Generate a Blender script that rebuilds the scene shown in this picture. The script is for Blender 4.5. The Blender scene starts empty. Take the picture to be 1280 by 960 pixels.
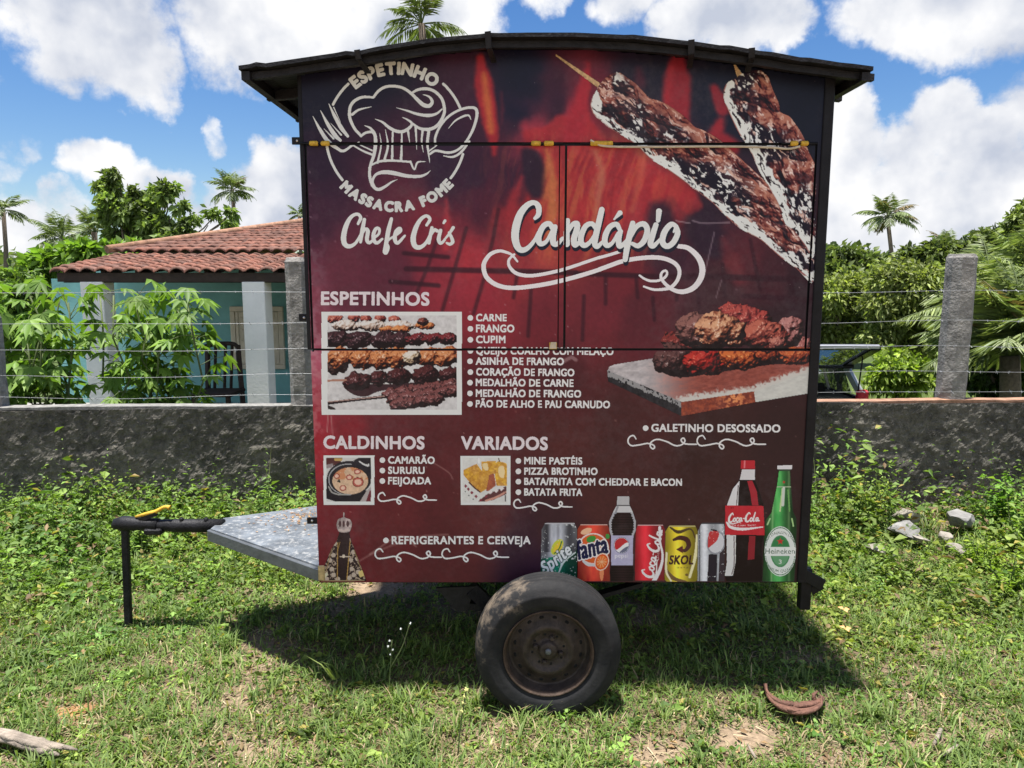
import bpy, bmesh, math, random
import numpy as np
from mathutils import Vector, Matrix

# ------------------------------------------------------------------ camera, world, sun, exposure
scn = bpy.context.scene
COL = scn.collection
R = math.radians
FPX, CAMH, PITCH = 925.0, 1.72, R(8.0)
cam = bpy.data.cameras.new('camera'); cam.sensor_width = 36.0; cam.lens = 36.0 * FPX / 1280.0
cam.clip_start = 0.05; cam.clip_end = 2000
cam_o = bpy.data.objects.new('camera', cam); COL.objects.link(cam_o)
cam_o.location = (0, 0, CAMH); cam_o.rotation_euler = (R(90) - PITCH, 0, 0)
scn.camera = cam_o

SUN_EL, SUN_AZ = R(84.6), R(-116.0)        # azimuth from +Y towards +X
SUN_STRENGTH, SKY_STRENGTH, EXPOSURE = 5.0, 0.15, 1.12
SDIR = Vector((math.cos(SUN_EL) * math.sin(SUN_AZ), math.cos(SUN_EL) * math.cos(SUN_AZ), math.sin(SUN_EL)))
sun = bpy.data.lights.new('sun', 'SUN'); sun.energy = SUN_STRENGTH; sun.angle = R(2.0); sun.color = (1.0, 0.96, 0.9)
sun_o = bpy.data.objects.new('sun', sun); COL.objects.link(sun_o)
sun_o.rotation_euler = (-SDIR).to_track_quat('-Z', 'Y').to_euler(); sun_o.location = (-3, 3, 12)
vs = scn.view_settings
vs.view_transform = 'Standard'; vs.look = 'None'; vs.exposure = EXPOSURE; vs.gamma = 1.0; vs.use_curve_mapping = False
scn.cycles.max_bounces = 6; scn.cycles.diffuse_bounces = 3; scn.cycles.glossy_bounces = 2
scn.cycles.transmission_bounces = 3; scn.cycles.transparent_max_bounces = 6
scn.cycles.use_denoising = True

FWD = np.array([0, math.cos(PITCH), -math.sin(PITCH)]); UPV = np.array([0, math.sin(PITCH), math.cos(PITCH)])
def ray(u, v):
    """direction of the sight line through a photo pixel"""
    u = np.asarray(u, float); v = np.asarray(v, float)
    a = (u - 640.0) / FPX; b = (480.0 - v) / FPX
    return np.stack([a, FWD[1] + b * UPV[1], FWD[2] + b * UPV[2]], -1)
def at_y(u, v, Y):
    d = ray(u, v); t = Y / d[..., 1]
    return np.stack([d[..., 0] * t, np.full_like(t, Y), CAMH + d[..., 2] * t], -1)
def at_z(u, v, Z=0.0):
    d = ray(u, v); t = (Z - CAMH) / d[..., 2]
    return np.stack([d[..., 0] * t, d[..., 1] * t, np.full_like(t, Z)], -1)
def to_px(p):
    p = np.asarray(p, float); r = p - np.array([0, 0, CAMH])
    zc = r @ FWD
    return 640 + FPX * r[..., 0] / zc, 480 - FPX * (r @ UPV) / zc
def V3(a): return Vector((float(a[0]), float(a[1]), float(a[2])))
def lin(c):
    c = np.asarray(c, float) / 255.0
    return np.where(c <= 0.04045, c / 12.92, ((c + 0.055) / 1.055) ** 2.4)

# ------------------------------------------------------------------ sky: air plus drifting cumulus, placed by direction
def build_world():
    w = bpy.data.worlds.new('World'); scn.world = w; w.use_nodes = True
    nt = w.node_tree; nt.nodes.clear(); N = nt.nodes.new; L = nt.links.new
    out = N('ShaderNodeOutputWorld'); bg = N('ShaderNodeBackground'); L(bg.outputs[0], out.inputs[0])
    bg.inputs['Strength'].default_value = SKY_STRENGTH
    sky = N('ShaderNodeTexSky'); sky.sky_type = 'NISHITA'; sky.sun_disc = False
    sky.sun_elevation = SUN_EL; sky.sun_rotation = SUN_AZ; sky.air_density = 1.0; sky.dust_density = 0.6; sky.ozone_density = 2.5
    tc = N('ShaderNodeTexCoord'); nrm = N('ShaderNodeVectorMath'); nrm.operation = 'NORMALIZE'
    L(tc.outputs['Generated'], nrm.inputs[0]); D = nrm.outputs[0]
    def math_(op, a, b=None, c=None):
        n = N('ShaderNodeMath'); n.operation = op
        for i, x in enumerate((a, b, c)):
            if x is None: continue
            if isinstance(x, (int, float)): n.inputs[i].default_value = x
            else: L(x, n.inputs[i])
        return n.outputs[0]
    def noise(vec, scale, det, rough):
        n = N('ShaderNodeTexNoise'); n.inputs['Scale'].default_value = scale; n.inputs['Detail'].default_value = det
        n.inputs['Roughness'].default_value = rough; L(vec, n.inputs['Vector']); return n.outputs['Fac']
    def shift(vec, off):
        n = N('ShaderNodeVectorMath'); n.operation = 'ADD'; L(vec, n.inputs[0]); n.inputs[1].default_value = off; return n.outputs[0]
    # wobble the direction a little so banks get billowy rims
    wn = N('ShaderNodeTexNoise'); wn.inputs['Scale'].default_value = 9; wn.inputs['Detail'].default_value = 6; wn.inputs['Roughness'].default_value = 0.6
    L(D, wn.inputs['Vector'])
    wsub = N('ShaderNodeVectorMath'); wsub.operation = 'SUBTRACT'; L(wn.outputs['Color'], wsub.inputs[0]); wsub.inputs[1].default_value = (0.5, 0.5, 0.5)
    wsc = N('ShaderNodeVectorMath'); wsc.operation = 'SCALE'; L(wsub.outputs[0], wsc.inputs[0]); wsc.inputs['Scale'].default_value = 0.10
    wad = N('ShaderNodeVectorMath'); wad.operation = 'ADD'; L(D, wad.inputs[0]); L(wsc.outputs[0], wad.inputs[1])
    wnm = N('ShaderNodeVectorMath'); wnm.operation = 'NORMALIZE'; L(wad.outputs[0], wnm.inputs[0]); DW = wnm.outputs[0]
    banks = [  # u, v, radius in degrees, weight
        (120, 20, 6.5, 1.0), (165, 65, 4.6, .9), (60, -20, 6, .8), (190, 105, 3.0, .8), (105, 95, 2.2, .75),
        (300, 10, 7, 1.0), (390, 30, 7, 1.0), (480, 10, 7, 1.0), (560, -25, 6, .9), (330, 62, 3.2, .7),
        (690, -15, 3.0, .8), (790, -12, 3.6, .8), (860, 30, 4.0, .9), (930, 22, 4.2, .9), (985, 30, 3.0, .8), (920, 60, 3.0, .8),
        (1070, 25, 3.4, .8), (1130, 15, 4.6, .95), (1200, 0, 5.5, 1.), (1270, -20, 6, 1.), (1150, 60, 2.6, .7),
        (270, 168, 1.5, .62), (40, 178, 1.6, .5), (5, 190, 1.5, .5), (110, 200, 2.0, .7), (150, 212, 2.6, .8), (205, 228, 2.6, .8),
        (300, 258, 4.2, 1.), (350, 235, 3.8, 1.), (270, 290, 3.6, .9), (20, 290, 4.2, .95), (75, 262, 3.0, .8), (60, 310, 4.6, .95), (230, 265, 1.8, .6),
        (1050, 150, 2.6, .9), (1060, 200, 4.2, 1.), (1050, 260, 5.2, 1.), (1120, 250, 6.4, 1.), (1165, 160, 3.8, 1.), (1185, 130, 2.2, .85),
        (1140, 190, 4.2, 1.), (1200, 200, 4.6, 1.), (1245, 175, 3.0, .9), (1230, 240, 5.4, 1.), (1100, 300, 6, 1.), (1215, 300, 5, .9), (1290, 300, 4, .8),
        (1400, 120, 8, .9), (-150, 120, 8, .9), (-200, 300, 7, .9), (1480, 300, 8, .9), (600, 180, 6, .9), (760, 250, 8, .9), (640, -300, 9, .8), (200, -260, 7, .7), (1100, -260, 8, .8)]
    acc = None
    for (u, v, r, wt) in banks:
        d = ray(u, v); d = d / np.linalg.norm(d)
        dn = N('ShaderNodeVectorMath'); dn.operation = 'DOT_PRODUCT'; L(DW, dn.inputs[0]); dn.inputs[1].default_value = tuple(d)
        mr = N('ShaderNodeMapRange'); mr.interpolation_type = 'SMOOTHSTEP'
        mr.inputs['From Min'].default_value = math.cos(R(r * 1.05)); mr.inputs['From Max'].default_value = 1.0
        mr.inputs['To Min'].default_value = 0; mr.inputs['To Max'].default_value = wt
        L(dn.outputs['Value'], mr.inputs['Value'])
        acc = mr.outputs[0] if acc is None else math_('MAXIMUM', acc, mr.outputs[0])
    for (x, y, z, r, wt) in ((0, -.9, .35, 30, 1), (-.8, -.4, .4, 26, 1), (.8, -.5, .35, 28, 1), (.2, -.5, .8, 22, .9)):
        d = np.array((x, y, z)); d = d / np.linalg.norm(d)
        dn = N('ShaderNodeVectorMath'); dn.operation = 'DOT_PRODUCT'; L(DW, dn.inputs[0]); dn.inputs[1].default_value = tuple(d)
        mr = N('ShaderNodeMapRange'); mr.interpolation_type = 'SMOOTHSTEP'; mr.inputs['From Min'].default_value = math.cos(R(r * 1.05)); mr.inputs['To Max'].default_value = wt
        L(dn.outputs['Value'], mr.inputs['Value']); acc = math_('MAXIMUM', acc, mr.outputs[0])
    # billow detail
    n1 = noise(D, 13.0, 8, 0.62); n2 = noise(shift(D, (0.015, 0, -0.045)), 13.0, 8, 0.62)
    n3 = noise(D, 4.0, 4, 0.5); s1 = noise(D, 9.0, 4, 0.5); s2 = noise(shift(D, (0.02, 0, -0.06)), 9.0, 4, 0.5)
    dens = math_('ADD', acc, math_('MULTIPLY', math_('SUBTRACT', n1, 0.5), 1.45))
    mr = N('ShaderNodeMapRange'); mr.interpolation_type = 'SMOOTHSTEP'; L(dens, mr.inputs['Value'])
    mr.inputs['From Min'].default_value = 0.35; mr.inputs['From Max'].default_value = 0.80
    alpha = mr.outputs[0]
    # brightness: lit tops, greyer undersides
    lit = math_('ADD', math_('MULTIPLY', math_('ADD', math_('MULTIPLY', math_('SUBTRACT', s1, s2), 1.6), math_('MULTIPLY', math_('SUBTRACT', n1, n2), 0.5)), 1.0), math_('ADD', 0.66, math_('MULTIPLY', math_('SUBTRACT', n3, 0.5), 1.3)))
    cr = N('ShaderNodeValToRGB'); L(lit, cr.inputs[0])
    e = cr.color_ramp.elements; e[0].position = 0.36; e[0].color = (1.75, 1.9, 2.25, 1); e[1].position = 0.9; e[1].color = (3.15, 3.15, 3.18, 1)
    hs = N('ShaderNodeHueSaturation'); hs.inputs['Saturation'].default_value = 1.32; hs.inputs['Value'].default_value = 0.44; hs.inputs['Hue'].default_value = 0.508
    L(sky.outputs[0], hs.inputs['Color'])
    # unseen cloud behind the camera is brightened as added fill for the shaded panel
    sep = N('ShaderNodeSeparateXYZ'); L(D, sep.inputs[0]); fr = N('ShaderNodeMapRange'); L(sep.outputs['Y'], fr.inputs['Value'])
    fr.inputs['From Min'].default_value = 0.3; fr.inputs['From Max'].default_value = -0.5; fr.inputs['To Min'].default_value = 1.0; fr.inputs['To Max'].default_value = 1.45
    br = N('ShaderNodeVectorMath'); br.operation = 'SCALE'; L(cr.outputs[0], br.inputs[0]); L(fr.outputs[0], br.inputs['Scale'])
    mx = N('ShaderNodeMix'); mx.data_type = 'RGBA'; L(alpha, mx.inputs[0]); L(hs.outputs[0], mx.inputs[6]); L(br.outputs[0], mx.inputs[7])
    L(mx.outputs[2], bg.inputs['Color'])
build_world()

# ------------------------------------------------------------------ helpers: materials
def nodes_of(m):
    m.use_nodes = True; nt = m.node_tree; b = nt.nodes['Principled BSDF']; return nt, nt.nodes.new, nt.links.new, b
def mat_plain(name, col, rough=0.7, metal=0.0, var=0.25, scale=8.0, bump=0.0, bscale=60.0, spec=0.4, detail=5):
    """colour broken up by object-space noise, optional bump"""
    m = bpy.data.materials.new(name); nt, N, L, b = nodes_of(m)
    tc = N('ShaderNodeTexCoord'); n = N('ShaderNodeTexNoise'); n.inputs['Scale'].default_value = scale; n.inputs['Detail'].default_value = detail
    n.inputs['Roughness'].default_value = 0.65
    L(tc.outputs['Object'], n.inputs['Vector'])
    cr = N('ShaderNodeValToRGB'); L(n.outputs['Fac'], cr.inputs[0])
    c = np.asarray(col, float)
    cr.color_ramp.elements[0].position = 0.28; cr.color_ramp.elements[0].color = (*np.clip(c * (1 - var), 0, 1), 1)
    cr.color_ramp.elements[1].position = 0.72; cr.color_ramp.elements[1].color = (*np.clip(c * (1 + var), 0, 1), 1)
    L(cr.outputs[0], b.inputs['Base Color'])
    b.inputs['Roughness'].default_value = rough; b.inputs['Metallic'].default_value = metal; b.inputs['Specular IOR Level'].default_value = spec
    if bump:
        n2 = N('ShaderNodeTexNoise'); n2.inputs['Scale'].default_value = bscale; n2.inputs['Detail'].default_value = 4; L(tc.outputs['Object'], n2.inputs['Vector'])
        bp = N('ShaderNodeBump'); bp.inputs['Strength'].default_value = bump; bp.inputs['Distance'].default_value = 0.01
        L(n2.outputs['Fac'], bp.inputs['Height']); L(bp.outputs[0], b.inputs['Normal'])
    return m
def mat_leaf(name, translucency=0.35, rough=0.55):
    """foliage: per-leaf colour from the mesh, light passes through the blade"""
    m = bpy.data.materials.new(name); nt, N, L, b = nodes_of(m)
    at = N('ShaderNodeAttribute'); at.attribute_name = 'Col'
    L(at.outputs['Color'], b.inputs['Base Color']); b.inputs['Roughness'].default_value = rough; b.inputs['Specular IOR Level'].default_value = 0.35
    tr = N('ShaderNodeBsdfTranslucent'); g = N('ShaderNodeMix'); g.data_type = 'RGBA'; g.blend_type = 'MULTIPLY'; g.inputs[0].default_value = 1.0
    L(at.outputs['Color'], g.inputs[6]); g.inputs[7].default_value = (1.25, 1.35, 0.55, 1); L(g.outputs[2], tr.inputs['Color'])
    mx = N('ShaderNodeMixShader'); mx.inputs[0].default_value = translucency
    L(b.outputs[0], mx.inputs[1]); L(tr.outputs[0], mx.inputs[2])
    L(mx.outputs[0], nt.nodes['Material Output'].inputs['Surface'])
    return m
def mat_print(name, gloss=0.42, spec=0.2):
    """printed vinyl: ink colour stored on the sheet, with scuffs and fine dust from noise"""
    m = bpy.data.materials.new(name); nt, N, L, b = nodes_of(m)
    at = N('ShaderNodeAttribute'); at.attribute_name = 'Col'
    tc = N('ShaderNodeTexCoord')
    n = N('ShaderNodeTexNoise'); n.inputs['Scale'].default_value = 26; n.inputs['Detail'].default_value = 6; n.inputs['Roughness'].default_value = 0.75; L(tc.outputs['Object'], n.inputs['Vector'])
    n2 = N('ShaderNodeTexNoise'); n2.inputs['Scale'].default_value = 2.6; n2.inputs['Detail'].default_value = 3; L(tc.outputs['Object'], n2.inputs['Vector'])
    sm = N('ShaderNodeMath'); sm.operation = 'MULTIPLY'; L(n.outputs['Fac'], sm.inputs[0]); L(n2.outputs['Fac'], sm.inputs[1])
    mr = N('ShaderNodeMapRange'); L(sm.outputs[0], mr.inputs['Value']); mr.inputs['From Min'].default_value = 0.24; mr.inputs['From Max'].default_value = 0.5; mr.inputs['To Max'].default_value = 0.12
    # rare pale nicks
    n3 = N('ShaderNodeTexNoise'); n3.inputs['Scale'].default_value = 75; n3.inputs['Detail'].default_value = 2; L(tc.outputs['Object'], n3.inputs['Vector'])
    gt = N('ShaderNodeMapRange'); L(n3.outputs['Fac'], gt.inputs['Value']); gt.inputs['From Min'].default_value = 0.755; gt.inputs['From Max'].default_value = 0.78; gt.inputs['To Max'].default_value = 0.4
    ad = N('ShaderNodeMath'); ad.operation = 'MAXIMUM'; L(mr.outputs[0], ad.inputs[0]); L(gt.outputs[0], ad.inputs[1])
    mx = N('ShaderNodeMix'); mx.data_type = 'RGBA'; L(ad.outputs[0], mx.inputs[0]); L(at.outputs['Color'], mx.inputs[6]); mx.inputs[7].default_value = (0.28, 0.24, 0.25, 1)
    L(mx.outputs[2], b.inputs['Base Color']); b.inputs['Roughness'].default_value = gloss; b.inputs['Specular IOR Level'].default_value = spec
    bp = N('ShaderNodeBump'); bp.inputs['Strength'].default_value = 0.3; bp.inputs['Distance'].default_value = 0.012; L(n2.outputs['Fac'], bp.inputs['Height']); L(bp.outputs[0], b.inputs['Normal'])
    return m

# ------------------------------------------------------------------ helpers: meshes and objects
def np_mesh(name, verts, faces, cols=None, smooth=False):
    """faces: (n,3) or (n,4) int array; cols: one linear colour per vertex"""
    verts = np.asarray(verts, np.float32); faces = np.asarray(faces, np.int32)
    me = bpy.data.meshes.new(name); k = faces.shape[1]
    me.vertices.add(len(verts)); me.vertices.foreach_set('co', verts.ravel())
    me.loops.add(faces.size); me.loops.foreach_set('vertex_index', faces.ravel())
    me.polygons.add(len(faces)); me.polygons.foreach_set('loop_start', np.arange(0, faces.size, k, dtype=np.int32))
    me.polygons.foreach_set('loop_total', np.full(len(faces), k, np.int32))
    if smooth: me.polygons.foreach_set('use_smooth', np.ones(len(faces), bool))
    me.update(calc_edges=True); me.validate()
    if cols is not None:
        a = me.color_attributes.new('Col', 'FLOAT_COLOR', 'POINT')
        c = np.ones((len(verts), 4), np.float32); c[:, :3] = cols; a.data.foreach_set('color', c.ravel())
    return me
def tag(o, label=None, cat=None, group=None, kind=None):
    if label: o['label'] = label
    if cat: o['category'] = cat
    if group: o['group'] = group
    if kind: o['kind'] = kind
    return o
def obj(name, me, mat=None, parent=None, loc=None):
    o = bpy.data.objects.new(name, me); COL.objects.link(o)
    if mat is not None:
        for m in (mat if isinstance(mat, (list, tuple)) else [mat]): me.materials.append(m)
    if parent is not None: o.parent = parent
    if loc is not None: o.location = loc
    return o
def thing(name, label, cat, loc=(0, 0, 0), rotz=0.0, group=None):
    o = bpy.data.objects.new(name, None); COL.objects.link(o); o.location = loc; o.rotation_euler = (0, 0, rotz)
    o.empty_display_size = 0.1
    return tag(o, label, cat, group)
def copy_tree(o, parent=None):
    c = o.copy(); COL.objects.link(c)
    if parent is not None: c.parent = parent
    for ch in list(o.children): copy_tree(ch, c)
    return c
class MB:
    """collects simple solids into one mesh"""
    def __init__(s): s.v = []; s.f = []; s.m = []; s.sm = []
    def add(s, vs_, fs, mi=0, sm=False):
        k = len(s.v); s.v += [tuple(map(float, p)) for p in vs_]
        for f in fs: s.f.append(tuple(i + k for i in f)); s.m.append(mi); s.sm.append(sm)
        return s
    def box(s, lo, hi, mi=0, ch=0.0, M=None):
        """box with chamfered edges"""
        lo = np.array(lo, float); hi = np.array(hi, float); lo, hi = np.minimum(lo, hi), np.maximum(lo, hi)
        bm = bmesh.new(); r = bmesh.ops.create_cube(bm, size=1.0)
        for v in bm.verts: v.co = Vector(tuple((lo + hi) / 2 + np.array(v.co) * (hi - lo)))
        if ch: bmesh.ops.bevel(bm, geom=bm.edges[:], offset=min(ch, 0.45 * float((hi - lo).min())), segments=1, affect='EDGES')
        bm.verts.index_update()
        vv = [v.co.copy() for v in bm.verts]
        if M is not None: vv = [M @ p for p in vv]
        s.add(vv, [[v.index for v in f.verts] for f in bm.faces], mi); bm.free(); return s
    def bar(s, a, b, w, h, mi=0, up=(0, 0, 1), ch=0.0):
        """box-section bar from a to b"""
        a = Vector(a); b = Vector(b); d = b - a; Lg = d.length; d.normalize()
        x = d.cross(Vector(up));
        if x.length < 1e-4: x = d.cross(Vector((0, 1, 0)))
        x.normalize(); z = x.cross(d)
        M = Matrix((( x.x, d.x, z.x, a.x), (x.y, d.y, z.y, a.y), (x.z, d.z, z.z, a.z), (0, 0, 0, 1)))
        return s.box((-w / 2, 0, -h / 2), (w / 2, Lg, h / 2), mi, ch, M)
    def tube(s, pts, r, n=10, mi=0, caps=True):
        pts = [Vector(tuple(map(float, p))) for p in pts]; r = r if isinstance(r, (list, tuple, np.ndarray)) else [r] * len(pts)
        k0 = len(s.v); ref = None
        for i, p in enumerate(pts):
            d = (pts[min(i + 1, len(pts) - 1)] - pts[max(i - 1, 0)]).normalized()
            if ref is None: ref = Vector((0, 0, 1)) if abs(d.z) < 0.9 else Vector((1, 0, 0))
            x = d.cross(ref); x.normalize(); y = x.cross(d); ref = y
            for j in range(n):
                a = 2 * math.pi * j / n; s.v.append(tuple(p + (x * math.cos(a) + y * math.sin(a)) * r[i]))
        for i in range(len(pts) - 1):
            for j in range(n):
                a = k0 + i * n + j; b = k0 + i * n + (j + 1) % n
                s.f.append((a, b, b + n, a + n)); s.m.append(mi); s.sm.append(True)
        if caps:
            s.f.append(tuple(k0 + j for j in range(n))[::-1]); s.m.append(mi); s.sm.append(False)
            e = k0 + (len(pts) - 1) * n; s.f.append(tuple(e + j for j in range(n))); s.m.append(mi); s.sm.append(False)
        return s
    def lathe(s, prof, n=48, mi=0, M=None, closed=False, sm=True):
        """profile (r, h) spun about local Y"""
        k0 = len(s.v); m = len(prof)
        for j in range(n):
            a = 2 * math.pi * j / n; ca, sa = math.cos(a), math.sin(a)
            for r, h in prof:
                p = Vector((r * ca, h, r * sa)); s.v.append(tuple(M @ p if M is not None else p))
        for j in range(n):
            j2 = (j + 1) % n
            for i in range(m if closed else m - 1):
                i2 = (i + 1) % m
                s.f.append((k0 + j * m + i, k0 + j * m + i2, k0 + j2 * m + i2, k0 + j2 * m + i)); s.m.append(mi); s.sm.append(sm)
        return s
    def prism(s, poly, y0, y1, mi=0):
        """polygon in x,z pushed from y0 to y1"""
        n = len(poly); vv = [(p[0], y0, p[1]) for p in poly] + [(p[0], y1, p[1]) for p in poly]
        fs = [tuple(range(n)), tuple(range(n, 2 * n))[::-1]] + [(i, (i + 1) % n, n + (i + 1) % n, n + i)[::-1] for i in range(n)]
        return s.add(vv, fs, mi)
    def mesh(s, name):
        me = bpy.data.meshes.new(name); me.from_pydata(s.v, [], s.f)
        me.polygons.foreach_set('material_index', np.array(s.m, np.int32)); me.polygons.foreach_set('use_smooth', np.array(s.sm, bool))
        bm = bmesh.new(); bm.from_mesh(me); bmesh.ops.remove_doubles(bm, verts=bm.verts, dist=1e-6); bmesh.ops.recalc_face_normals(bm, faces=bm.faces); bm.to_mesh(me); bm.free()
        return me
    def build(s, name, mat, parent=None, loc=None): return obj(name, s.mesh(name), mat, parent, loc)

# ------------------------------------------------------------------ helpers: noise
_rng = np.random.default_rng(7)
_LAT = _rng.random((256, 256))
def vnoise(x, y):
    xi = np.floor(x).astype(int); yi = np.floor(y).astype(int); fx = x - xi; fy = y - yi
    fx = fx * fx * (3 - 2 * fx); fy = fy * fy * (3 - 2 * fy)
    a = _LAT[xi & 255, yi & 255]; b = _LAT[(xi + 1) & 255, yi & 255]; c = _LAT[xi & 255, (yi + 1) & 255]; d = _LAT[(xi + 1) & 255, (yi + 1) & 255]
    return (a * (1 - fx) + b * fx) * (1 - fy) + (c * (1 - fx) + d * fx) * fy
def fbm(x, y, s=1.0, o=4, g=0.55, seed=0.0):
    t = 0.0; w = 1.0; tw = 0.0; x = x / s + seed * 17.3; y = y / s + seed * 9.7
    for i in range(o):
        t = t + w * vnoise(x, y); tw += w; w *= g; x = x * 2.03 + 11.7; y = y * 2.03 + 5.1
    return t / tw
def cells(x, y, s=1.0, seed=3):
    """distance to the nearest scattered point, and that cell's random value"""
    x = x / s; y = y / s; xi = np.floor(x).astype(int); yi = np.floor(y).astype(int)
    best = np.full(x.shape, 9.0); val = np.zeros(x.shape)
    for i in (-1, 0, 1):
        for j in (-1, 0, 1):
            cx = (xi + i + seed * 13) & 255; cy = (yi + j + seed * 29) & 255
            px = xi + i + _LAT[cx, cy]; py = yi + j + _LAT[cy, cx]
            d = np.hypot(x - px, y - py); m = d < best; best = np.where(m, d, best); val = np.where(m, _LAT[(cx * 7 + 3) & 255, (cy * 5 + 1) & 255], val)
    return best, val
def sstep(a, b, x):
    t = np.clip((x - a) / (b - a), 0, 1); return t * t * (3 - 2 * t)
def spline(pts, vals=None, n=8, closed=False):
    """Catmull-Rom through points (and values)"""
    P = np.asarray(pts, float); Wd = None if vals is None else np.asarray(vals, float)
    if len(P) < 3: return (P, Wd)
    if closed: Q = np.vstack([P[-1:], P, P[:2]]); W = None if Wd is None else np.concatenate([Wd[-1:], Wd, Wd[:2]])
    else:
        Q = np.vstack([2 * P[0] - P[1], P, 2 * P[-1] - P[-2]]); W = None if Wd is None else np.concatenate([Wd[:1], Wd, Wd[-1:]])
    o = []; ow = []
    for i in range(1, len(Q) - 2):
        for k in range(n):
            t = k / n
            o.append(0.5 * (2 * Q[i] + (Q[i + 1] - Q[i - 1]) * t + (2 * Q[i - 1] - 5 * Q[i] + 4 * Q[i + 1] - Q[i + 2]) * t * t + (3 * Q[i] - Q[i - 1] - 3 * Q[i + 1] + Q[i + 2]) * t ** 3))
            if W is not None: ow.append(W[i] * (1 - t) + W[i + 1] * t)
    if not closed:
        o.append(Q[-2]);
        if W is not None: ow.append(W[-2])
    return np.array(o), (np.array(ow) if W is not None else None)

# ------------------------------------------------------------------ printing on the trailer's front sheet
YP = 2.92                                   # plane of the trailer's long side that faces the road
XL, XR, ZB, ZT = -0.797, 1.205, 0.484, 2.60
SEAM_T, SEAM_B = at_y(640, 180.0, YP)[2], at_y(640, 437.0, YP)[2]
HX0, HXM0, HXM1, HX1 = at_y(382, 180, YP)[0], at_y(698.5, 300, YP)[0], at_y(706, 300, YP)[0], at_y(1021, 180, YP)[0]
def in_gap(X, Z):
    inside = (Z < SEAM_T + .007) & (Z > SEAM_B - .007)
    g = inside & ((np.abs(Z - SEAM_B) < .005) | ((np.abs(Z - SEAM_T) < .005) & (X > HX0 - .004) & (X < HX1 + .004)) | (np.abs(X - HX0) < .0052) | (np.abs(X - HX1) < .004)
                  | (np.abs(X - HXM0) < .0028) | (np.abs(X - HXM1) < .0045))
    return g
_RU = at_y(np.array([298, 372, 470, 540, 600, 660, 720, 780, 850, 900, 950, 1000, 1050, 1092]), np.array([82, 73, 58.5, 47.5, 42.5, 40.6, 40.6, 43.5, 50, 56.5, 63.5, 71.5, 78, 83]), 2.80)
def under_roof(X, Z): return Z < np.interp(X, _RU[:, 0], _RU[:, 2]) - .021
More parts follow.
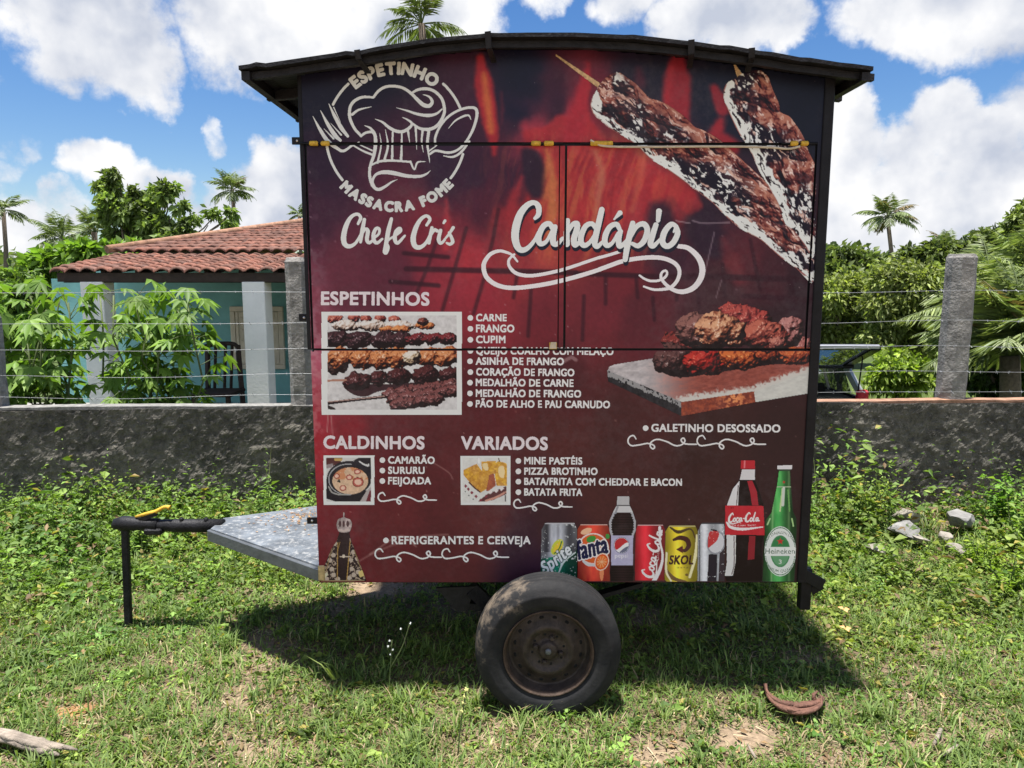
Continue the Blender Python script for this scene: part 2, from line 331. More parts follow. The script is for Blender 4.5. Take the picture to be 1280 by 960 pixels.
class Layer:
    def __init__(s, u0, v0, u1, v1, res=.0025, col=(128, 128, 128)):
        c = [at_y(u, v, YP) for u in (u0, u1) for v in (v0, v1)]
        s._grid(min(p[0] for p in c), max(p[0] for p in c), min(p[2] for p in c), max(p[2] for p in c), res, col)
    def _grid(s, x0, x1, z0, z1, res, col):
        s.res = res; s.x0 = x0; s.z1 = z1
        nx = int(math.ceil((x1 - x0) / res)) + 1; nz = int(math.ceil((z1 - z0) / res)) + 1
        xs = x0 + np.arange(nx) * res; zs = z1 - np.arange(nz) * res
        s.X, s.Z = np.meshgrid(xs, zs)
        s.U, s.V = to_px(np.stack([s.X, np.full_like(s.X, YP), s.Z], -1))
        s.rgb = np.empty(s.X.shape + (3,)); s.rgb[:] = col
        s.mask = np.zeros(s.X.shape, bool); s.clip = (s.X >= XL) & (s.X <= XR) & (s.Z >= ZB) & (s.Z <= ZT) & under_roof(s.X, s.Z)
    def idx(s, p):
        p = np.asarray(p, float); q = at_y(p[..., 0], p[..., 1], YP)
        return np.stack([(q[..., 0] - s.x0) / s.res, (s.z1 - q[..., 2]) / s.res], -1)
    def _bb(s, p, pad=2):
        q = s.idx(p); h, w = s.mask.shape
        i0 = max(0, int(q[..., 0].min()) - pad); i1 = min(w, int(q[..., 0].max()) + pad + 2); j0 = max(0, int(q[..., 1].min()) - pad); j1 = min(h, int(q[..., 1].max()) + pad + 2)
        return slice(j0, max(j0, j1)), slice(i0, max(i0, i1))
    def poly(s, pts, smooth=False):
        P = np.asarray(pts, float)
        if smooth: P = spline(P, None, 6, True)[0]
        m = np.zeros(s.mask.shape, bool); bb = s._bb(P); U = s.U[bb]; V = s.V[bb]; t = np.zeros(U.shape, bool)
        for (x1, y1), (x2, y2) in zip(P, np.roll(P, -1, 0)):
            if y1 == y2: continue
            t ^= ((V < y1) != (V < y2)) & (U < (x2 - x1) * (V - y1) / (y2 - y1) + x1)
        m[bb] = t; return m
    def dist(s, pts, far=40):
        """distance in photo pixels to a polyline"""
        P = np.asarray(pts, float); d = np.full(s.mask.shape, float(far)); pad = int(far * .0034 / s.res) + 2
        for a, b in zip(P[:-1], P[1:]):
            bb = s._bb(np.array([a, b]), pad); U = s.U[bb]; V = s.V[bb]; e = b - a; L2 = max(1e-9, e @ e)
            t = np.clip(((U - a[0]) * e[0] + (V - a[1]) * e[1]) / L2, 0, 1)
            d[bb] = np.minimum(d[bb], np.hypot(U - a[0] - t * e[0], V - a[1] - t * e[1]))
        return d
    def sdf_stroke(s, pts, r, sm=True, n=8):
        """signed distance to a brush line whose half-width varies"""
        r = np.asarray(r if np.ndim(r) else [r] * len(pts), float); P = np.asarray(pts, float)
        if sm: P, r = spline(P, r, n)
        d = np.full(s.mask.shape, 99.0); pad = int((r.max() + 14) * .0034 / s.res) + 2
        for a, b, ra, rb in zip(P[:-1], P[1:], r[:-1], r[1:]):
            bb = s._bb(np.array([a, b]), pad); U = s.U[bb]; V = s.V[bb]; e = b - a; L2 = max(1e-9, e @ e)
            t = np.clip(((U - a[0]) * e[0] + (V - a[1]) * e[1]) / L2, 0, 1)
            d[bb] = np.minimum(d[bb], np.hypot(U - a[0] - t * e[0], V - a[1] - t * e[1]) - (ra + (rb - ra) * t))
        return d
    def stroke(s, pts, r, sm=True): return s.sdf_stroke(pts, r, sm) < 0
    def ell(s, cu, cv, ru, rv, rot=0.0):
        """normalised radius of an ellipse"""
        c, n = math.cos(R(rot)), math.sin(R(rot)); x = s.U - cu; y = s.V - cv
        return np.hypot((x * c + y * n) / ru, (-x * n + y * c) / rv)
    def fill(s, m, col, a=1.0):
        if np.ndim(a) == 0 and a == 1.0 and np.ndim(col) == 1: s.rgb[m] = col; return
        w = (m * a)[..., None]; s.rgb = s.rgb * (1 - w) + np.asarray(col, float) * w
    def cut(s): return s.mask & s.clip & ~in_gap(s.X + s.res / 2, s.Z - s.res / 2)
    def sheet(s, name, parent, mat, depth, flat=False):
        m = s.cut()[:-1, :-1]; y = YP - depth
        if flat:
            vs_, fs = [], []; prev = {}
            for j in range(m.shape[0] + 1):
                runs = {}
                if j < m.shape[0]:
                    row = np.concatenate([[0], m[j].astype(np.int8), [0]]); dd = np.diff(row)
                    for a, b in zip(np.where(dd == 1)[0], np.where(dd == -1)[0]): runs[(a, b)] = prev.pop((a, b), j)
                for (a, b), j0 in prev.items():
                    k = len(vs_); xa, xb = s.x0 + a * s.res, s.x0 + b * s.res; za, zb = s.z1 - j0 * s.res, s.z1 - j * s.res
                    vs_ += [(xa, y, za), (xa, y, zb), (xb, y, zb), (xb, y, za)]; fs.append((k, k + 1, k + 2, k + 3))
                prev = runs
            if not fs: return None
            cols = np.tile(lin(s.rgb[0, 0]), (len(vs_), 1)); me = np_mesh(name, vs_, fs, cols)
        else:
            h, w = s.mask.shape; ids = np.arange(h * w).reshape(h, w); jj, ii = np.where(m)
            f = np.stack([ids[jj, ii], ids[jj + 1, ii], ids[jj + 1, ii + 1], ids[jj, ii + 1]], 1)
            used, inv = np.unique(f, return_inverse=True); f = inv.reshape(f.shape)
            vs_ = np.stack([s.X.ravel()[used], np.full(len(used), y), s.Z.ravel()[used]], 1)
            me = np_mesh(name, vs_, f, lin(np.clip(s.rgb.reshape(-1, 3)[used], 0, 255)))
        return obj(name, me, mat, parent)
def dilate(m, r):
    k = int(math.ceil(r)); o = m.copy(); H, W = m.shape
    for dj in range(-k, k + 1):
        for di in range(-k, k + 1):
            if 0 < dj * dj + di * di <= r * r + .3:
                a = m[max(0, -dj):H - max(0, dj), max(0, -di):W - max(0, di)]
                o[max(0, dj):H - max(0, -dj), max(0, di):W - max(0, -di)] |= a
    return o
_gl = {}
def glyph(s):
    """triangles of a string in the built-in typeface, and its extents"""
    if s in _gl: return _gl[s]
    cu = bpy.data.curves.new('lettering', 'FONT'); cu.body = s; cu.resolution_u = 5; cu.space_character = 1.07
    o = bpy.data.objects.new('lettering', cu); COL.objects.link(o); dg = bpy.context.evaluated_depsgraph_get(); ev = o.evaluated_get(dg); me = ev.to_mesh()
    me.calc_loop_triangles(); v = np.array([x.co[:2] for x in me.vertices]).reshape(-1, 2)
    t = np.array([x.vertices[:] for x in me.loop_triangles], int).reshape(-1, 3); tri = v[t] if len(t) else np.zeros((0, 3, 2))
    ev.to_mesh_clear(); bpy.data.objects.remove(o); bpy.data.curves.remove(cu)
    _gl[s] = (tri, v[:, 0].min() if len(v) else 0, v[:, 0].max() if len(v) else .3); return _gl[s]
CAP = glyph('H')[0][..., 1].max()
def tri_fill(L, tri):
    m = np.zeros(L.mask.shape, bool); q = L.idx(tri); H, W = m.shape
    for t in q:
        i0, i1 = int(max(0, t[:, 0].min() - 1)), int(min(W, t[:, 0].max() + 2)); j0, j1 = int(max(0, t[:, 1].min() - 1)), int(min(H, t[:, 1].max() + 2))
        if i1 <= i0 or j1 <= j0: continue
        X, Y = np.meshgrid(np.arange(i0, i1) + .5, np.arange(j0, j1) + .5)
        e = [(t[(k + 1) % 3, 0] - t[k, 0]) * (Y - t[k, 1]) - (t[(k + 1) % 3, 1] - t[k, 1]) * (X - t[k, 0]) for k in range(3)]
        m[j0:j1, i0:i1] |= ((e[0] >= 0) & (e[1] >= 0) & (e[2] >= 0)) | ((e[0] <= 0) & (e[1] <= 0) & (e[2] <= 0))
    return m
def text(L, s, u0, v0, h, u1=None, bold=0.0, shear=0.0, rot=0.0, v1=None):
    """letters standing on the line from (u0,v0) to (u1,v1), capitals h photo pixels tall"""
    tri, a, b = glyph(s); x = tri[..., 0] - a; y = tri[..., 1] / CAP * h
    sx = (u1 - u0) / (b - a) if u1 is not None else h / CAP
    x = x * sx + y * shear; ang = R(rot) if v1 is None else -math.atan2(v1 - v0, u1 - u0)
    p = np.stack([u0 + x * math.cos(ang) - y * math.sin(ang), v0 - x * math.sin(ang) - y * math.cos(ang)], -1)
    m = tri_fill(L, p)
    return dilate(m, bold * .00325 / L.res) if bold else m
def arc_text(L, s, cu, cv, r, h, a0, a1, bold=0.0, under=False, wx=1.0):
    """letters round a circle; r to mid-letter, angles from straight up (or straight down)"""
    ws = [(glyph(c)[2] - glyph(c)[1]) if c != ' ' else .28 for c in s]; gap = .13; tot = sum(ws) + gap * (len(s) - 1); pos = 0; m = np.zeros(L.mask.shape, bool)
    for c, w in zip(s, ws):
        mid = pos + w / 2; pos += w + gap
        if c == ' ': continue
        a = R(a0 + (a1 - a0) * mid / tot); tri, g0, g1 = glyph(c); k = r * R(abs(a1 - a0)) / tot * wx
        x = (tri[..., 0] - (g0 + g1) / 2) * k; y = (tri[..., 1] / CAP - .5) * h
        if not under: px = cu + (r + y) * math.sin(a) + x * math.cos(a); py = cv - (r + y) * math.cos(a) + x * math.sin(a)
        else: px = cu + (r - y) * math.sin(a) + x * math.cos(a); py = cv + (r - y) * math.cos(a) - x * math.sin(a)
        m |= tri_fill(L, np.stack([px, py], -1))
    return dilate(m, bold * .00325 / L.res) if bold else m
def Z(pts, x0, y0, k): return [(x0 + k * x, y0 + k * y) for x, y in pts]

M_INK = mat_print('printed_vinyl'); M_INKW = mat_print('printed_white_vinyl', .45, .2)
M_BLACK = mat_plain('black_paint', (.007, .007, .009), .5, 0, .5, 14, .15, 90, .2)
M_STEEL = mat_plain('dark_weathered_steel', (.014, .014, .016), .55, .2, .6, 20, .3, 120, .25)

trailer = thing('food_trailer', 'dark red food trailer with printed menu side, arched black roof and one black wheel showing', 'food trailer', (0.2, 3.5, 0))
TP = Vector((0.2, 3.5, 0))
def tpart(o):
    """keep a part built in world coordinates under the trailer's base"""
    o.parent = trailer; o.matrix_parent_inverse = Matrix.Translation(-TP); return o

# ---- ink of the whole side: dark top with roof shade put into it, flames, grill bars, maroon foot
def base_ink():
    L = Layer.__new__(Layer); L._grid(XL, XR, ZB, ZT, .0045, (80, 40, 50)); U, V = L.U, L.V
    K = [(385, 110, 26, 26, 46), (480, 60, 26, 27, 48), (650, 90, 24, 27, 52), (650, 150, 27, 26, 54), (560, 200, 52, 30, 56), (400, 210, 48, 28, 52), (400, 260, 70, 34, 58), (480, 335, 104, 42, 62), (425, 340, 112, 50, 68), (545, 300, 140, 44, 62),
         (590, 330, 185, 55, 68), (600, 255, 85, 34, 58), (590, 220, 58, 30, 56), (640, 225, 66, 30, 56), (635, 280, 165, 50, 62), (690, 240, 212, 118, 76), (680, 300, 195, 80, 70), (730, 240, 190, 62, 65), (735, 200, 205, 95, 74), (765, 250, 182, 60, 62), (800, 240, 186, 56, 64), (660, 172, 185, 62, 80), (720, 150, 190, 56, 74),
         (700, 130, 60, 32, 55), (755, 125, 120, 40, 60), (785, 220, 192, 84, 70), (850, 240, 165, 52, 62), (835, 290, 58, 32, 52), (890, 275, 50, 30, 50), (925, 320, 98, 40, 52), (960, 345, 78, 36, 48), (1005, 370, 58, 34, 46), (895, 130, 28, 33, 54), (950, 90, 26, 30, 48), (1005, 130, 24, 29, 47), (820, 95, 36, 34, 54), (790, 95, 38, 33, 54),
         (640, 335, 170, 54, 64), (600, 380, 168, 50, 66), (680, 400, 132, 44, 58), (780, 330, 132, 44, 56), (800, 400, 98, 38, 50), (750, 400, 118, 42, 54), (900, 390, 72, 38, 48), (960, 400, 60, 36, 46), (560, 370, 165, 52, 68), (600, 480, 92, 38, 50), (700, 480, 86, 40, 50), (395, 400, 150, 74, 92), (391, 460, 188, 100, 128), (392, 520, 172, 56, 82), (396, 570, 168, 46, 66), (430, 535, 140, 42, 60),
         (480, 560, 108, 40, 55), (560, 560, 92, 42, 52), (700, 560, 86, 45, 50), (780, 540, 76, 42, 48), (900, 560, 64, 42, 46), (980, 560, 58, 39, 45), (420, 650, 118, 40, 55), (480, 640, 100, 42, 52), (600, 640, 92, 44, 52), (760, 600, 80, 46, 50), (880, 620, 68, 43, 46), (1000, 650, 55, 37, 43), (405, 715, 118, 40, 55), (560, 705, 88, 40, 50), (655, 705, 55, 33, 58), (690, 660, 62, 38, 50), (800, 640, 75, 43, 48), (980, 720, 50, 36, 42)]
    wu = U + 26 * (fbm(U, V, 38, 4, seed=1) - .5); wv = V + 40 * (fbm(U, V, 44, 4, seed=2) - .5)
    acc = np.zeros(L.rgb.shape); sw = np.zeros(U.shape)
    for (u, v, r, g, b) in K:
        w = 1.0 / (((wu - u) * 1.35) ** 2 + ((wv - v) * .85) ** 2 + 90) ** 2; sw += w; acc += w[..., None] * np.array([r, g, b], float)
    rgb = acc / sw[..., None]
    def soft(m, col, a): L.rgb = L.rgb * (1 - (m * a)[..., None]) + np.asarray(col, float) * (m * a)[..., None]
    L.rgb = rgb
    def lick(pts, r, col, edge=5.0, a=.9):
        d = L.sdf_stroke(pts, r) + 5 * (fbm(U, V, 12, 3, seed=4) - .5); soft(1 - sstep(-edge, edge, d), col, a)
    def hole(pts, col, edge=5, a=.95):
        m = L.poly(pts, True).astype(float)
        P = spline(pts, None, 5, True)[0]; d = L.dist(np.vstack([P, P[:1]])); d = np.where(m > 0, -d, d) + 4 * (fbm(U, V, 14, 3, seed=6) - .5); soft(1 - sstep(-edge, edge, d), col, a)
    fb = [(652, 166), (664, 161), (682, 156), (700, 142), (712, 146), (722, 122), (731, 98), (737, 80), (738, 108), (736, 142), (750, 166), (772, 176), (800, 194), (838, 220), (868, 238), (878, 258), (866, 268), (852, 262), (838, 246), (822, 258), (806, 286), (780, 300), (740, 310), (690, 308), (660, 312), (640, 300), (646, 270), (656, 244), (668, 240), (682, 246), (684, 214), (676, 192), (660, 184)]
    P_ = spline(fb, None, 5, True)[0]; m_ = L.poly(fb, True); d_ = L.dist(np.vstack([P_, P_[:1]])); d_ = np.where(m_, -d_, d_) + 6 * (fbm(U, V, 11, 3, seed=8) - .5); soft((1 - sstep(-4, 3, d_)) * (1 - .55 * sstep(230, 305, V)), (196, 54, 62), .8)
    # vertical fire streaks in the hot middle
    hot = np.exp(-((U - 735) / 95) ** 2) * sstep(150, 200, V) * (1 - sstep(300, 350, V))
    st = fbm(U + .22 * (V - 230) + 16 * (fbm(U, V, 40, 2, seed=9) - .5), V * .16, 9, 4, .6, 5)
    soft(hot * sstep(.5, .68, st), (214, 118, 78), .6); soft(hot * sstep(.52, .36, st), (150, 36, 52), .6)
    lick([(601, 72), (604, 100), (610, 138), (615, 166), (618, 192)], [5, 11, 10, 7.5, 3], (192, 48, 58), 3.5)
    lick([(605, 92), (609, 125), (612, 150), (614, 165)], [3, 4, 4, 3], (224, 124, 72), 4, .8)
    lick([(627, 115), (628, 140), (627, 155)], [1, 2, 1], (100, 40, 60), 3, .7)
    lick([(735, 80), (729, 108), (722, 145), (716, 170)], [2, 6, 11, 12], (186, 48, 64), 5)
    lick([(848, 72), (846, 100), (846, 130), (852, 150)], [8, 17, 17, 10], (178, 46, 60), 5)
    lick([(840, 85), (836, 110), (834, 125)], [3, 5, 5], (190, 52, 64), 5, .7)
    lick([(798, 88), (800, 104)], [4, 7], (110, 38, 58), 6, .6)
    lick([(893, 110), (904, 136)], [6, 9], (170, 44, 58), 4); lick([(901, 150), (896, 172), (915, 182)], [5, 12, 10], (182, 50, 62), 5)
    hole([(652, 187), (672, 190), (680, 212), (677, 245), (664, 246), (655, 222)], (48, 28, 52))
    hole([(812, 255), (838, 258), (842, 285), (826, 306), (808, 298)], (58, 32, 52), 7, .85)
    hole([(856, 280), (880, 262), (900, 285), (918, 312), (896, 322), (868, 312)], (52, 31, 52), 7, .9)
    lick([(683, 188), (690, 220), (690, 258), (686, 300)], [3, 5, 6, 4], (226, 140, 84), 4, .75)
    lick([(744, 190), (752, 215), (748, 250), (742, 280)], [3, 4, 4, 2], (224, 150, 112), 4, .6)
    lick([(805, 195), (800, 225), (790, 262)], [3, 5, 3], (214, 110, 84), 4, .6)
    lick([(648, 300), (640, 260), (652, 222)], [10, 9, 3], (186, 54, 64), 5, .8)
    lick([(558, 250), (559, 285), (557, 310)], [2, 4, 3], (196, 60, 70), 4, .8)
    lick([(905, 300), (915, 325), (925, 350)], [5, 11, 6], (140, 52, 60), 6, .6)
    # smoky grill bars
    def bars(pts, r, a): soft(1 - sstep(-1.2, 1.6, L.sdf_stroke(pts, r, False)), (58, 22, 38), min(.92, a * 1.3))
    for v0, u0, u1, r in ((318.5, 505, 560, 2.6), (338, 508, 720, 3.2), (354, 488, 548, 2.6), (344, 720, 862, 3.0), (347, 862, 1016, 3.6), (372, 930, 1016, 3)):
        bars([(u0, v0 - 2), (u1, v0 + 3)], r, .62)
    for p in ([(583, 285), (570, 330), (553, 388)], [(546, 300), (534, 335), (521, 366)], [(606, 345), (598, 372), (592, 392)], [(623, 262), (616, 300), (612, 316)], [(646, 345), (642, 372)], [(664, 360), (660, 420)], [(795, 345), (797, 372)], [(845, 348), (846, 375)], [(903, 330), (906, 372)], [(938, 300), (950, 362)], [(985, 345), (996, 380)], [(757, 345), (757, 380)], [(730, 370), (728, 425)], [(816, 372), (818, 400)], [(872, 360), (874, 385)]):
        bars(p, 2.2, .5)
    L.rgb *= (1 + .16 * (fbm(U, V, 3.2, 3, seed=11) - .5) + .22 * (fbm(U, V, 60, 3, seed=12) - .5))[..., None]
    # sun-bleached, chalky patches by the near edge, rub marks, rivet dimples
    ch = sstep(424, 384, U) * sstep(300, 440, V) * (1 - sstep(540, 600, V)) * sstep(.42, .62, fbm(U, V, 7, 4, .6, 13))
    soft(ch, (222, 186, 200), .45)
    ch = sstep(420, 386, U) * sstep(250, 290, V) * (1 - sstep(330, 400, V)) * sstep(.45, .65, fbm(U, V, 9, 4, .6, 14)); soft(ch, (132, 100, 112), .6)
    for p, r, a in (([(462, 693), (500, 670), (520, 683)], .8, .45), ([(432, 712), (470, 690), (520, 672), (560, 668)], .9, .35), ([(862, 279), (850, 277), (845, 276)], .6, .6), ([(866, 276), (880, 279), (912, 278)], .8, .5),
                    ([(704, 452), (714, 447), (720, 450)], 2.0, .5), ([(536, 575), (560, 590), (566, 599)], .5, .4), ([(410, 517), (409, 540)], .5, .6), ([(414, 520), (416, 548)], .4, .6), ([(893, 290), (886, 320), (880, 345)], .6, .45), ([(902, 350), (895, 372)], .5, .4)):
        soft(1 - sstep(-.4, .8, L.sdf_stroke(p, r)), (205, 190, 195), a)
    rn = random.Random(3)
    spots = [(386 + rn.random() * 4, v) for v in range(215, 720, 14)] + [(694, v) for v in range(250, 420, 24)] + [(710, v) for v in range(200, 430, 26)] + [(rn.uniform(400, 1000), rn.uniform(200, 715)) for _ in range(90)]
    for (u, v) in spots:
        soft(1 - sstep(.3, 1.5, np.hypot(U - u, V - v)) if True else 0, (214, 190, 195), rn.uniform(.15, .6))
    wm = sstep(380, 520, V)[..., None]; L.rgb = (L.rgb * .90 - 2) * (1 + wm * np.array((.05, -.05, -.14))); L.mask[:] = True
    return L
base = base_ink()
hatch_l = (base.X > HX0) & (base.X < HXM0) & (base.Z < SEAM_T) & (base.Z > SEAM_B); hatch_r = (base.X > HXM1) & (base.X < HX1) & (base.Z < SEAM_T) & (base.Z > SEAM_B)
keep = base.mask
base.mask = keep & ~hatch_l & ~hatch_r; front = tpart(base.sheet('front_panel', None, M_INK, 0))
front['label'] = 'printed dark red menu side of the trailer'
base.mask = keep & hatch_l; h1 = tpart(base.sheet('hatch_door', None, M_INK, 0)); h1['label'] = 'wide serving hatch carrying the round white logo'
base.mask = keep & hatch_r; h2 = tpart(base.sheet('hatch_door', None, M_INK, 0)); h2['label'] = 'wide serving hatch carrying the skewers of meat'
DEP = [.0008]
def put(L, name, flat=False, mat=None, lift=0.0, label=None):
    o = L.sheet(name, front, mat or (M_INKW if flat else M_INK), DEP[0] + lift, flat)
    if label: o['label'] = label
    return o
WHITE = (226, 226, 224)
def flat_layer(u0, v0, u1, v1, col=WHITE): return Layer(u0, v0, u1, v1, .00125, col)

# ---- skewered meat
def relief(H, k, lx, ly):
    """lighting of the photographed food itself, as it was printed: soft light from (lx, ly), plus glaze"""
    gy, gx = np.gradient(H); n = 1 / np.sqrt(1 + (k * gx) ** 2 + (k * gy) ** 2); nx, ny = -k * gx * n, -k * gy * n
    lam = np.clip(nx * lx + ny * ly + n * .62, 0, 1); hx, hy = lx * .5, ly * .5; sp = np.clip(nx * hx + ny * hy + n * math.sqrt(max(.05, 1 - hx * hx - hy * hy)), 0, 1) ** 34
    return lam, sp
def skewer(poly_, edge, sticks, name, label, seed):
    us = [p[0] for p in poly_]; vs2 = [p[1] for p in poly_]
    L = Layer(min(us) - 50, min(vs2) - 30, max(us) + 8, max(vs2) + 8, .0024, (70, 30, 32)); U, V = L.U, L.V
    body = L.poly(poly_, True); d = L.dist(edge, 90); P = np.asarray(poly_, float); dall = L.dist(np.vstack([P, P[:1]]), 90)
    ax = np.array(edge[-1], float) - np.array(edge[0], float); ax /= np.linalg.norm(ax)
    along = (U - edge[0][0]) * ax[0] + (V - edge[0][1]) * ax[1]; across = -(U - edge[0][0]) * ax[1] + (V - edge[0][1]) * ax[0]
    wa = along + 10 * (fbm(along, across, 18, 3, .5, seed + 11) - .5); wc = across + 10 * (fbm(along, across, 17, 3, .5, seed + 12) - .5)
    lobes, lv = cells(wa * .8, wc * 1.1, 26, seed); chunk, cv = cells(wa, wc, 9, seed + 2)
    n1 = fbm(wa, wc * 1.3, 15, 4, .5, seed); n2 = fbm(wa * .8, wc * 1.3, 6, 3, .55, seed + 1); n3 = fbm(U, V, 36, 2, .5, seed + 2)
    H = 13 * np.sqrt(np.clip(dall / 34, 0, 1)) + 11 * np.clip(1 - lobes, 0, 1) + 1.2 * np.clip(1 - chunk * 1.2, 0, 1) + 7 * n1 + 1.6 * n2
    lam, sp = relief(H, 1.35, .35, -.62)
    c = np.zeros(L.rgb.shape)
    ramp = np.array([(16, 12, 24), (32, 15, 25), (58, 22, 29), (92, 37, 39), (132, 68, 60), (180, 120, 100)], float); t = np.clip(lam * 1.15 - .10 + .25 * (n3 - .5), 0, .999) * 5; k0 = t.astype(int); fr = (t - k0)[..., None]; c = ramp[k0] * (1 - fr) + ramp[np.minimum(5, k0 + 1)] * fr
    def mixc(w, col): c[:] = c * (1 - w[..., None]) + np.asarray(col, float) * w[..., None]
    dark = np.clip(sstep(.62, .46, n3 + .35 * (n1 - .5)) * np.clip(1.35 - np.abs(d - 24) / 24, 0, 1), 0, 1); mixc(.9 * dark, (22, 17, 34))
    gl = fbm(wa * .34, wc * 1.25, 4.4, 3, .5, seed + 31); mixc(np.clip(sp * 1.3, 0, 1) * sstep(.46, .60, gl), (240, 224, 214)); mixc(sstep(.63, .69, gl) * sstep(.5, .75, lam) * .85, (214, 176, 158))
    fl = fbm(wa * .6, wc * 1.3, 3.6, 3, .5, seed + 15); mixc(sstep(.60, .63, fl) * np.clip(dark * 1.3 + .12, 0, 1) * sstep(.42, .5, fbm(U, V, 14, 2, seed=seed + 5)), (224, 226, 222))
    w_edge = 1 + 19 * fbm(along, across * 0, 42, 3, .6, seed + 7) + 16 * (n2 - .5)
    mixc(sstep(1.0, -1.0, d - w_edge), (224, 229, 224)); mixc(((d < w_edge) & (fbm(wa * .45, wc * 1.4, 3.4, 3, .5, seed + 21) < .34)).astype(float), (40, 24, 34))
    mixc(sstep(1.6, .4, d) * sstep(.4, .55, n1), (150, 90, 84))
    L.rgb = c
    L.mask = body
    for a, b, r in sticks:
        m = L.stroke([a, b], [r * .35, r], False) & ~body; L.rgb[m] = np.array((196, 164, 120)) * (.8 + .4 * fbm(U, V, 2, 2)[m])[:, None]; L.mask |= m
    put(L, name, label=label)
k1 = [(749, 106), (756, 97.5), (767, 90.5), (776, 91), (784.5, 97.5), (793, 103), (802, 112), (811, 122), (822, 125), (832, 129.5), (845, 138), (857, 147), (868, 158), (880, 163), (899, 174), (911, 185), (950, 220), (990, 262), (1018, 300)]
e1 = [(740, 122), (737.5, 131), (741, 142), (751, 151), (763, 161), (779, 170), (795, 181), (811, 197), (830, 209), (848, 221.5), (866, 235), (890, 253), (908, 271), (926, 286), (951, 300), (975, 321), (996, 336), (1016, 352)]
skewer(k1 + e1[::-1], e1, [((695, 69), (749, 107), 3.2)], 'skewer_print', 'printed skewer of glazed meat, the larger one with its full wooden stick', 2)
DEP[0] += .0008
e2 = [(908, 104), (903.8, 115.3), (905.3, 127.4), (914.4, 148.5), (923.4, 166.7), (932.5, 180), (940, 194), (947.6, 212), (956.7, 227), (965.7, 242), (974.8, 260.3), (980.8, 278.5), (993, 290.5), (1005, 305.6), (1016, 322)]
k2 = [(920, 97), (932.5, 89.6), (950.6, 87.5), (959.7, 95.7), (965.7, 112.3), (973.3, 129), (974.8, 139.5), (986.9, 145.5), (996, 157.6), (1005, 172.7), (1011, 190.8), (1019, 206), (1019.6, 239), (1019, 281.5)]
skewer(k2 + e2[::-1], e2, [((918, 81), (925, 96), 4.0)], 'skewer_print', 'printed skewer of glazed meat, the smaller one by the roof corner', 5)
DEP[0] -= .0008

# ---- boned chicken on its board
def lump(L, cu, cv, ru, rv, cols, seed, rot=0, crisp=1.0):
    """one roasted piece: ragged outline, rough glazed skin, darker foot"""
    rm = min(ru, rv); w = fbm(L.U, L.V, max(3, rm * .8), 3, seed=seed) - .5; q = L.ell(cu, cv, ru, rv, rot) + .62 * w + .22 * (fbm(L.U, L.V, max(2, rm * .28), 3, seed=seed + 5) - .5); m = q < 1
    n = fbm(L.U, L.V, max(1.5, rm * .20), 4, .62, seed + 1); b = fbm(L.U, L.V, max(3, rm * .5), 3, .5, seed + 2); ck, _ = cells(L.U, L.V, max(2.2, rm * .34), seed)
    H = rm * 1.15 * np.sqrt(np.clip(1 - np.clip(q, 0, 1) ** 2, 0, 1)) + rm * crisp * (.075 * n + .035 * np.clip(1 - ck, 0, 1)) + rm * .30 * b
    lam, sp = relief(H * (.0031 / L.res), 1.0, -.38, -.58); t = np.clip(lam * 1.25 - .16 + .30 * (b - .5) + .34 * crisp * (n - .5), 0, 1)[..., None]
    c = np.array((26, 14, 18)) * (1 - np.clip(t * 2.4, 0, 1)) + np.asarray(cols[0], float) * np.clip(t * 2.4, 0, 1); u = np.clip((t - .42) * 2.2, 0, 1); c = c * (1 - u) + np.asarray(cols[1], float) * u
    h = np.clip(sp * 1.2, 0, 1) * sstep(.45, .68, n); c = c * (1 - h)[..., None] + np.asarray(cols[2], float) * h[..., None]
    L.rgb[m] = c[m]; L.mask |= m
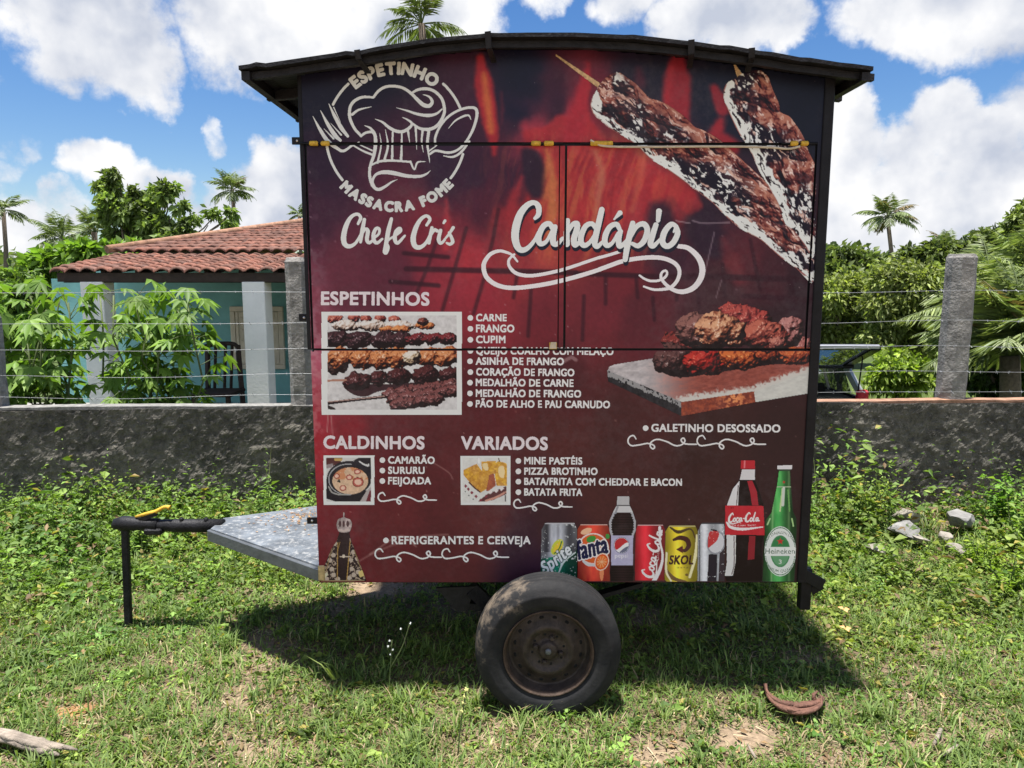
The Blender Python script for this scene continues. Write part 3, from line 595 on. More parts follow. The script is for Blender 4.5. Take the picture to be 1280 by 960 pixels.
def board():
    L = Layer(752, 376, 1018, 526, .0022, (40, 20, 24)); f = lambda p: Z(p, 750, 370, .21875); U, V = L.U, L.V
    n = fbm(U + .35 * V, V * 2.2, 6, 4, .6, 3); n2 = fbm(U, V, 3, 3, .6, 4)
    top = L.poly(f([(42, 425), (52, 402), (80, 390), (330, 350), (1195, 330), (1195, 437), (885, 545), (466, 606)])); left = L.poly(f([(40, 424), (466, 604), (466, 686), (44, 486)])); fr = L.poly(f([(464, 606), (888, 543), (889, 606), (464, 686)])); wh = L.poly(f([(880, 546), (1195, 432), (1192, 556), (888, 606)]))
    L.mask |= top | left | fr | wh
    t = sstep(800, 880, U + 30 * (n - .5)); g = np.stack([150 + 70 * n, 145 + 70 * n, 146 + 68 * n], -1); r = np.stack([112 + 70 * n, 52 + 50 * n, 46 + 40 * n], -1)
    c = g * (1 - t)[..., None] + r * t[..., None]
    lowe = f([(466, 604), (885, 545), (1195, 436)]); dl = L.dist(lowe, 30); w = sstep(10, 4, dl + 10 * (n2 - .5)) * (1 - .0); c = c * (1 - w)[..., None] + np.array((206, 204, 196)) * w[..., None]
    L.rgb[top] = c[top]; L.rgb[left] = (np.array((38, 38, 42)) * (.5 + 1.1 * n2)[..., None])[left]
    le = L.dist(f([(45, 424), (466, 602)]), 20); m = (le < 5 + 6 * (n2 - .3)) & left & (n2 > .42); L.rgb[m] = (150, 150, 150)
    c = np.stack([96 + 90 * n2, 42 + 50 * n2, 40 + 20 * n2], -1); k = (np.exp(-((U - 918) / 16) ** 2) * sstep(.4, .6, n2))[..., None]; c = c * (1 - k) + np.array((232, 150, 96)) * k
    L.rgb[fr] = c[fr]; L.rgb[wh] = (np.array((208, 210, 202)) * (.9 + .16 * n)[..., None])[wh]
    dk = L.poly(f([(345, 300), (560, 280), (1195, 260), (1195, 375), (1000, 390), (820, 415), (650, 440), (470, 465), (380, 430)]), True); L.fill(dk, (28, 14, 20))
    S = .21875
    P = lambda x, y, a, b, cols, sd, rot=0, cr=1.: lump(L, 750 + S * x, 370 + S * y, S * a, S * b, cols, sd, rot, cr)
    P(1160, 290, 62, 50, ((120, 60, 58), (190, 120, 112), (236, 200, 190)), 31); P(1120, 340, 92, 56, ((130, 46, 28), (206, 104, 58), (244, 176, 120)), 32); P(950, 332, 82, 58, ((120, 42, 28), (200, 96, 56), (244, 170, 110)), 33)
    P(790, 362, 112, 62, ((130, 46, 26), (214, 112, 56), (250, 190, 120)), 34, 8); P(830, 128, 165, 82, ((112, 34, 38), (184, 78, 70), (232, 170, 150)), 35, 12, 1.2)
    P(1075, 215, 96, 92, ((132, 78, 76), (196, 138, 132), (236, 206, 200)), 36, 0, 1.2); P(925, 225, 140, 92, ((120, 46, 42), (196, 108, 88), (246, 206, 180)), 37, 8, 1.2); P(1012, 268, 52, 42, ((130, 66, 62), (200, 130, 112), (240, 196, 180)), 38)
    P(470, 285, 140, 66, ((70, 24, 28), (134, 50, 46), (206, 130, 116)), 39, 14); P(425, 365, 118, 104, ((44, 26, 28), (104, 66, 64), (206, 190, 186)), 40, 0, 1.8); P(590, 378, 118, 82, ((120, 22, 24), (196, 54, 46), (244, 160, 130)), 41)
    P(560, 205, 118, 112, ((70, 38, 38), (148, 100, 92), (236, 222, 214)), 42, 0, 1.7); P(680, 198, 142, 106, ((140, 74, 52), (226, 172, 132), (252, 240, 220)), 43, 6, 1.2)
    put(L, 'chicken_board_print', label='printed picture of roast chicken on a wooden board')
board()

# ---- three framed food pictures
def framed(u0, v0, u1, v1, iu0, iv0, iu1, iv1):
    L = Layer(u0, v0, u1, v1, .0022, (224, 228, 224)); L.mask = (L.U > u0) & (L.U < u1) & (L.V > v0) & (L.V < v1); inn = (L.U > iu0) & (L.U < iu1) & (L.V > iv0) & (L.V < iv1); return L, inn
def picture_skewers():
    L, inn = framed(401.5, 389, 577, 518, 409.5, 394.5, 571, 512); f = lambda p: Z(p, 395, 385, .14844); U, V = L.U, L.V; S = .14844
    n = fbm(U, V, 4, 4, .6, 2); n2 = fbm(U, V, 2.2, 3, .65, 3); L.rgb[inn] = (np.array((216, 216, 214)) * (.86 + .2 * n)[..., None])[inn]
    def P(x, y, a, b, cols, sd, rot=0, cr=1.0):
        keep_ = L.rgb.copy(); km = L.mask.copy(); lump(L, 395 + S * x, 385 + S * y, S * a, S * b, cols, sd, rot, cr); L.rgb[~inn] = keep_[~inn]; L.mask = km
    for k, x in enumerate((160, 320, 420, 540, 660)): P(x, 95 - 6 * (k % 2), 75 if k == 0 else 52, 40, ((120, 44, 44), (200, 116, 96), (236, 196, 178)), 50 + k)
    for k, x in enumerate((250, 470, 700)): P(x, 150, 130, 48, ((196, 170, 150), (226, 224, 218), (236, 236, 232)), 60 + k, 0, .5)
    for k, x in enumerate((600, 690, 740, 900, 950)): P(x, 178 - 30 * (k > 2), 56, 30, ((170, 84, 44), (222, 150, 92), (240, 206, 160)), 65 + k)
    P(905, 115, 50, 36, ((40, 24, 28), (140, 70, 60), (220, 180, 160)), 71)
    for k, x in enumerate((170, 360, 560, 710, 850, 980, 1110)): P(x, 270 - (k > 3) * 8, 118 if k < 4 else 90, 72 if k < 4 else 54, ((26, 16, 22), (74 if k < 4 else 128, 44, 50), (206, 186, 190)), 72 + k, -8, 1.2)
    P(170, 490, 90, 70, ((60, 40, 40), (110, 80, 76), (150, 130, 120)), 80)
    for k, x in enumerate((210, 400, 560, 700, 960, 1110)): P(x, 420 - (k > 3) * 10, 115, 90 - (k > 3) * 8, ((132, 60, 32), (216, 144, 92), (244, 224, 196)), 81 + k, -10)
    P(810, 420, 80, 66, ((200, 176, 140), (228, 222, 210), (236, 232, 226)), 88)
    sh = L.poly(f([(250, 640), (640, 640), (1185, 600), (1185, 660), (600, 690), (420, 745), (300, 720)]), True) & inn; L.rgb[sh] = (58, 34, 40)
    for k, (x, y, a, b) in enumerate(((1120, 560, 95, 66), (920, 570, 120, 78), (700, 580, 105, 76), (530, 590, 80, 66), (350, 620, 116, 78))): P(x, y, a, b, ((30, 14, 20), (86, 40, 42), (206, 176, 178)), 90 + k, -6)
    for k in range(16): P(640 + (k % 6) * 100 + 30 * (k // 6), 720 + (k // 6) * 48 - (k % 6) * 14, 84, 52, ((44, 22, 26), (132, 78, 76), (220, 186, 184)), 100 + k, -8, 1.3)
    for p, r, c in (([(95, 612), (250, 606)], 9, (176, 130, 110)), ([(98, 802), (330, 772), (575, 748)], 13, (34, 20, 24)), ([(100, 790), (575, 742)], 4, (180, 150, 140)), ([(96, 830), (150, 852)], 14, (40, 34, 34))):
        m = L.stroke(f(p), S * r, False) & inn; L.rgb[m] = c
    put(L, 'food_picture', label='white framed picture of rows of grilled skewers')
picture_skewers()
def picture_soup():
    L, inn = framed(404, 568.5, 467.8, 631, 408, 572.2, 463.8, 627); S = 1 / 12; f = lambda p: Z(p, 400, 560, S); E = lambda x, y, a, b, r=0: L.ell(400 + S * x, 560 + S * y, S * a, S * b, r); U, V = L.U, L.V
    n = fbm(U, V, 2.5, 4, .6, 7); L.rgb[inn] = (206, 206, 202)
    def F(m, c): m = m & inn; L.rgb[m] = c
    F(L.poly(f([(95, 145), (340, 145), (300, 230), (95, 300)])), (84, 44, 44)); F(L.poly(f([(210, 150), (340, 150), (330, 190), (220, 190)])), (196, 164, 96)); F(L.poly(f([(95, 250), (200, 230), (180, 290), (95, 310)])), (150, 140, 140))
    F(L.poly(f([(500, 190), (580, 145), (765, 145), (765, 420), (600, 300)])), (30, 30, 38)); F(L.poly(f([(95, 470), (130, 440), (200, 620), (700, 640), (600, 800), (230, 800), (95, 760)])), (28, 27, 34)); F(L.poly(f([(700, 640), (765, 580), (765, 800), (600, 800)])), (176, 168, 166)); F(L.poly(f([(745, 640), (765, 640), (765, 800), (690, 800)])), (110, 44, 54))
    F(E(440, 455, 335, 262) < 1, (34, 34, 42)); F((E(420, 470, 296, 236) < 1) & (E(424, 472, 284, 224) > 1) & (U < 440), (168, 170, 170)); F(E(452, 480, 282, 216) < 1, (36, 34, 38))
    s = (E(455, 492, 268, 202) < 1) & inn; L.rgb[s] = (np.array((216, 184, 152)) * (.86 + .28 * n)[..., None])[s]
    o = s & (fbm(U, V, 6, 3, .5, 9) > .5) & (V < 560 + S * 470); L.rgb[o] = (206, 142, 100)
    for k, (x, y, r) in enumerate(((560, 355, 50), (250, 420, 46), (440, 440, 50), (345, 600, 52), (570, 510, 84))):
        q = E(x, y, r, r * .82) + .3 * (n - .5); F(q < 1, (188, 96, 84)); F(q < .62, (232, 196, 172)); F((q > .9) & (q < 1.05), (120, 60, 48))
    F(L.poly(f([(255, 510), (290, 455), (310, 520)])), (44, 44, 34)); F(L.stroke(f([(590, 200), (660, 245), (720, 262), (730, 240)]), [.8, 1.0, 1.4, .8]), (210, 212, 210)); F(L.stroke(f([(130, 580), (180, 660), (280, 695), (400, 695)]), .9), (160, 160, 154))
    put(L, 'food_picture', label='white framed picture of a pot of shrimp soup')
picture_soup()
def picture_pastry():
    L, inn = framed(575.4, 569.2, 638, 631, 578.5, 572.5, 634, 628); S = 1 / 12; f = lambda p: Z(p, 570, 560, S); U, V = L.U, L.V
    n = fbm(U, V, 2.4, 4, .62, 17); n2 = fbm(U, V, 7, 3, .5, 18); L.rgb[inn] = (np.array((222, 224, 218)) * (.93 + .1 * n)[..., None])[inn]
    def F(m, c):
        m = m & inn; c = np.asarray(c, float); L.rgb[m] = c if c.ndim == 1 else c[m]
    crust = lambda k: np.stack([168 + 80 * n * k, 104 + 100 * n * k, 36 + 90 * n2 * n], -1)
    F(L.poly(f([(330, 800), (470, 690), (755, 570), (755, 690), (560, 780), (420, 805)])), (94, 52, 54)); F(L.stroke(f([(450, 790), (600, 740), (745, 660)]), 1.3), (206, 150, 132))
    for x, y in ((520, 660), (610, 640), (690, 610)): F(L.poly(f([(x - 40, y), (x, y - 40), (x + 30, y), (x - 10, y + 34)])), (230, 222, 218))
    F(L.poly(f([(560, 240), (640, 195), (760, 230), (762, 565), (610, 570), (590, 460)])), crust(1.2)); F(L.poly(f([(380, 200), (600, 195), (580, 300), (570, 420), (500, 400), (390, 340)])), crust(1.05))
    F(L.poly(f([(110, 330), (310, 235), (390, 345), (520, 380), (545, 560), (370, 670), (250, 570), (110, 400)])), crust(1.0)); F(L.poly(f([(500, 400), (570, 380), (600, 560), (480, 650), (450, 640)])), np.stack([128 + 70 * n, 62 + 50 * n, 50 + 20 * n], -1))
    F(L.stroke(f([(200, 520), (260, 580), (360, 660)]), .9), (88, 48, 44)); F(L.poly(f([(400, 240), (470, 230), (480, 330), (420, 320)]), True), (236, 214, 160)); F(L.poly(f([(640, 290), (720, 280), (720, 440), (650, 420)]), True), (240, 216, 160))
    for x, y in ((145, 570), (185, 615), (237, 668), (300, 725), (370, 780), (450, 725)): F(L.poly(f([(x - 24, y), (x, y - 28), (x + 26, y), (x, y + 28)])), (134, 52, 66))
    for x, y in ((140, 655), (190, 712), (260, 768)): F(L.poly(f([(x - 12, y), (x, y - 12), (x + 12, y), (x, y + 12)])), (70, 80, 84))
    F(L.stroke(f([(735, 640), (740, 800)]), .6), (60, 60, 58)); F(L.stroke(f([(640, 155), (652, 205)]), .6), (90, 80, 60)); F(L.stroke(f([(345, 160), (345, 225)]), .9), (236, 238, 236))
    put(L, 'food_picture', label='white framed picture of fried pastries in a checked basket')
picture_pastry()

# ---- crowned robed statue
def statue():
    L = Layer(398, 638, 460, 729, .0016, (44, 30, 32)); f = lambda p: Z(p, 395, 560, .18215); U, V = L.U, L.V; S = .18215
    n = fbm(U, V, 2.0, 3, .6, 21); n2 = fbm(U, V, 4, 3, .6, 22)
    dress = L.poly(f([(160, 575), (228, 575), (236, 625), (262, 690), (300, 790), (345, 912), (22, 915), (60, 800), (105, 690), (140, 640)])); L.mask |= dress
    L.rgb[dress] = (np.array((46, 32, 34)) * (.75 + .5 * n)[..., None])[dress]
    orn = dress & (n > .6) & (np.abs(U - (395 + S * 190)) > S * 42); L.rgb[orn] = (168, 150, 132)
    for x, y in ((95, 770), (240, 770), (120, 735), (255, 715), (110, 830), (245, 830), (75, 900), (120, 870), (150, 900), (260, 870), (290, 850), (230, 890), (130, 655), (285, 760), (65, 860)):
        m = (L.ell(395 + S * x, 560 + S * y, S * 15, S * 15) + .9 * (n - .5) < 1) & dress; L.rgb[m] = (186, 170, 154)
    def F(p, r, c, sm=False): m = L.stroke(f(p), S * r, sm) & dress; L.rgb[m] = c
    F([(150, 650), (146, 900)], 3, (164, 130, 70)); F([(234, 640), (212, 905)], 3, (176, 140, 76)); F([(165, 645), (150, 700)], 2.5, (150, 120, 70)); F([(165, 745), (235, 746)], 3.5, (196, 180, 160)); F([(60, 880), (110, 690)], 3, (140, 116, 78)); F([(330, 890), (262, 700)], 3, (140, 116, 78)); F([(40, 912), (330, 908)], 4, (150, 130, 100))
    m = L.ell(395 + S * 190, 560 + S * 742, S * 10, S * 12) < 1; L.rgb[m] = (216, 200, 180)
    m = L.poly(f([(290, 850), (322, 835), (332, 875), (302, 888)])); L.rgb[m & dress] = (214, 190, 120); m = L.poly(f([(50, 870), (78, 850), (84, 870), (60, 896)])); L.rgb[m & dress] = (206, 200, 170)
    cr = L.poly(f([(160, 575), (140, 530), (150, 490), (175, 478), (186, 470), (184, 450), (190, 440), (197, 450), (195, 470), (210, 480), (236, 492), (246, 525), (226, 575)]), True); L.mask |= cr
    L.rgb[cr] = (np.array((176, 160, 156)) * (.6 + .75 * n2)[..., None])[cr]
    for x in (165, 190, 218): m = (L.ell(395 + S * x, 560 + S * 520, S * 9, S * 22) < 1) & cr; L.rgb[m] = (84, 60, 62)
    m = L.stroke(f([(158, 560), (190, 570), (228, 560)]), S * 5) & cr; L.rgb[m] = (206, 190, 180)
    put(L, 'statue_print', label='printed figure of a crowned statue in a dark robe')
statue()

# ---- drinks along the foot
SE, SF = .18237, .18744
fe = lambda p: Z(p, 670, 560, SE); ff = lambda p: Z(p, 820, 560, SF)
def drink(u0, v0, u1, v1): L = Layer(u0, v0, u1, v1, .0016, (60, 60, 60)); return L, fbm(L.U, L.V, 2.2, 3, .6, int(u0) % 17), fbm(L.U, L.V * .3, 6, 3, .5, int(u0) % 13)
def cyl(L, ua, ub, lo=.55, hi=1.15, at=.35):
    """printed roundness of a can: paler band, darker rims"""
    t = (L.U - ua) / (ub - ua); return (lo + (hi - lo) * np.exp(-((t - at) / .28) ** 2))[..., None]
def F(L, m, c):
    c = np.asarray(c, float); L.rgb[m] = c if c.ndim == 1 else c[m]
CC = [([(26, 6), (22, -2), (12, 6), (4, 24), (6, 40), (16, 44), (28, 34)], [2, 3, 4, 5, 5, 4, 2]), ([(38, 22), (30, 28), (31, 40), (38, 40), (42, 30), (38, 22)], 3), ([(58, 24), (50, 22), (46, 34), (52, 42), (60, 36)], 3), ([(74, 24), (66, 24), (62, 36), (68, 40), (75, 28), (74, 38), (80, 38)], 3), ([(84, 26), (92, 25)], 2),
      ([(122, 4), (116, -4), (104, 8), (98, 26), (102, 40), (112, 42), (122, 32)], [2, 3, 4, 5, 5, 4, 2]), ([(132, 22), (125, 28), (126, 40), (133, 40), (137, 30), (132, 22)], 3), ([(150, -4), (144, 20), (143, 40), (150, 40)], [3, 3.5, 3, 2]), ([(168, 24), (159, 24), (156, 36), (162, 40), (169, 28), (168, 39), (176, 38)], 3), ([(4, 44), (2, 52), (30, 52), (60, 46), (74, 50)], [1, 2.5, 2.5, 2, 1])]
def cola_script(L, org, ux, vx, k, clip):
    """flowing white cola lettering; org origin, ux/vx unit axes in photo pixels"""
    m = np.zeros(L.mask.shape, bool)
    for p, r in CC:
        q = [(org[0] + x * ux[0] + y * vx[0], org[1] + x * ux[1] + y * vx[1]) for x, y in p]; m |= L.stroke(q, np.asarray(r if np.ndim(r) else [r] * len(p), float) * k)
    F(L, m & clip, (236, 232, 230))
def sprite():
    L, n, n2 = drink(674, 651, 723, 728); body = L.poly(fe([(62, 512), (262, 510), (282, 560), (285, 920), (30, 920), (36, 560)])); L.mask |= body; U, V = L.U, L.V
    g = np.stack([150 + 90 * (n2 - .3), 154 + 90 * (n2 - .3), 160 + 90 * (n2 - .3)], -1) * cyl(L, 676, 721, .5, 1.25, .45); F(L, body, g)
    t_ = (L.U - 676) / 45; dk = .85 * np.exp(-((t_ - .16) / .09) ** 2) + .7 * np.exp(-((t_ - .80) / .10) ** 2) + .3 * np.exp(-((t_ - .48) / .05) ** 2); dk = (dk * (L.V < 690))[..., None]; L.rgb = np.where(body[..., None], L.rgb * (1 - dk) + np.array((52, 52, 58)) * dk, L.rgb)
    gr = L.poly(fe([(30, 760), (120, 745), (180, 800), (285, 690), (290, 925), (25, 925)])); F(L, body & gr, np.stack([8 + 30 * n, 96 + 40 * n, 74 + 30 * n], -1) * cyl(L, 676, 721, .5, 1.25))
    F(L, body & (L.stroke(fe([(52, 800), (56, 860), (70, 900)]), [1.2, 1.6, .8])), (210, 222, 216)); F(L, body & L.stroke(fe([(150, 870), (190, 780), (270, 715)]), [.7, 1.3, .7]), (206, 220, 214))
    F(L, body & (L.ell(670 + SE * 145, 560 + SE * 678, SE * 34, SE * 60, 32) < 1), (206, 212, 70)); F(L, body & (L.ell(670 + SE * 150, 560 + SE * 682, SE * 22, SE * 46, 32) < 1), (236, 204, 60)); F(L, body & L.stroke(fe([(126, 722), (158, 690), (176, 640)]), .8), (60, 130, 60))
    t = text(L, 'Sprite', 670 + SE * 66, 560 + SE * 868, 15, 670 + SE * 300, .9, .25, v1=560 + SE * 680)
    F(L, body & dilate(t, 2), (20, 60, 52)); F(L, body & t, (226, 232, 230)); F(L, body & (n > .74), (206, 212, 210))
    F(L, body & (L.V < 560 + SE * 521), (190, 190, 194)); F(L, body & (L.V < 560 + SE * 514), (110, 110, 112))
    put(L, 'can_print', label='printed silver and green soda can')
def fanta():
    L, n, n2 = drink(720, 652, 764, 728); body = L.poly(fe([(305, 522), (488, 522), (504, 560), (506, 912), (278, 912), (280, 560)])); L.mask |= body
    F(L, body, np.stack([200 + 50 * (n2 - .3), 62 + 60 * (n2 - .3), 44 + 20 * n2], -1) * cyl(L, 721, 762, .66, 1.18, .5)); F(L, body & (L.V < 560 + SE * 530), (206, 170, 160))
    F(L, body & (L.ell(670 + SE * 345, 560 + SE * 570, SE * 40, SE * 20, -20) < 1), (240, 190, 150)); F(L, body & (L.ell(670 + SE * 450, 560 + SE * 850, SE * 14, SE * 60) < 1), (244, 150, 100))
    F(L, body & (L.ell(670 + SE * 392, 560 + SE * 690, SE * 108, SE * 108) < 1), (236, 214, 204)); F(L, body & (L.ell(670 + SE * 392, 560 + SE * 690, SE * 98, SE * 98) < 1), (222, 100, 44))
    F(L, body & (L.ell(670 + SE * 378, 560 + SE * 624, SE * 34, SE * 22, -20) < 1), (66, 150, 60)); F(L, body & (L.ell(670 + SE * 490, 560 + SE * 605, SE * 14, SE * 18) < 1), (66, 150, 70))
    t = text(L, 'fanta', 670 + SE * 290, 560 + SE * 765, 22.5, 670 + SE * 500, 1.2, .12, v1=560 + SE * 715); F(L, body & dilate(t, 3), (236, 232, 228)); F(L, body & t, (24, 28, 66))
    q = L.ell(670 + SE * 450, 560 + SE * 780, SE * 44, SE * 56, 20); F(L, body & (q < 1.1), (240, 214, 190)); F(L, body & (q < .96), (226, 84, 30)); F(L, body & (q < .78), (238, 124, 52))
    for a in range(0, 180, 36): F(L, body & (q < .78) & L.stroke([(670 + SE * (450 + 50 * math.cos(R(a))), 560 + SE * (780 + 50 * math.sin(R(a)))), (670 + SE * (450 - 50 * math.cos(R(a))), 560 + SE * (780 - 50 * math.sin(R(a))))], .28, False), (246, 190, 140))
    F(L, body & L.stroke(fe([(325, 775), (355, 800), (398, 804)]), 1.5), (214, 214, 210)); put(L, 'can_print', label='printed orange red soda can')
def pepsi_bottle():
    L, n, n2 = drink(758, 616, 799, 728); body = L.poly(fe([(556, 330), (638, 330), (640, 390), (660, 430), (684, 500), (684, 560), (668, 600), (664, 640), (664, 800), (672, 850), (664, 912), (512, 912), (506, 850), (514, 800), (512, 640), (512, 600), (500, 560), (500, 500), (530, 430), (552, 390)])); L.mask |= body
    rib = .5 + .5 * np.sin(L.V * 2.0); F(L, body, np.stack([26 + 16 * rib, 16 + 10 * rib, 18 + 10 * rib], -1) * cyl(L, 762, 794, .75, 1.2, .5))
    ed = L.dist(fe([(556, 330), (552, 390), (530, 430), (500, 500), (500, 560), (512, 600)]), 8); ed2 = L.dist(fe([(640, 390), (660, 430), (684, 500), (684, 560), (668, 600)]), 8); F(L, body & ((ed < 2.6 + rib) | (ed2 < 2.2 + rib)), (176, 176, 180))
    F(L, body & (L.V < 560 + SE * 440), (206, 206, 206)); F(L, body & (L.V < 560 + SE * 396), np.stack([186 + 50 * (np.sin(L.U * 4) * .3)] * 3, -1)); F(L, body & (np.abs(L.V - (560 + SE * 392)) < .7), (90, 90, 92)); F(L, body & L.stroke(fe([(545, 445), (560, 400)]), 1.2), (150, 152, 156))
    lab = body & (L.V > 560 + SE * 598) & (L.V < 560 + SE * 802); F(L, lab, np.stack([174 + 20 * n, 170 + 20 * n, 196 + 20 * n], -1))
    q = L.ell(670 + SE * 586, 560 + SE * 666, SE * 50, SE * 52); w = (L.V - 560 - SE * 676) + .45 * (L.U - 670 - SE * 586) + 1.6 * np.sin((L.U - 670 - SE * 586) * .28)
    F(L, q < 1.08, (120, 124, 150)); F(L, q < 1, (236, 234, 234)); F(L, (q < .97) & (w < -.6), (196, 46, 52)); F(L, (q < .97) & (w > 4.4), (104, 108, 130))
    F(L, text(L, 'pepsi', 670 + SE * 542, 560 + SE * 752, 5.2, 670 + SE * 632, .2), (238, 236, 238)); put(L, 'bottle_print', label='printed small dark soda bottle with lilac label')
def cola_can():
    L, n, n2 = drink(793, 653, 833, 728); body = L.poly(fe([(698, 524), (868, 524), (884, 560), (880, 908), (676, 908), (682, 560)])); L.mask |= body
    F(L, body, np.stack([186 + 30 * n2, 32 + 22 * n2, 44 + 22 * n2], -1) * cyl(L, 795, 831, .62, 1.2, .32)); F(L, body & (L.V < 560 + SE * 531), (206, 170, 170))
    cola_script(L, (670 + SE * 722, 560 + SE * 880), (SE * .42, -SE * 1.86), (SE * 1.75, SE * .32), .33, body)
    F(L, body & L.stroke(fe([(848, 545), (850, 640), (868, 740), (850, 830), (810, 908)]), [1.8, 1.2, 1.4, 2.0, 2.8]), (234, 230, 230)); F(L, text(L, 'CLASSIC', 670 + SE * 838, 560 + SE * 770, 1.7, 670 + SE * 838 + 14.5, .1, 0, 82), (226, 190, 190)); put(L, 'can_print', label='printed red cola can with white script')
def skol():
    L, n, n2 = drink(829, 654, 873, 728); body = L.poly(ff([(88, 515), (260, 515), (278, 555), (276, 880), (262, 890), (70, 890), (54, 876), (62, 555)])); L.mask |= body
    F(L, body, np.stack([196 + 50 * n2, 176 + 48 * n2, 34 + 40 * n2], -1) * cyl(L, 831, 871, .6, 1.18, .4)); F(L, body & (L.V < 560 + SF * 526), (190, 180, 120))
    F(L, body & L.stroke(ff([(95, 530), (150, 560), (230, 540), (262, 600)]), [1, 2.2, 1, 1]), (84, 66, 40)); F(L, body & L.stroke(ff([(66, 820), (120, 870), (200, 890)]), [2.5, 2.5, 1]), (120, 92, 56)); F(L, body & L.stroke(ff([(272, 580), (262, 720), (225, 860)]), [1, 2, 1.6]), (240, 232, 180)); F(L, body & L.stroke(ff([(70, 700), (68, 820), (100, 886)]), [1.2, 1.4, 1]), (236, 228, 190))
    F(L, body & L.stroke(ff([(118, 612), (160, 598), (205, 612), (218, 650), (195, 682), (165, 680)]), [1.6, 2.8, 3.2, 3.0, 2.2, 1.4]), (74, 38, 34)); F(L, body & L.poly(ff([(134, 676), (178, 650), (180, 702)])), (96, 40, 36))
    t = text(L, 'SKOL', 820 + SF * 88, 560 + SF * 775, 10.6, 820 + SF * 246, .9, .15); F(L, body & t, (66, 34, 32)); F(L, body & text(L, 'CERVEJA PILSEN', 820 + SF * 140, 560 + SF * 802, 1.8, 820 + SF * 224), (110, 86, 50)); F(L, body & (L.ell(820 + SF * 205, 560 + SF * 845, 2, 1.6) < 1), (120, 96, 50)); put(L, 'can_print', label='printed yellow beer can with arrow mark')
def pepsi_can():
    L, n, n2 = drink(869, 651, 908, 728); body = L.poly(ff([(305, 498), (450, 498), (456, 520), (456, 888), (275, 888), (276, 560), (292, 520)])); L.mask |= body
    t_ = (L.U - 871) / 35; sh = 150 + 85 * np.exp(-((t_ - .28) / .16) ** 2) + 50 * np.exp(-((t_ - .85) / .10) ** 2) + 26 * (n - .5); F(L, body, np.stack([sh, sh + 3, sh + 8], -1)); F(L, body & L.poly(ff([(350, 710), (408, 700), (404, 888), (342, 888)])), (40, 34, 44)); F(L, body & L.poly(ff([(424, 690), (456, 640), (456, 888), (416, 888)])), (60, 50, 56)); F(L, body & (np.abs(L.U - (820 + SF * 290)) < .9 + .8 * (n - .5)), (104, 106, 112))
    q = L.ell(820 + SF * 400, 560 + SF * 630, SF * 62, SF * 80, 10); F(L, body & (q < 1), (214, 214, 218)); F(L, body & (q > .86) & (q < 1), (150, 152, 160)); F(L, body & L.poly(ff([(352, 570), (380, 552), (418, 562), (410, 610), (370, 650), (346, 660)]), True), (196, 60, 62)); F(L, body & L.stroke(ff([(370, 545), (402, 550)]), .9), (40, 40, 48)); F(L, body & (n > .78), (236, 238, 240)); F(L, body & (L.V < 560 + SF * 508), (70, 70, 76)); put(L, 'can_print', label='printed silver and black soda can')
def cola_bottle():
    L, n, n2 = drink(902, 572, 958, 728); body = L.poly(ff([(565, 80), (658, 80), (660, 140), (658, 210), (690, 290), (716, 380), (722, 440), (722, 580), (705, 640), (708, 888), (470, 888), (455, 840), (470, 760), (462, 580), (462, 430), (472, 370), (510, 270), (556, 212), (572, 140), (562, 136)])); L.mask |= body
    F(L, body, (25, 13, 15)); F(L, body & L.poly(ff([(512, 270), (556, 218), (550, 300), (545, 382), (472, 382)])), (222, 222, 222)); F(L, body & L.poly(ff([(470, 578), (532, 582), (530, 760), (512, 850), (458, 852), (472, 760)])), (218, 218, 216)); F(L, body & L.stroke(ff([(520, 590), (520, 770), (505, 840)]), .7), (130, 120, 120)); F(L, body & L.stroke(ff([(548, 250), (536, 380)]), .6), (110, 100, 100))
    F(L, body & L.poly(ff([(608, 220), (640, 215), (672, 290), (682, 382), (640, 382), (628, 300)])), (168, 40, 52)); F(L, body & L.poly(ff([(620, 585), (662, 585), (656, 740), (610, 745)])), (142, 36, 46)); F(L, body & (L.V < 560 + SF * 212), (216, 214, 214)); F(L, body & (L.V < 560 + SF * 142), (190, 44, 54)); F(L, body & (np.abs(L.V - (560 + SF * 140)) < .6), (110, 30, 36)); F(L, body & L.stroke(ff([(590, 85), (588, 130)]), 1), (222, 120, 124))
    lab = L.poly(ff([(460, 382), (716, 386), (724, 580), (458, 578)])); L.mask |= lab; F(L, lab, np.stack([186 + 20 * n2, 34 + 14 * n2, 46 + 14 * n2], -1))
    cola_script(L, (820 + SF * 484, 560 + SF * 438), (SF * 1.18, -SF * .02), (-SF * .10, SF * 1.28), .26, lab); F(L, lab & L.stroke(ff([(470, 495), (500, 528), (580, 540), (712, 526)]), [.8, 1.8, 1.8, .6]), (236, 230, 230)); F(L, text(L, 'ORIGINAL', 820 + SF * 478, 560 + SF * 404, 1.6, 820 + SF * 520), (70, 20, 26)); F(L, text(L, 'ORIGINAL TASTE', 820 + SF * 508, 560 + SF * 522, 1.8, 820 + SF * 668), (234, 214, 214)); put(L, 'bottle_print', label='printed tall cola bottle with red cap and label')
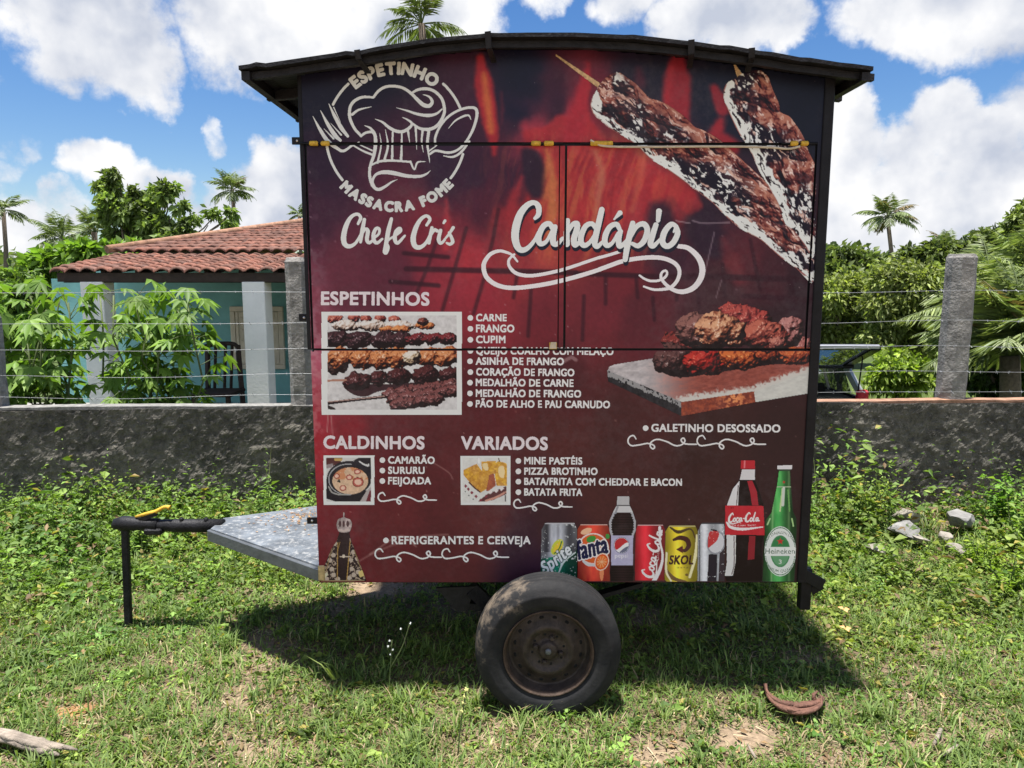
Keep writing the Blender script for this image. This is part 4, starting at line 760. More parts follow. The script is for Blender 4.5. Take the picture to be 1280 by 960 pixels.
def beer():
    L, n, n2 = drink(951, 577, 1001, 728); body = L.poly(ff([(806, 115), (908, 112), (906, 138), (892, 150), (898, 250), (912, 420), (934, 470), (936, 560), (920, 890), (708, 890), (722, 560), (728, 480), (768, 430), (805, 250), (818, 150), (806, 138)])); L.mask |= body; U, V = L.U, L.V
    F(L, body, np.stack([36 + 60 * n2, 112 + 60 * n2, 54 + 40 * n2], -1) * cyl(L, 957, 993, .42, 1.3, .42)); st_ = .5 * np.exp(-((U - 964 - .02 * (728 - V)) / 1.3) ** 2) + .35 * np.exp(-((U - 986) / 1.6) ** 2); L.rgb = np.where(body[..., None], L.rgb * (1 - st_[..., None]) + np.array((176, 214, 150)) * st_[..., None], L.rgb); F(L, body & (V < 560 + SF * 140), (222, 222, 222)); F(L, body & (np.abs(V - (560 + SF * 146)) < 1.2), (60, 80, 60)); F(L, body & L.stroke(ff([(808, 258), (904, 258)]), .55, False), (190, 206, 170))
    for p, c in (([(842, 270), (826, 420)], (196, 220, 160)), ([(880, 280), (890, 420)], (110, 170, 90)), ([(905, 470), (915, 520)], (170, 210, 140)), ([(760, 470), (742, 510)], (170, 210, 150))): F(L, body & L.stroke(ff(p), .9, False), c)
    F(L, body & L.stroke(ff([(852, 265), (844, 380)]), 1.7, False), (206, 214, 200))
    def star(x, y, r, c): F(L, body & L.poly([(x + r * (1 if k % 2 == 0 else .42) * math.sin(math.pi * k / 5), y - r * (1 if k % 2 == 0 else .42) * math.cos(math.pi * k / 5)) for k in range(10)]), c)
    star(820 + SF * 852, 560 + SF * 226, 2.4, (190, 50, 50))
    cx, cy = 820 + SF * 828, 560 + SF * 688; q = np.maximum(L.ell(cx, cy, SF * 104, SF * 166), np.abs(U - cx) / (SF * 106)); F(L, body & (q < 1), (226, 232, 226)); F(L, body & (q > .93) & (q < .965), (60, 120, 76))
    q2 = L.ell(cx, cy, SF * 66, SF * 106); F(L, body & (q2 < 1), (70, 140, 88)); F(L, body & (q2 < .9), (232, 236, 230)); F(L, body & (q2 < .9) & (V < cy - SF * 28), (56, 128, 76)); F(L, body & (q2 < .9) & (V > cy + SF * 28), (104, 160, 116)); F(L, body & (np.abs(V - cy) < SF * 30) & (np.abs(U - cx) < SF * 100), (232, 236, 230))
    star(cx, 560 + SF * 622, 4.6, (196, 52, 50)); F(L, body & text(L, 'Heineken', cx - SF * 98, cy + SF * 18, 6.6, cx + SF * 98, .35), (30, 86, 52)); F(L, body & text(L, '3', cx - 1.6, cy + SF * 84, 5, cx + 1.8, .4), (230, 236, 230))
    F(L, body & arc_text(L, 'HIGH STRENGTH LAGER', cx, cy - 2.5, 20.5, 3.0, -66, 66, .15), (50, 70, 56)); F(L, body & arc_text(L, 'PREMIUM QUALITY', cx, cy + 3.5, 21.5, 3.4, -58, 58, .25, True), (40, 90, 56)); put(L, 'bottle_print', label='printed green beer bottle with oval label')
for fn in (sprite, fanta, cola_can, pepsi_can, skol): fn()
DEP[0] += .0008
for fn in (pepsi_bottle, cola_bottle, beer): fn()
DEP[0] -= .0008

# ---- lettering
def heading(s, u0, u1, v, h, v1=None):
    L = flat_layer(u0 - 4, v - h - 6, u1 + 6, v + 7, (224, 216, 218)); L.mask = text(L, s, u0 + 1, v, h, u1 - 1, 1.05, v1=(v1 or v)); put(L, 'heading_lettering', True, label='white printed word ' + s.title())
heading('ESPETINHOS', 401, 537, 380.5, 15.5, 381.5); heading('CALDINHOS', 404, 531, 560.2, 15, 561); heading('VARIADOS', 576, 685, 561, 15.2, 562)
def listing(rows, label):
    us = [r[1] for r in rows] + [r[2] for r in rows]; vv = [r[3] for r in rows]; L = flat_layer(min(us) - 16, min(vv) - 16, max(us) + 5, max(vv) + 6)
    for s, u0, u1, v, h, *e in rows:
        L.mask |= text(L, s, u0 + .5, v, h, u1 - .5, .62, v1=(e[0] if e else v)); L.mask |= L.ell(u0 - 7.2, v - h * .48, 3.5, 3.5) < 1
    put(L, 'list_lettering', True, label=label)
listing([('CARNE', 595, 633.5, 401.3, 8.6), ('FRANGO', 595, 643, 415, 8.8), ('CUPIM', 595, 632, 428.6, 8.6), ('QUEIJO COALHO COM MELAÇO', 595, 767, 442.5, 8.6, 443.5), ('ASINHA DE FRANGO', 594.5, 705, 455.5, 8.6, 456.2), ('CORAÇÃO DE FRANGO', 595, 718, 469, 8.6, 470), ('MEDALHÃO DE CARNE', 594.5, 717, 482.2, 8.6, 483.2), ('MEDALHÃO DE FRANGO', 594.5, 726.5, 495.6, 8.6, 496.6), ('PÃO DE ALHO E PAU CARNUDO', 594.5, 762.5, 508.8, 8.6, 510)], 'white printed list of nine skewers')
listing([('CAMARÃO', 485, 543.5, 579, 8.4, 579.5), ('SURURU', 485, 531, 592, 8.4), ('FEIJOADA', 485, 539, 605, 8.4)], 'white printed list of three broths')
listing([('MINE PASTÉIS', 655, 728, 580, 8.4, 580.4), ('PIZZA BROTINHO', 655, 747, 593, 8.4, 593.4), ('BATA/FRITA COM CHEDDAR E BACON', 655, 852.5, 605.8, 8.4, 607), ('BATATA FRITA', 655, 728, 619, 8.4, 619.5)], 'white printed list of four fried snacks')
listing([('REFRIGERANTES E CERVEJA', 489.5, 663.5, 679.8, 9.4, 680)], 'white printed line for soft drinks and beer')
listing([('GALETINHO DESOSSADO', 814, 975.5, 539.3, 9.2, 540.2)], 'white printed line for boned chicken')
def scroll(u0, v0, k, n):
    L = flat_layer(u0 - 4, v0 - 4, u0 + (335 * n + 70) * k + 4, v0 + 80 * k + 5)
    for i in range(n):
        P = [(u0 + (x - 55 + 335 * i) * k, v0 + (y - 65) * k) for x, y in ((97, 84), (84, 68), (64, 76), (58, 98), (74, 116), (112, 113), (150, 106), (178, 112), (187, 124), (178, 132), (166, 120), (170, 100), (200, 86), (245, 97), (286, 116), (318, 112), (334, 94), (326, 80), (315, 90), (330, 106), (360, 110), (390, 110))]
        L.mask |= L.stroke(P, [.7] + [.95] * 20 + [.8])
    put(L, 'scroll_print', True)
scroll(472, 615, .21875, 1); scroll(641.5, 623.5, .21875, 1); scroll(468, 685, .25, 2); scroll(784, 543.5, .258, 2)

def emblem():
    L = flat_layer(388, 72, 602, 272, (212, 216, 212)); f = lambda p: Z(p, 385, 70, .171875); fb = lambda p: Z(p, 405, 200, .15625); k = .171875; M = L.mask
    def S(p, r, B=False):
        nonlocal M
        kk = .15625 if B else k; M = M | L.stroke((fb if B else f)(p), np.asarray(r if np.ndim(r) else [r] * len(p), float) * kk)
    cu, cv, r = 494.6, 168.6, 87.2
    for a0, a1 in ((-43, -64), (-98, -130), (43, 67), (106, 128)):
        pts = [(cu + r * math.sin(R(a0 + (a1 - a0) * i / 8)), cv - r * math.cos(R(a0 + (a1 - a0) * i / 8))) for i in range(9)]; M = M | L.stroke(pts, 1.65, False)
    M = M | arc_text(L, 'ESPETINHO', cu, cv, 83.2, 14.0, -40.5, 38.5, 1.25, wx=.92); M = M | arc_text(L, 'MASSACRA FOME', cu, cv, 89.8, 11.4, -47, 49, 1.2, True, wx=.9)
    S([(385, 580), (340, 530), (310, 470), (300, 420), (310, 360), (345, 320), (400, 298), (475, 300)], [10, 10, 11, 11, 11, 11, 10, 8]); S([(475, 300), (510, 255), (560, 225), (620, 218), (690, 232), (750, 272), (800, 322), (840, 355), (880, 362), (902, 335), (890, 305), (865, 288), (835, 280)], [9, 10, 10, 10, 10, 11, 13, 15, 14, 12, 9, 6, 2])
    S([(755, 268), (800, 244), (860, 237), (920, 257), (970, 307), (990, 372), (988, 420), (960, 480), (920, 518), (870, 533), (810, 525), (760, 492)], [8, 10, 11, 11, 11, 11, 11, 12, 12, 12, 10, 8]); S([(975, 385), (930, 420), (870, 432), (790, 420), (720, 397), (640, 375)], [5, 9, 12, 10, 7, 1.5]); S([(320, 425), (370, 390), (460, 368)], [10, 8, 2])
    S([(488, 458), (540, 480), (590, 520), (640, 545), (690, 548), (735, 522), (755, 490), (722, 462), (685, 445)], [2, 8, 11, 12, 12, 11, 9, 7, 2]); S([(385, 580), (420, 557), (465, 552), (486, 575), (490, 640), (478, 720), (452, 800), (449, 870), (465, 940)], [9, 9, 10, 12, 13, 12, 10, 10, 10]); S([(410, 505), (450, 522), (480, 555)], [2, 8, 10])
    S([(365, 60), (364, 120), (377, 180), (405, 222), (440, 234), (490, 210), (540, 175), (586, 155)], [11, 12, 12, 13, 13, 11, 7, 1.5], True); S([(405, 215), (388, 180), (394, 145), (420, 112), (480, 96), (560, 104), (660, 126), (760, 130), (815, 112), (850, 84)], [9, 10, 10, 11, 16, 17, 14, 12, 8, 2], True); S([(375, 42), (430, 14), (480, 6), (560, 4), (690, 14)], [7, 9, 10, 9, 8], True); S([(690, 12), (722, 75), (748, 18), (812, 11)], [9, 6, 8, 2], True)
    for p, r_ in (([(505, 775), (530, 650), (520, 560)], [8, 5, 1.5]), ([(556, 752), (580, 650), (562, 535)], [9, 8, 2]), ([(611, 748), (612, 650), (616, 548)], [9, 7, 7]), ([(676, 752), (680, 660), (681, 556)], [10, 7, 6]), ([(726, 545), (738, 625)], [9, 2]), ([(782, 520), (790, 680)], [9, 2]), ([(832, 545), (826, 620), (838, 700)], [9, 6, 1.5]), ([(878, 540), (868, 640), (885, 775)], [11, 10, 2])): S(p, r_)
    for p, r_ in (([(35, 438), (90, 540), (150, 625), (240, 690)], [2, 12, 15, 10]), ([(90, 395), (140, 490), (195, 575), (235, 612)], [2, 12, 16, 10]), ([(150, 345), (190, 430), (240, 520), (288, 582)], [2, 12, 15, 10]), ([(115, 528), (185, 600)], [1.5, 7]), ([(165, 488), (240, 572)], [1.5, 7]), ([(186, 372), (235, 480)], [4, 1.5]), ([(190, 652), (252, 690), (320, 650), (372, 624)], [8, 10, 8, 3]), ([(320, 645), (400, 690), (465, 716)], [5, 7, 8]), ([(365, 640), (465, 686)], [3, 6])): S(p, r_)
    S([(925, 642), (925, 590), (960, 510), (1020, 440), (1100, 392), (1180, 373), (1222, 388), (1226, 440), (1200, 530), (1150, 620), (1090, 680), (1020, 702), (930, 688), (885, 712)], [8, 9, 9, 9, 9, 10, 11, 11, 10, 9, 9, 9, 9, 8]); S([(1020, 525), (1070, 470), (1130, 437), (1168, 432), (1184, 462)], [1.5, 6, 8, 7, 2]); S([(985, 725), (1050, 733), (1110, 700), (1172, 620)], [3, 8, 9, 8]); S([(880, 690), (935, 650)], [6, 3])
    L.mask = M; put(L, 'emblem_print', True, label='round white logo with cook hat, fork and spoon')
emblem()
def script_name():
    L = flat_layer(424, 262, 572, 322, (222, 226, 222)); f = lambda p: Z(p, 405, 200, .15625); k = .15625
    for p, r in (([(272, 508), (292, 462), (266, 432), (215, 455), (176, 525), (156, 610), (164, 668), (200, 690), (250, 665), (290, 600), (305, 550)], [10, 12, 11, 13, 17, 19, 18, 15, 11, 9, 8]), ([(322, 475), (306, 560), (292, 655)], [12, 15, 10]), ([(298, 600), (328, 552), (350, 568), (342, 635), (362, 660), (395, 635)], [8, 11, 14, 14, 12, 8]), ([(395, 625), (436, 592), (440, 552), (416, 548), (396, 590), (398, 640), (424, 662), (465, 630)], [9, 9, 11, 12, 14, 14, 12, 8]), ([(538, 470), (515, 560), (494, 680), (482, 735), (500, 742), (514, 695), (492, 650)], [12, 16, 15, 11, 9, 9, 7]), ([(500, 660), (525, 630), (575, 600), (612, 566), (602, 546), (574, 575), (566, 635), (590, 662), (645, 605)], [7, 8, 9, 11, 12, 14, 14, 12, 8]), ([(820, 520), (846, 474), (818, 446), (772, 474), (732, 545), (712, 628), (726, 685), (765, 698), (812, 664), (850, 590)], [10, 12, 11, 13, 17, 19, 18, 15, 11, 8]), ([(862, 540), (850, 600), (838, 662)], [11, 13, 12]), ([(848, 610), (880, 560), (905, 566)], [8, 12, 12]), ([(932, 562), (916, 632), (932, 664), (965, 640)], [12, 14, 12, 8]), ([(966, 486), (956, 502)], [11, 9]), ([(950, 650), (1000, 590), (1032, 540)], [7, 9, 12]), ([(1000, 580), (1018, 618), (1028, 655), (1005, 672), (980, 662)], [10, 12, 13, 11, 8])): L.mask |= L.stroke(f(p), np.array(r) * k * 1.14)
    put(L, 'name_lettering', True, label='white script lettering under the round logo')
script_name()
def title():
    A = lambda p: Z(p, 590, 240, .13536); B = lambda p: Z(p, 730, 245, .13536); k = .13536
    ST = [(A, [(580, 242), (612, 205), (612, 135), (572, 97), (512, 118), (450, 190), (412, 290), (396, 400), (412, 490), (452, 534), (510, 518), (572, 450), (612, 372)], [16, 24, 27, 22, 26, 32, 36, 36, 32, 27, 22, 17, 15]),
          (A, [(742, 335), (712, 292), (660, 312), (620, 390), (614, 450), (640, 478), (690, 448), (742, 345)], [22, 24, 26, 27, 27, 24, 17, 14]), (A, [(764, 320), (746, 420), (752, 472), (784, 478), (836, 425)], [24, 28, 27, 22, 16]),
          (A, [(882, 262), (872, 360), (872, 478)], [22, 27, 30]), (A, [(882, 380), (925, 302), (968, 292), (965, 350), (940, 430), (948, 486), (990, 462), (1010, 420)], [12, 22, 26, 28, 28, 26, 18, 14]),
          (B, [(110, 300), (70, 255), (16, 275), (-24, 353), (-30, 423), (4, 455), (56, 420), (112, 330)], [20, 22, 24, 27, 27, 24, 18, 14]), (B, [(162, 125), (138, 230), (106, 370), (98, 440), (122, 464), (172, 420)], [26, 28, 28, 27, 23, 14]),
          (B, [(325, 302), (298, 260), (240, 282), (200, 350), (190, 422), (215, 456), (262, 428), (312, 340)], [20, 23, 25, 27, 27, 24, 17, 14]), (B, [(334, 325), (318, 400), (326, 460), (365, 440), (395, 400)], [23, 27, 26, 20, 13]), (B, [(276, 214), (330, 155)], [8, 24]),
          (B, [(448, 250), (422, 350), (396, 470), (378, 585)], [24, 28, 28, 24]), (B, [(430, 380), (485, 280), (550, 258), (582, 312), (556, 405), (500, 458), (445, 440)], [14, 22, 26, 27, 27, 23, 18]),
          (B, [(662, 265), (628, 370), (612, 440), (640, 460), (700, 400)], [24, 28, 27, 22, 14]), (B, [(690, 140), (682, 225)], [27, 20]), (B, [(826, 330), (845, 280), (800, 262), (742, 330), (722, 420), (762, 463), (820, 430), (862, 345), (848, 282)], [10, 18, 25, 28, 28, 26, 26, 26, 22])]
    def lay(du, dv, col): 
        L = flat_layer(633, 244, 858, 336, col)
        for f, p, r in ST: L.mask |= L.stroke([(x + du, y + dv) for x, y in f(p)], np.array(r) * k)
        return L
    F_ = [(A, [(418, 640), (370, 582), (320, 557), (250, 543), (170, 572), (117, 640), (106, 700), (130, 780), (200, 843), (300, 878), (420, 883), (560, 868), (700, 845), (820, 818), (1000, 770), (1180, 714)], [9, 11, 13, 15, 18, 20, 21, 21, 21, 20, 20, 20, 20, 20, 20, 19]), (B, [(140, 677), (240, 640), (340, 605), (480, 577), (640, 565), (760, 582), (850, 632), (880, 700), (858, 780), (800, 842), (730, 860), (640, 862), (550, 834)], [20, 20, 20, 20, 20, 20, 19, 18, 17, 16, 14, 12, 9]),
          (A, [(388, 575), (340, 625), (344, 685), (400, 745), (490, 770), (600, 766), (760, 735), (900, 696), (1182, 600)], [11, 13, 15, 17, 17, 16, 16, 15, 14]), (B, [(140, 568), (240, 540), (330, 512)], [14, 14, 14]), (B, [(870, 462), (960, 480), (1050, 560), (1090, 660), (1075, 760), (1010, 845), (920, 882), (840, 872), (770, 830), (712, 760), (716, 708), (750, 688), (766, 712), (745, 750), (690, 778), (620, 784), (560, 765), (512, 732)], [20, 22, 26, 28, 27, 25, 22, 19, 17, 14, 12, 11, 11, 12, 12, 12, 11, 9])]
    L = flat_layer(598, 300, 884, 372, (232, 230, 230))
    for f, p, r in F_: L.mask |= L.stroke(f(p), np.array(r) * k)
    sh = lay(.9, 4.6, (24, 28, 46)); put(L, 'title_scroll_print', True, label='long white scroll line under the title'); put(sh, 'title_shadow_print', True, lift=.0005, label='dark drop edge printed behind the title'); put(lay(0, 0, (226, 231, 228)), 'title_lettering', True, lift=.001, label='white script title reading menu')
title()

# ------------------------------------------------------------------ trailer: box, roof, running gear
M_SIDE = mat_plain('maroon_paint', (.085, .014, .022), .42, 0, .3, 5, .08, 40)
M_ROOF = mat_plain('black_roof_sheet', (.008, .008, .010), .6, 0, .6, 9, .4, 70, .25)
M_GALV = mat_plain('worn_grey_plate', (.11, .12, .13), .5, .4, .35, 9, .15, 70)
M_YEL = mat_plain('yellow_rubber', (.52, .32, .03), .55, 0, .45, 60, .2, 200)
M_CORD = mat_plain('cream_cord', (.5, .44, .33), .8, 0, .2, 40, .3, 300)
M_CHROME = mat_plain('bare_metal', (.45, .45, .45), .35, .8, .2, 30)
YB = 3.92
RPX = [(298, 82), (312, 80), (320, 77.5), (332, 79), (372, 73), (420, 66), (432, 63.5), (444, 64.5), (470, 58.5), (540, 47.5), (600, 42.5), (612, 40.8), (624, 41.2), (660, 40.6), (720, 40.6), (780, 43.5), (792, 43.2), (850, 50), (870, 52), (900, 56.5), (912, 56.6), (950, 63.5), (966, 65), (1000, 71.5), (1012, 72), (1050, 78), (1066, 79.5), (1092, 83)]
RP = [(p[0], p[2]) for p in (at_y(u, v, 2.80) for u, v in RPX)]
RXS = np.array([p[0] for p in RP]); RZS = np.array([p[1] for p in RP])
def roofz(x): return np.interp(x, RXS, RZS)
def strip(mb, xs, ztop, zbot, y0, y1):
    """curved slab between two height profiles"""
    n = len(xs); vs_ = []
    for y in (y0, y1):
        vs_ += [(x, y, z) for x, z in zip(xs, ztop)] + [(x, y, z) for x, z in zip(xs, zbot)]
    fs = []
    for i in range(n - 1):
        fs += [(i, i + 1, n + i + 1, n + i), (2 * n + i, 3 * n + i, 3 * n + i + 1, 2 * n + i + 1), (i, 2 * n + i, 2 * n + i + 1, i + 1), (n + i, n + i + 1, 3 * n + i + 1, 3 * n + i)]
    fs += [(0, n, 3 * n, 2 * n), (n - 1, 3 * n - 1, 4 * n - 1, 2 * n - 1)]
    return mb.add(vs_, fs)
xs_in = np.linspace(XL + .006, XR - .006, 25)
b = MB(); poly = [(XL + .004, ZB + .012), (XR - .004, ZB + .012)] + [(x, float(roofz(x)) - .03) for x in xs_in[::-1]]
b.prism(poly, YP + .034, YB); tpart(b.build('body', M_SIDE))
b = MB(); b.prism([(XL + .002, ZB + .004), (XR - .002, ZB + .004)] + [(x, float(roofz(x)) - .028) for x in xs_in[::-1]], YP + .012, YP + .03); tpart(b.build('gap_backing', M_BLACK))  # dark plate added behind the seams so the gaps read as shade
roof = tpart(strip(MB(), RXS, RZS, RZS - .014, 2.80, 4.06).build('roof', M_ROOF)); roof['label'] = 'black arched sheet roof'
xs2 = np.linspace(-.985, 1.325, 24)
o = strip(MB(), xs2, roofz(xs2) - .016, roofz(xs2) - .040, 2.835, 2.86).build('fascia', M_STEEL); o.parent = roof
for xx in (RXS[0] + .02, RXS[-1] - .02):
    o = MB().bar((xx, 2.81, float(roofz(xx)) - .034), (xx, 4.05, float(roofz(xx)) - .034), .03, .03).build('edge_rail', M_STEEL); o.parent = roof
for u, v in ((448, 69), (610, 55), (862, 62), (937, 67)):
    p = at_y(u, v, 2.82); b = MB().bar((p[0], 2.796, float(roofz(p[0])) + .004), (p[0] + .004, 2.806, p[2] - .018), .022, .006).bar((p[0] + .004, 2.806, p[2] - .018), (p[0] + .02, 2.90, p[2] - .04), .02, .006); o = b.build('roof_clip', M_STEEL); o.parent = roof
for y in (3.1, 3.5, 3.86):
    o = strip(MB(), xs2, roofz(xs2) - .016, roofz(xs2) - .05, y, y + .03).build('roof_batten', M_STEEL); o.parent = roof
# corner posts and edge trims
tpart(MB().box((XR - .026, YP - .008, ZB - .004), (XR + .012, YP + .03, 2.50), ch=.003).build('corner_post', M_BLACK))
tpart(MB().box((XL - .012, YP - .003, SEAM_B), (XL + .003, YP + .03, 2.49), ch=.002).build('corner_post', M_BLACK))
tpart(MB().box((XL, YP, ZB - .005), (XR - .03, YP + .02, ZB - .001), ch=.002).build('bottom_trim', M_STEEL))
for (u, v) in ((363, 176), (371, 397), (384, 651)):
    p = at_y(u, v, YP + .02); p[0] = XL - .026; b = MB().box((p[0] - .022, p[1], p[2] - .014), (p[0] + .028, p[1] + .006, p[2] + .014), ch=.002); b.lathe([(0, -.004), (.005, -.004), (.005, 0)], 10, 1, Matrix.Translation((p[0], p[1], p[2]))); tpart(b.build('latch_tab', [M_BLACK, M_CHROME]))
# hatch hinges: rod, yellow rubber sleeves, a slack cream cord
for (ua, ub, nz) in ((385, 414, 2), (662, 694, 2), (736, 768, 1), (986, 1012, 2)):
    a = at_y(ua, 180, YP - .012); c = at_y(ub, 180, YP - .012); b = MB().tube([(a[0] - .03, a[1], SEAM_T), (c[0] + .03, c[1], SEAM_T)], .0035, 8, 1)
    for i in range(nz):
        x0 = a[0] + (c[0] - a[0]) * (i / nz + .06); x1 = a[0] + (c[0] - a[0]) * ((i + 1) / nz - .06)
        b.tube([(x0, a[1], SEAM_T), (x0 + .004, a[1], SEAM_T), (x1 - .004, a[1], SEAM_T), (x1, a[1], SEAM_T)], [.006, .0095, .0095, .006], 10)
    tpart(b.build('hinge', [M_YEL, M_BLACK]))
pc = [at_y(u, v, YP - .016) for u, v in ((738, 175), (745, 179), (760, 183), (820, 183.5), (900, 183), (960, 184), (985, 186), (1000, 183))]
tpart(MB().tube(spline(pc, None, 4)[0], .0045, 7).build('hatch_cord', M_CORD))
pk = at_y(691, 432, YP - .006); b = MB(); b.add([(pk[0] - .014, pk[1], pk[2] - .012), (pk[0] + .014, pk[1], pk[2] - .012), (pk[0] + .014, pk[1], pk[2] + .014), (pk[0] - .008, pk[1] - .004, pk[2] + .014)], [(0, 1, 2, 3)]).box((pk[0] - .014, pk[1] + .0005, pk[2] - .014), (pk[0] + .016, pk[1] + .004, pk[2] + .012), 1); tpart(b.build('hatch_catch', [M_CORD, M_YEL]))
# frame, axle, spring hanger
b = MB()
for y in (YP + .16, YB - .06): b.bar((XL + .01, y, ZB - .012), (XR - .01, y, ZB - .012), .05, .05, ch=.004)
for x in (XL + .03, .2, XR - .04): b.bar((x, YP + .19, ZB - .012), (x, YB - .09, ZB - .012), .05, .04, ch=.004)
tpart(b.build('chassis', M_STEEL))
WX, WZ, WR = .143, .268, .2835
tpart(MB().tube([(WX, 2.93, WZ), (WX, 3.96, WZ)], .026, 12).build('axle', M_STEEL))
h = [at_y(u, v, 3.0) for u, v in ((545, 735), (594, 733), (584, 764), (572, 765))]
b = MB().prism([(p[0], p[2]) for p in h], 3.0, 3.012).bar((h[2][0] - .03, 3.03, h[2][2] + .02), (WX, 3.05, WZ + .03), .05, .03).bar((WX, 3.05, WZ + .03), (WX + .42, 3.05, ZB - .06), .05, .018).bar((h[1][0] - .02, 3.02, ZB - .07), (h[1][0] + .06, 3.04, ZB - .16), .05, .06)
tpart(b.build('spring_hanger', M_STEEL))
# wheel
def mat_tyre():
    m = bpy.data.materials.new('dusty_tyre'); nt, N, L, bs = nodes_of(m); tc = N('ShaderNodeTexCoord'); n = N('ShaderNodeTexNoise'); n.inputs['Scale'].default_value = 14; n.inputs['Detail'].default_value = 7; n.inputs['Roughness'].default_value = .7; L(tc.outputs['Object'], n.inputs['Vector'])
    sx = N('ShaderNodeSeparateXYZ'); L(tc.outputs['Object'], sx.inputs[0]); a = N('ShaderNodeMath'); a.operation = 'MULTIPLY_ADD'; L(sx.outputs['X'], a.inputs[0]); a.inputs[1].default_value = -1.4; L(n.outputs['Fac'], a.inputs[2])
    a2 = N('ShaderNodeMath'); a2.operation = 'MULTIPLY_ADD'; L(sx.outputs['Z'], a2.inputs[0]); a2.inputs[1].default_value = 1.0; L(a.outputs[0], a2.inputs[2])
    mr = N('ShaderNodeMapRange'); L(a2.outputs[0], mr.inputs['Value']); mr.inputs['From Min'].default_value = .90; mr.inputs['From Max'].default_value = 1.10
    mx = N('ShaderNodeMix'); mx.data_type = 'RGBA'; L(mr.outputs[0], mx.inputs[0]); cr = N('ShaderNodeValToRGB'); L(n.outputs['Fac'], cr.inputs[0]); cr.color_ramp.elements[0].position = .35; cr.color_ramp.elements[0].color = (.009, .0095, .011, 1); cr.color_ramp.elements[1].position = .75; cr.color_ramp.elements[1].color = (.028, .027, .027, 1)
    L(cr.outputs[0], mx.inputs[6]); mx.inputs[7].default_value = (.17, .135, .10, 1); L(mx.outputs[2], bs.inputs['Base Color']); bs.inputs['Roughness'].default_value = .8; bs.inputs['Specular IOR Level'].default_value = .25
    # tread blocks and fine sidewall ribs
    w = N('ShaderNodeTexNoise'); w.inputs['Scale'].default_value = 90; L(tc.outputs['Object'], w.inputs['Vector']); bp = N('ShaderNodeBump'); bp.inputs['Strength'].default_value = .25; bp.inputs['Distance'].default_value = .004; L(w.outputs['Fac'], bp.inputs['Height']); L(bp.outputs[0], bs.inputs['Normal'])
    return m
M_TYRE = mat_tyre()
M_RIM = mat_plain('rusty_steel', (.045, .034, .028), .62, .35, .65, 22, .3, 90, detail=8); M_RIMEDGE = mat_plain('rusty_rim_edge', (.062, .040, .028), .7, .2, .6, 30, .3, 120, detail=8); M_HOLE = mat_plain('dark_hole', (.004, .004, .004), .9, 0, .1)
wheel = bpy.data.objects.new('wheel', None); COL.objects.link(wheel); wheel.location = (WX, 2.80, WZ); wheel.scale = (1.025, 1.0, 1.025); tpart(wheel)
half = [(.168, -.066), (.176, -.074), (.186, -.077), (.190, -.082), (.205, -.0865), (.228, -.088), (.238, -.0895), (.241, -.087), (.255, -.082), (.268, -.0725), (.277, -.060), (.2815, -.046), (.2825, -.030), (.2755, -.029), (.2755, -.022), (.2832, -.021), (.2835, -.004), (.276, -.0035)]
prof = half + [(r, -h_) for r, h_ in half[::-1]]
tyre = MB().lathe(prof, 96).build('tyre', M_TYRE, wheel)
b = MB(); b.lathe([(.172, -.066), (.1745, -.078), (.172, -.080), (.168, -.077), (.164, -.068), (.161, -.060)], 72, 1)
b.lathe([(.161, -.060), (.156, -.046), (.153, -.028), (.150, -.022), (.142, -.026), (.128, -.030), (.112, -.036), (.102, -.046), (.094, -.050), (.084, -.048), (.076, -.040), (.068, -.036), (.050, -.034), (.040, -.034), (.036, -.038), (.034, -.050), (.029, -.054), (.014, -.055), (.0005, -.055)], 72, 0)
b.lathe([(.160, -.06), (.165, .07)], 48, 0)
for k in range(16):
    a = 2 * math.pi * (k + .5) / 16; M = Matrix.Translation((.129 * math.cos(a), -.0308, .129 * math.sin(a))) @ Matrix.Rotation(-a, 4, 'Y') @ Matrix.Diagonal((.72, 1, 1.0, 1))
    b.lathe([(.0005, .0), (.0085, -.0005), (.0095, .0035)], 12, 2, M)
for k in range(8):
    a = k * math.pi / 4 + .2; b.lathe([(.0005, .0), (.005, -.0004), (.006, .003)], 10, 2, Matrix.Translation((.062 * math.cos(a), -.0362, .062 * math.sin(a))))
rim = b.build('rim', [M_RIM, M_RIMEDGE, M_HOLE], wheel)
for k in range(4):
    a = math.pi / 4 + k * math.pi / 2 + .5; M = Matrix.Translation((.051 * math.cos(a), -.036, .051 * math.sin(a)))
    MB().lathe([(.0105, 0), (.0105, -.011), (.0075, -.016), (.0005, -.017)], 6, 0, M, sm=False).build('lug_bolt', M_RIM, rim)
MB().lathe([(.012, 0), (.012, -.006), (.006, -.009), (.0005, -.009)], 14, 0, Matrix.Translation((0, -.055, 0))).build('hub_nut', M_GALV, rim)
w2 = copy_tree(wheel, trailer); w2.location = (WX - TP.x, 4.03 - TP.y, WZ); w2.rotation_euler = (0, 0, math.pi)
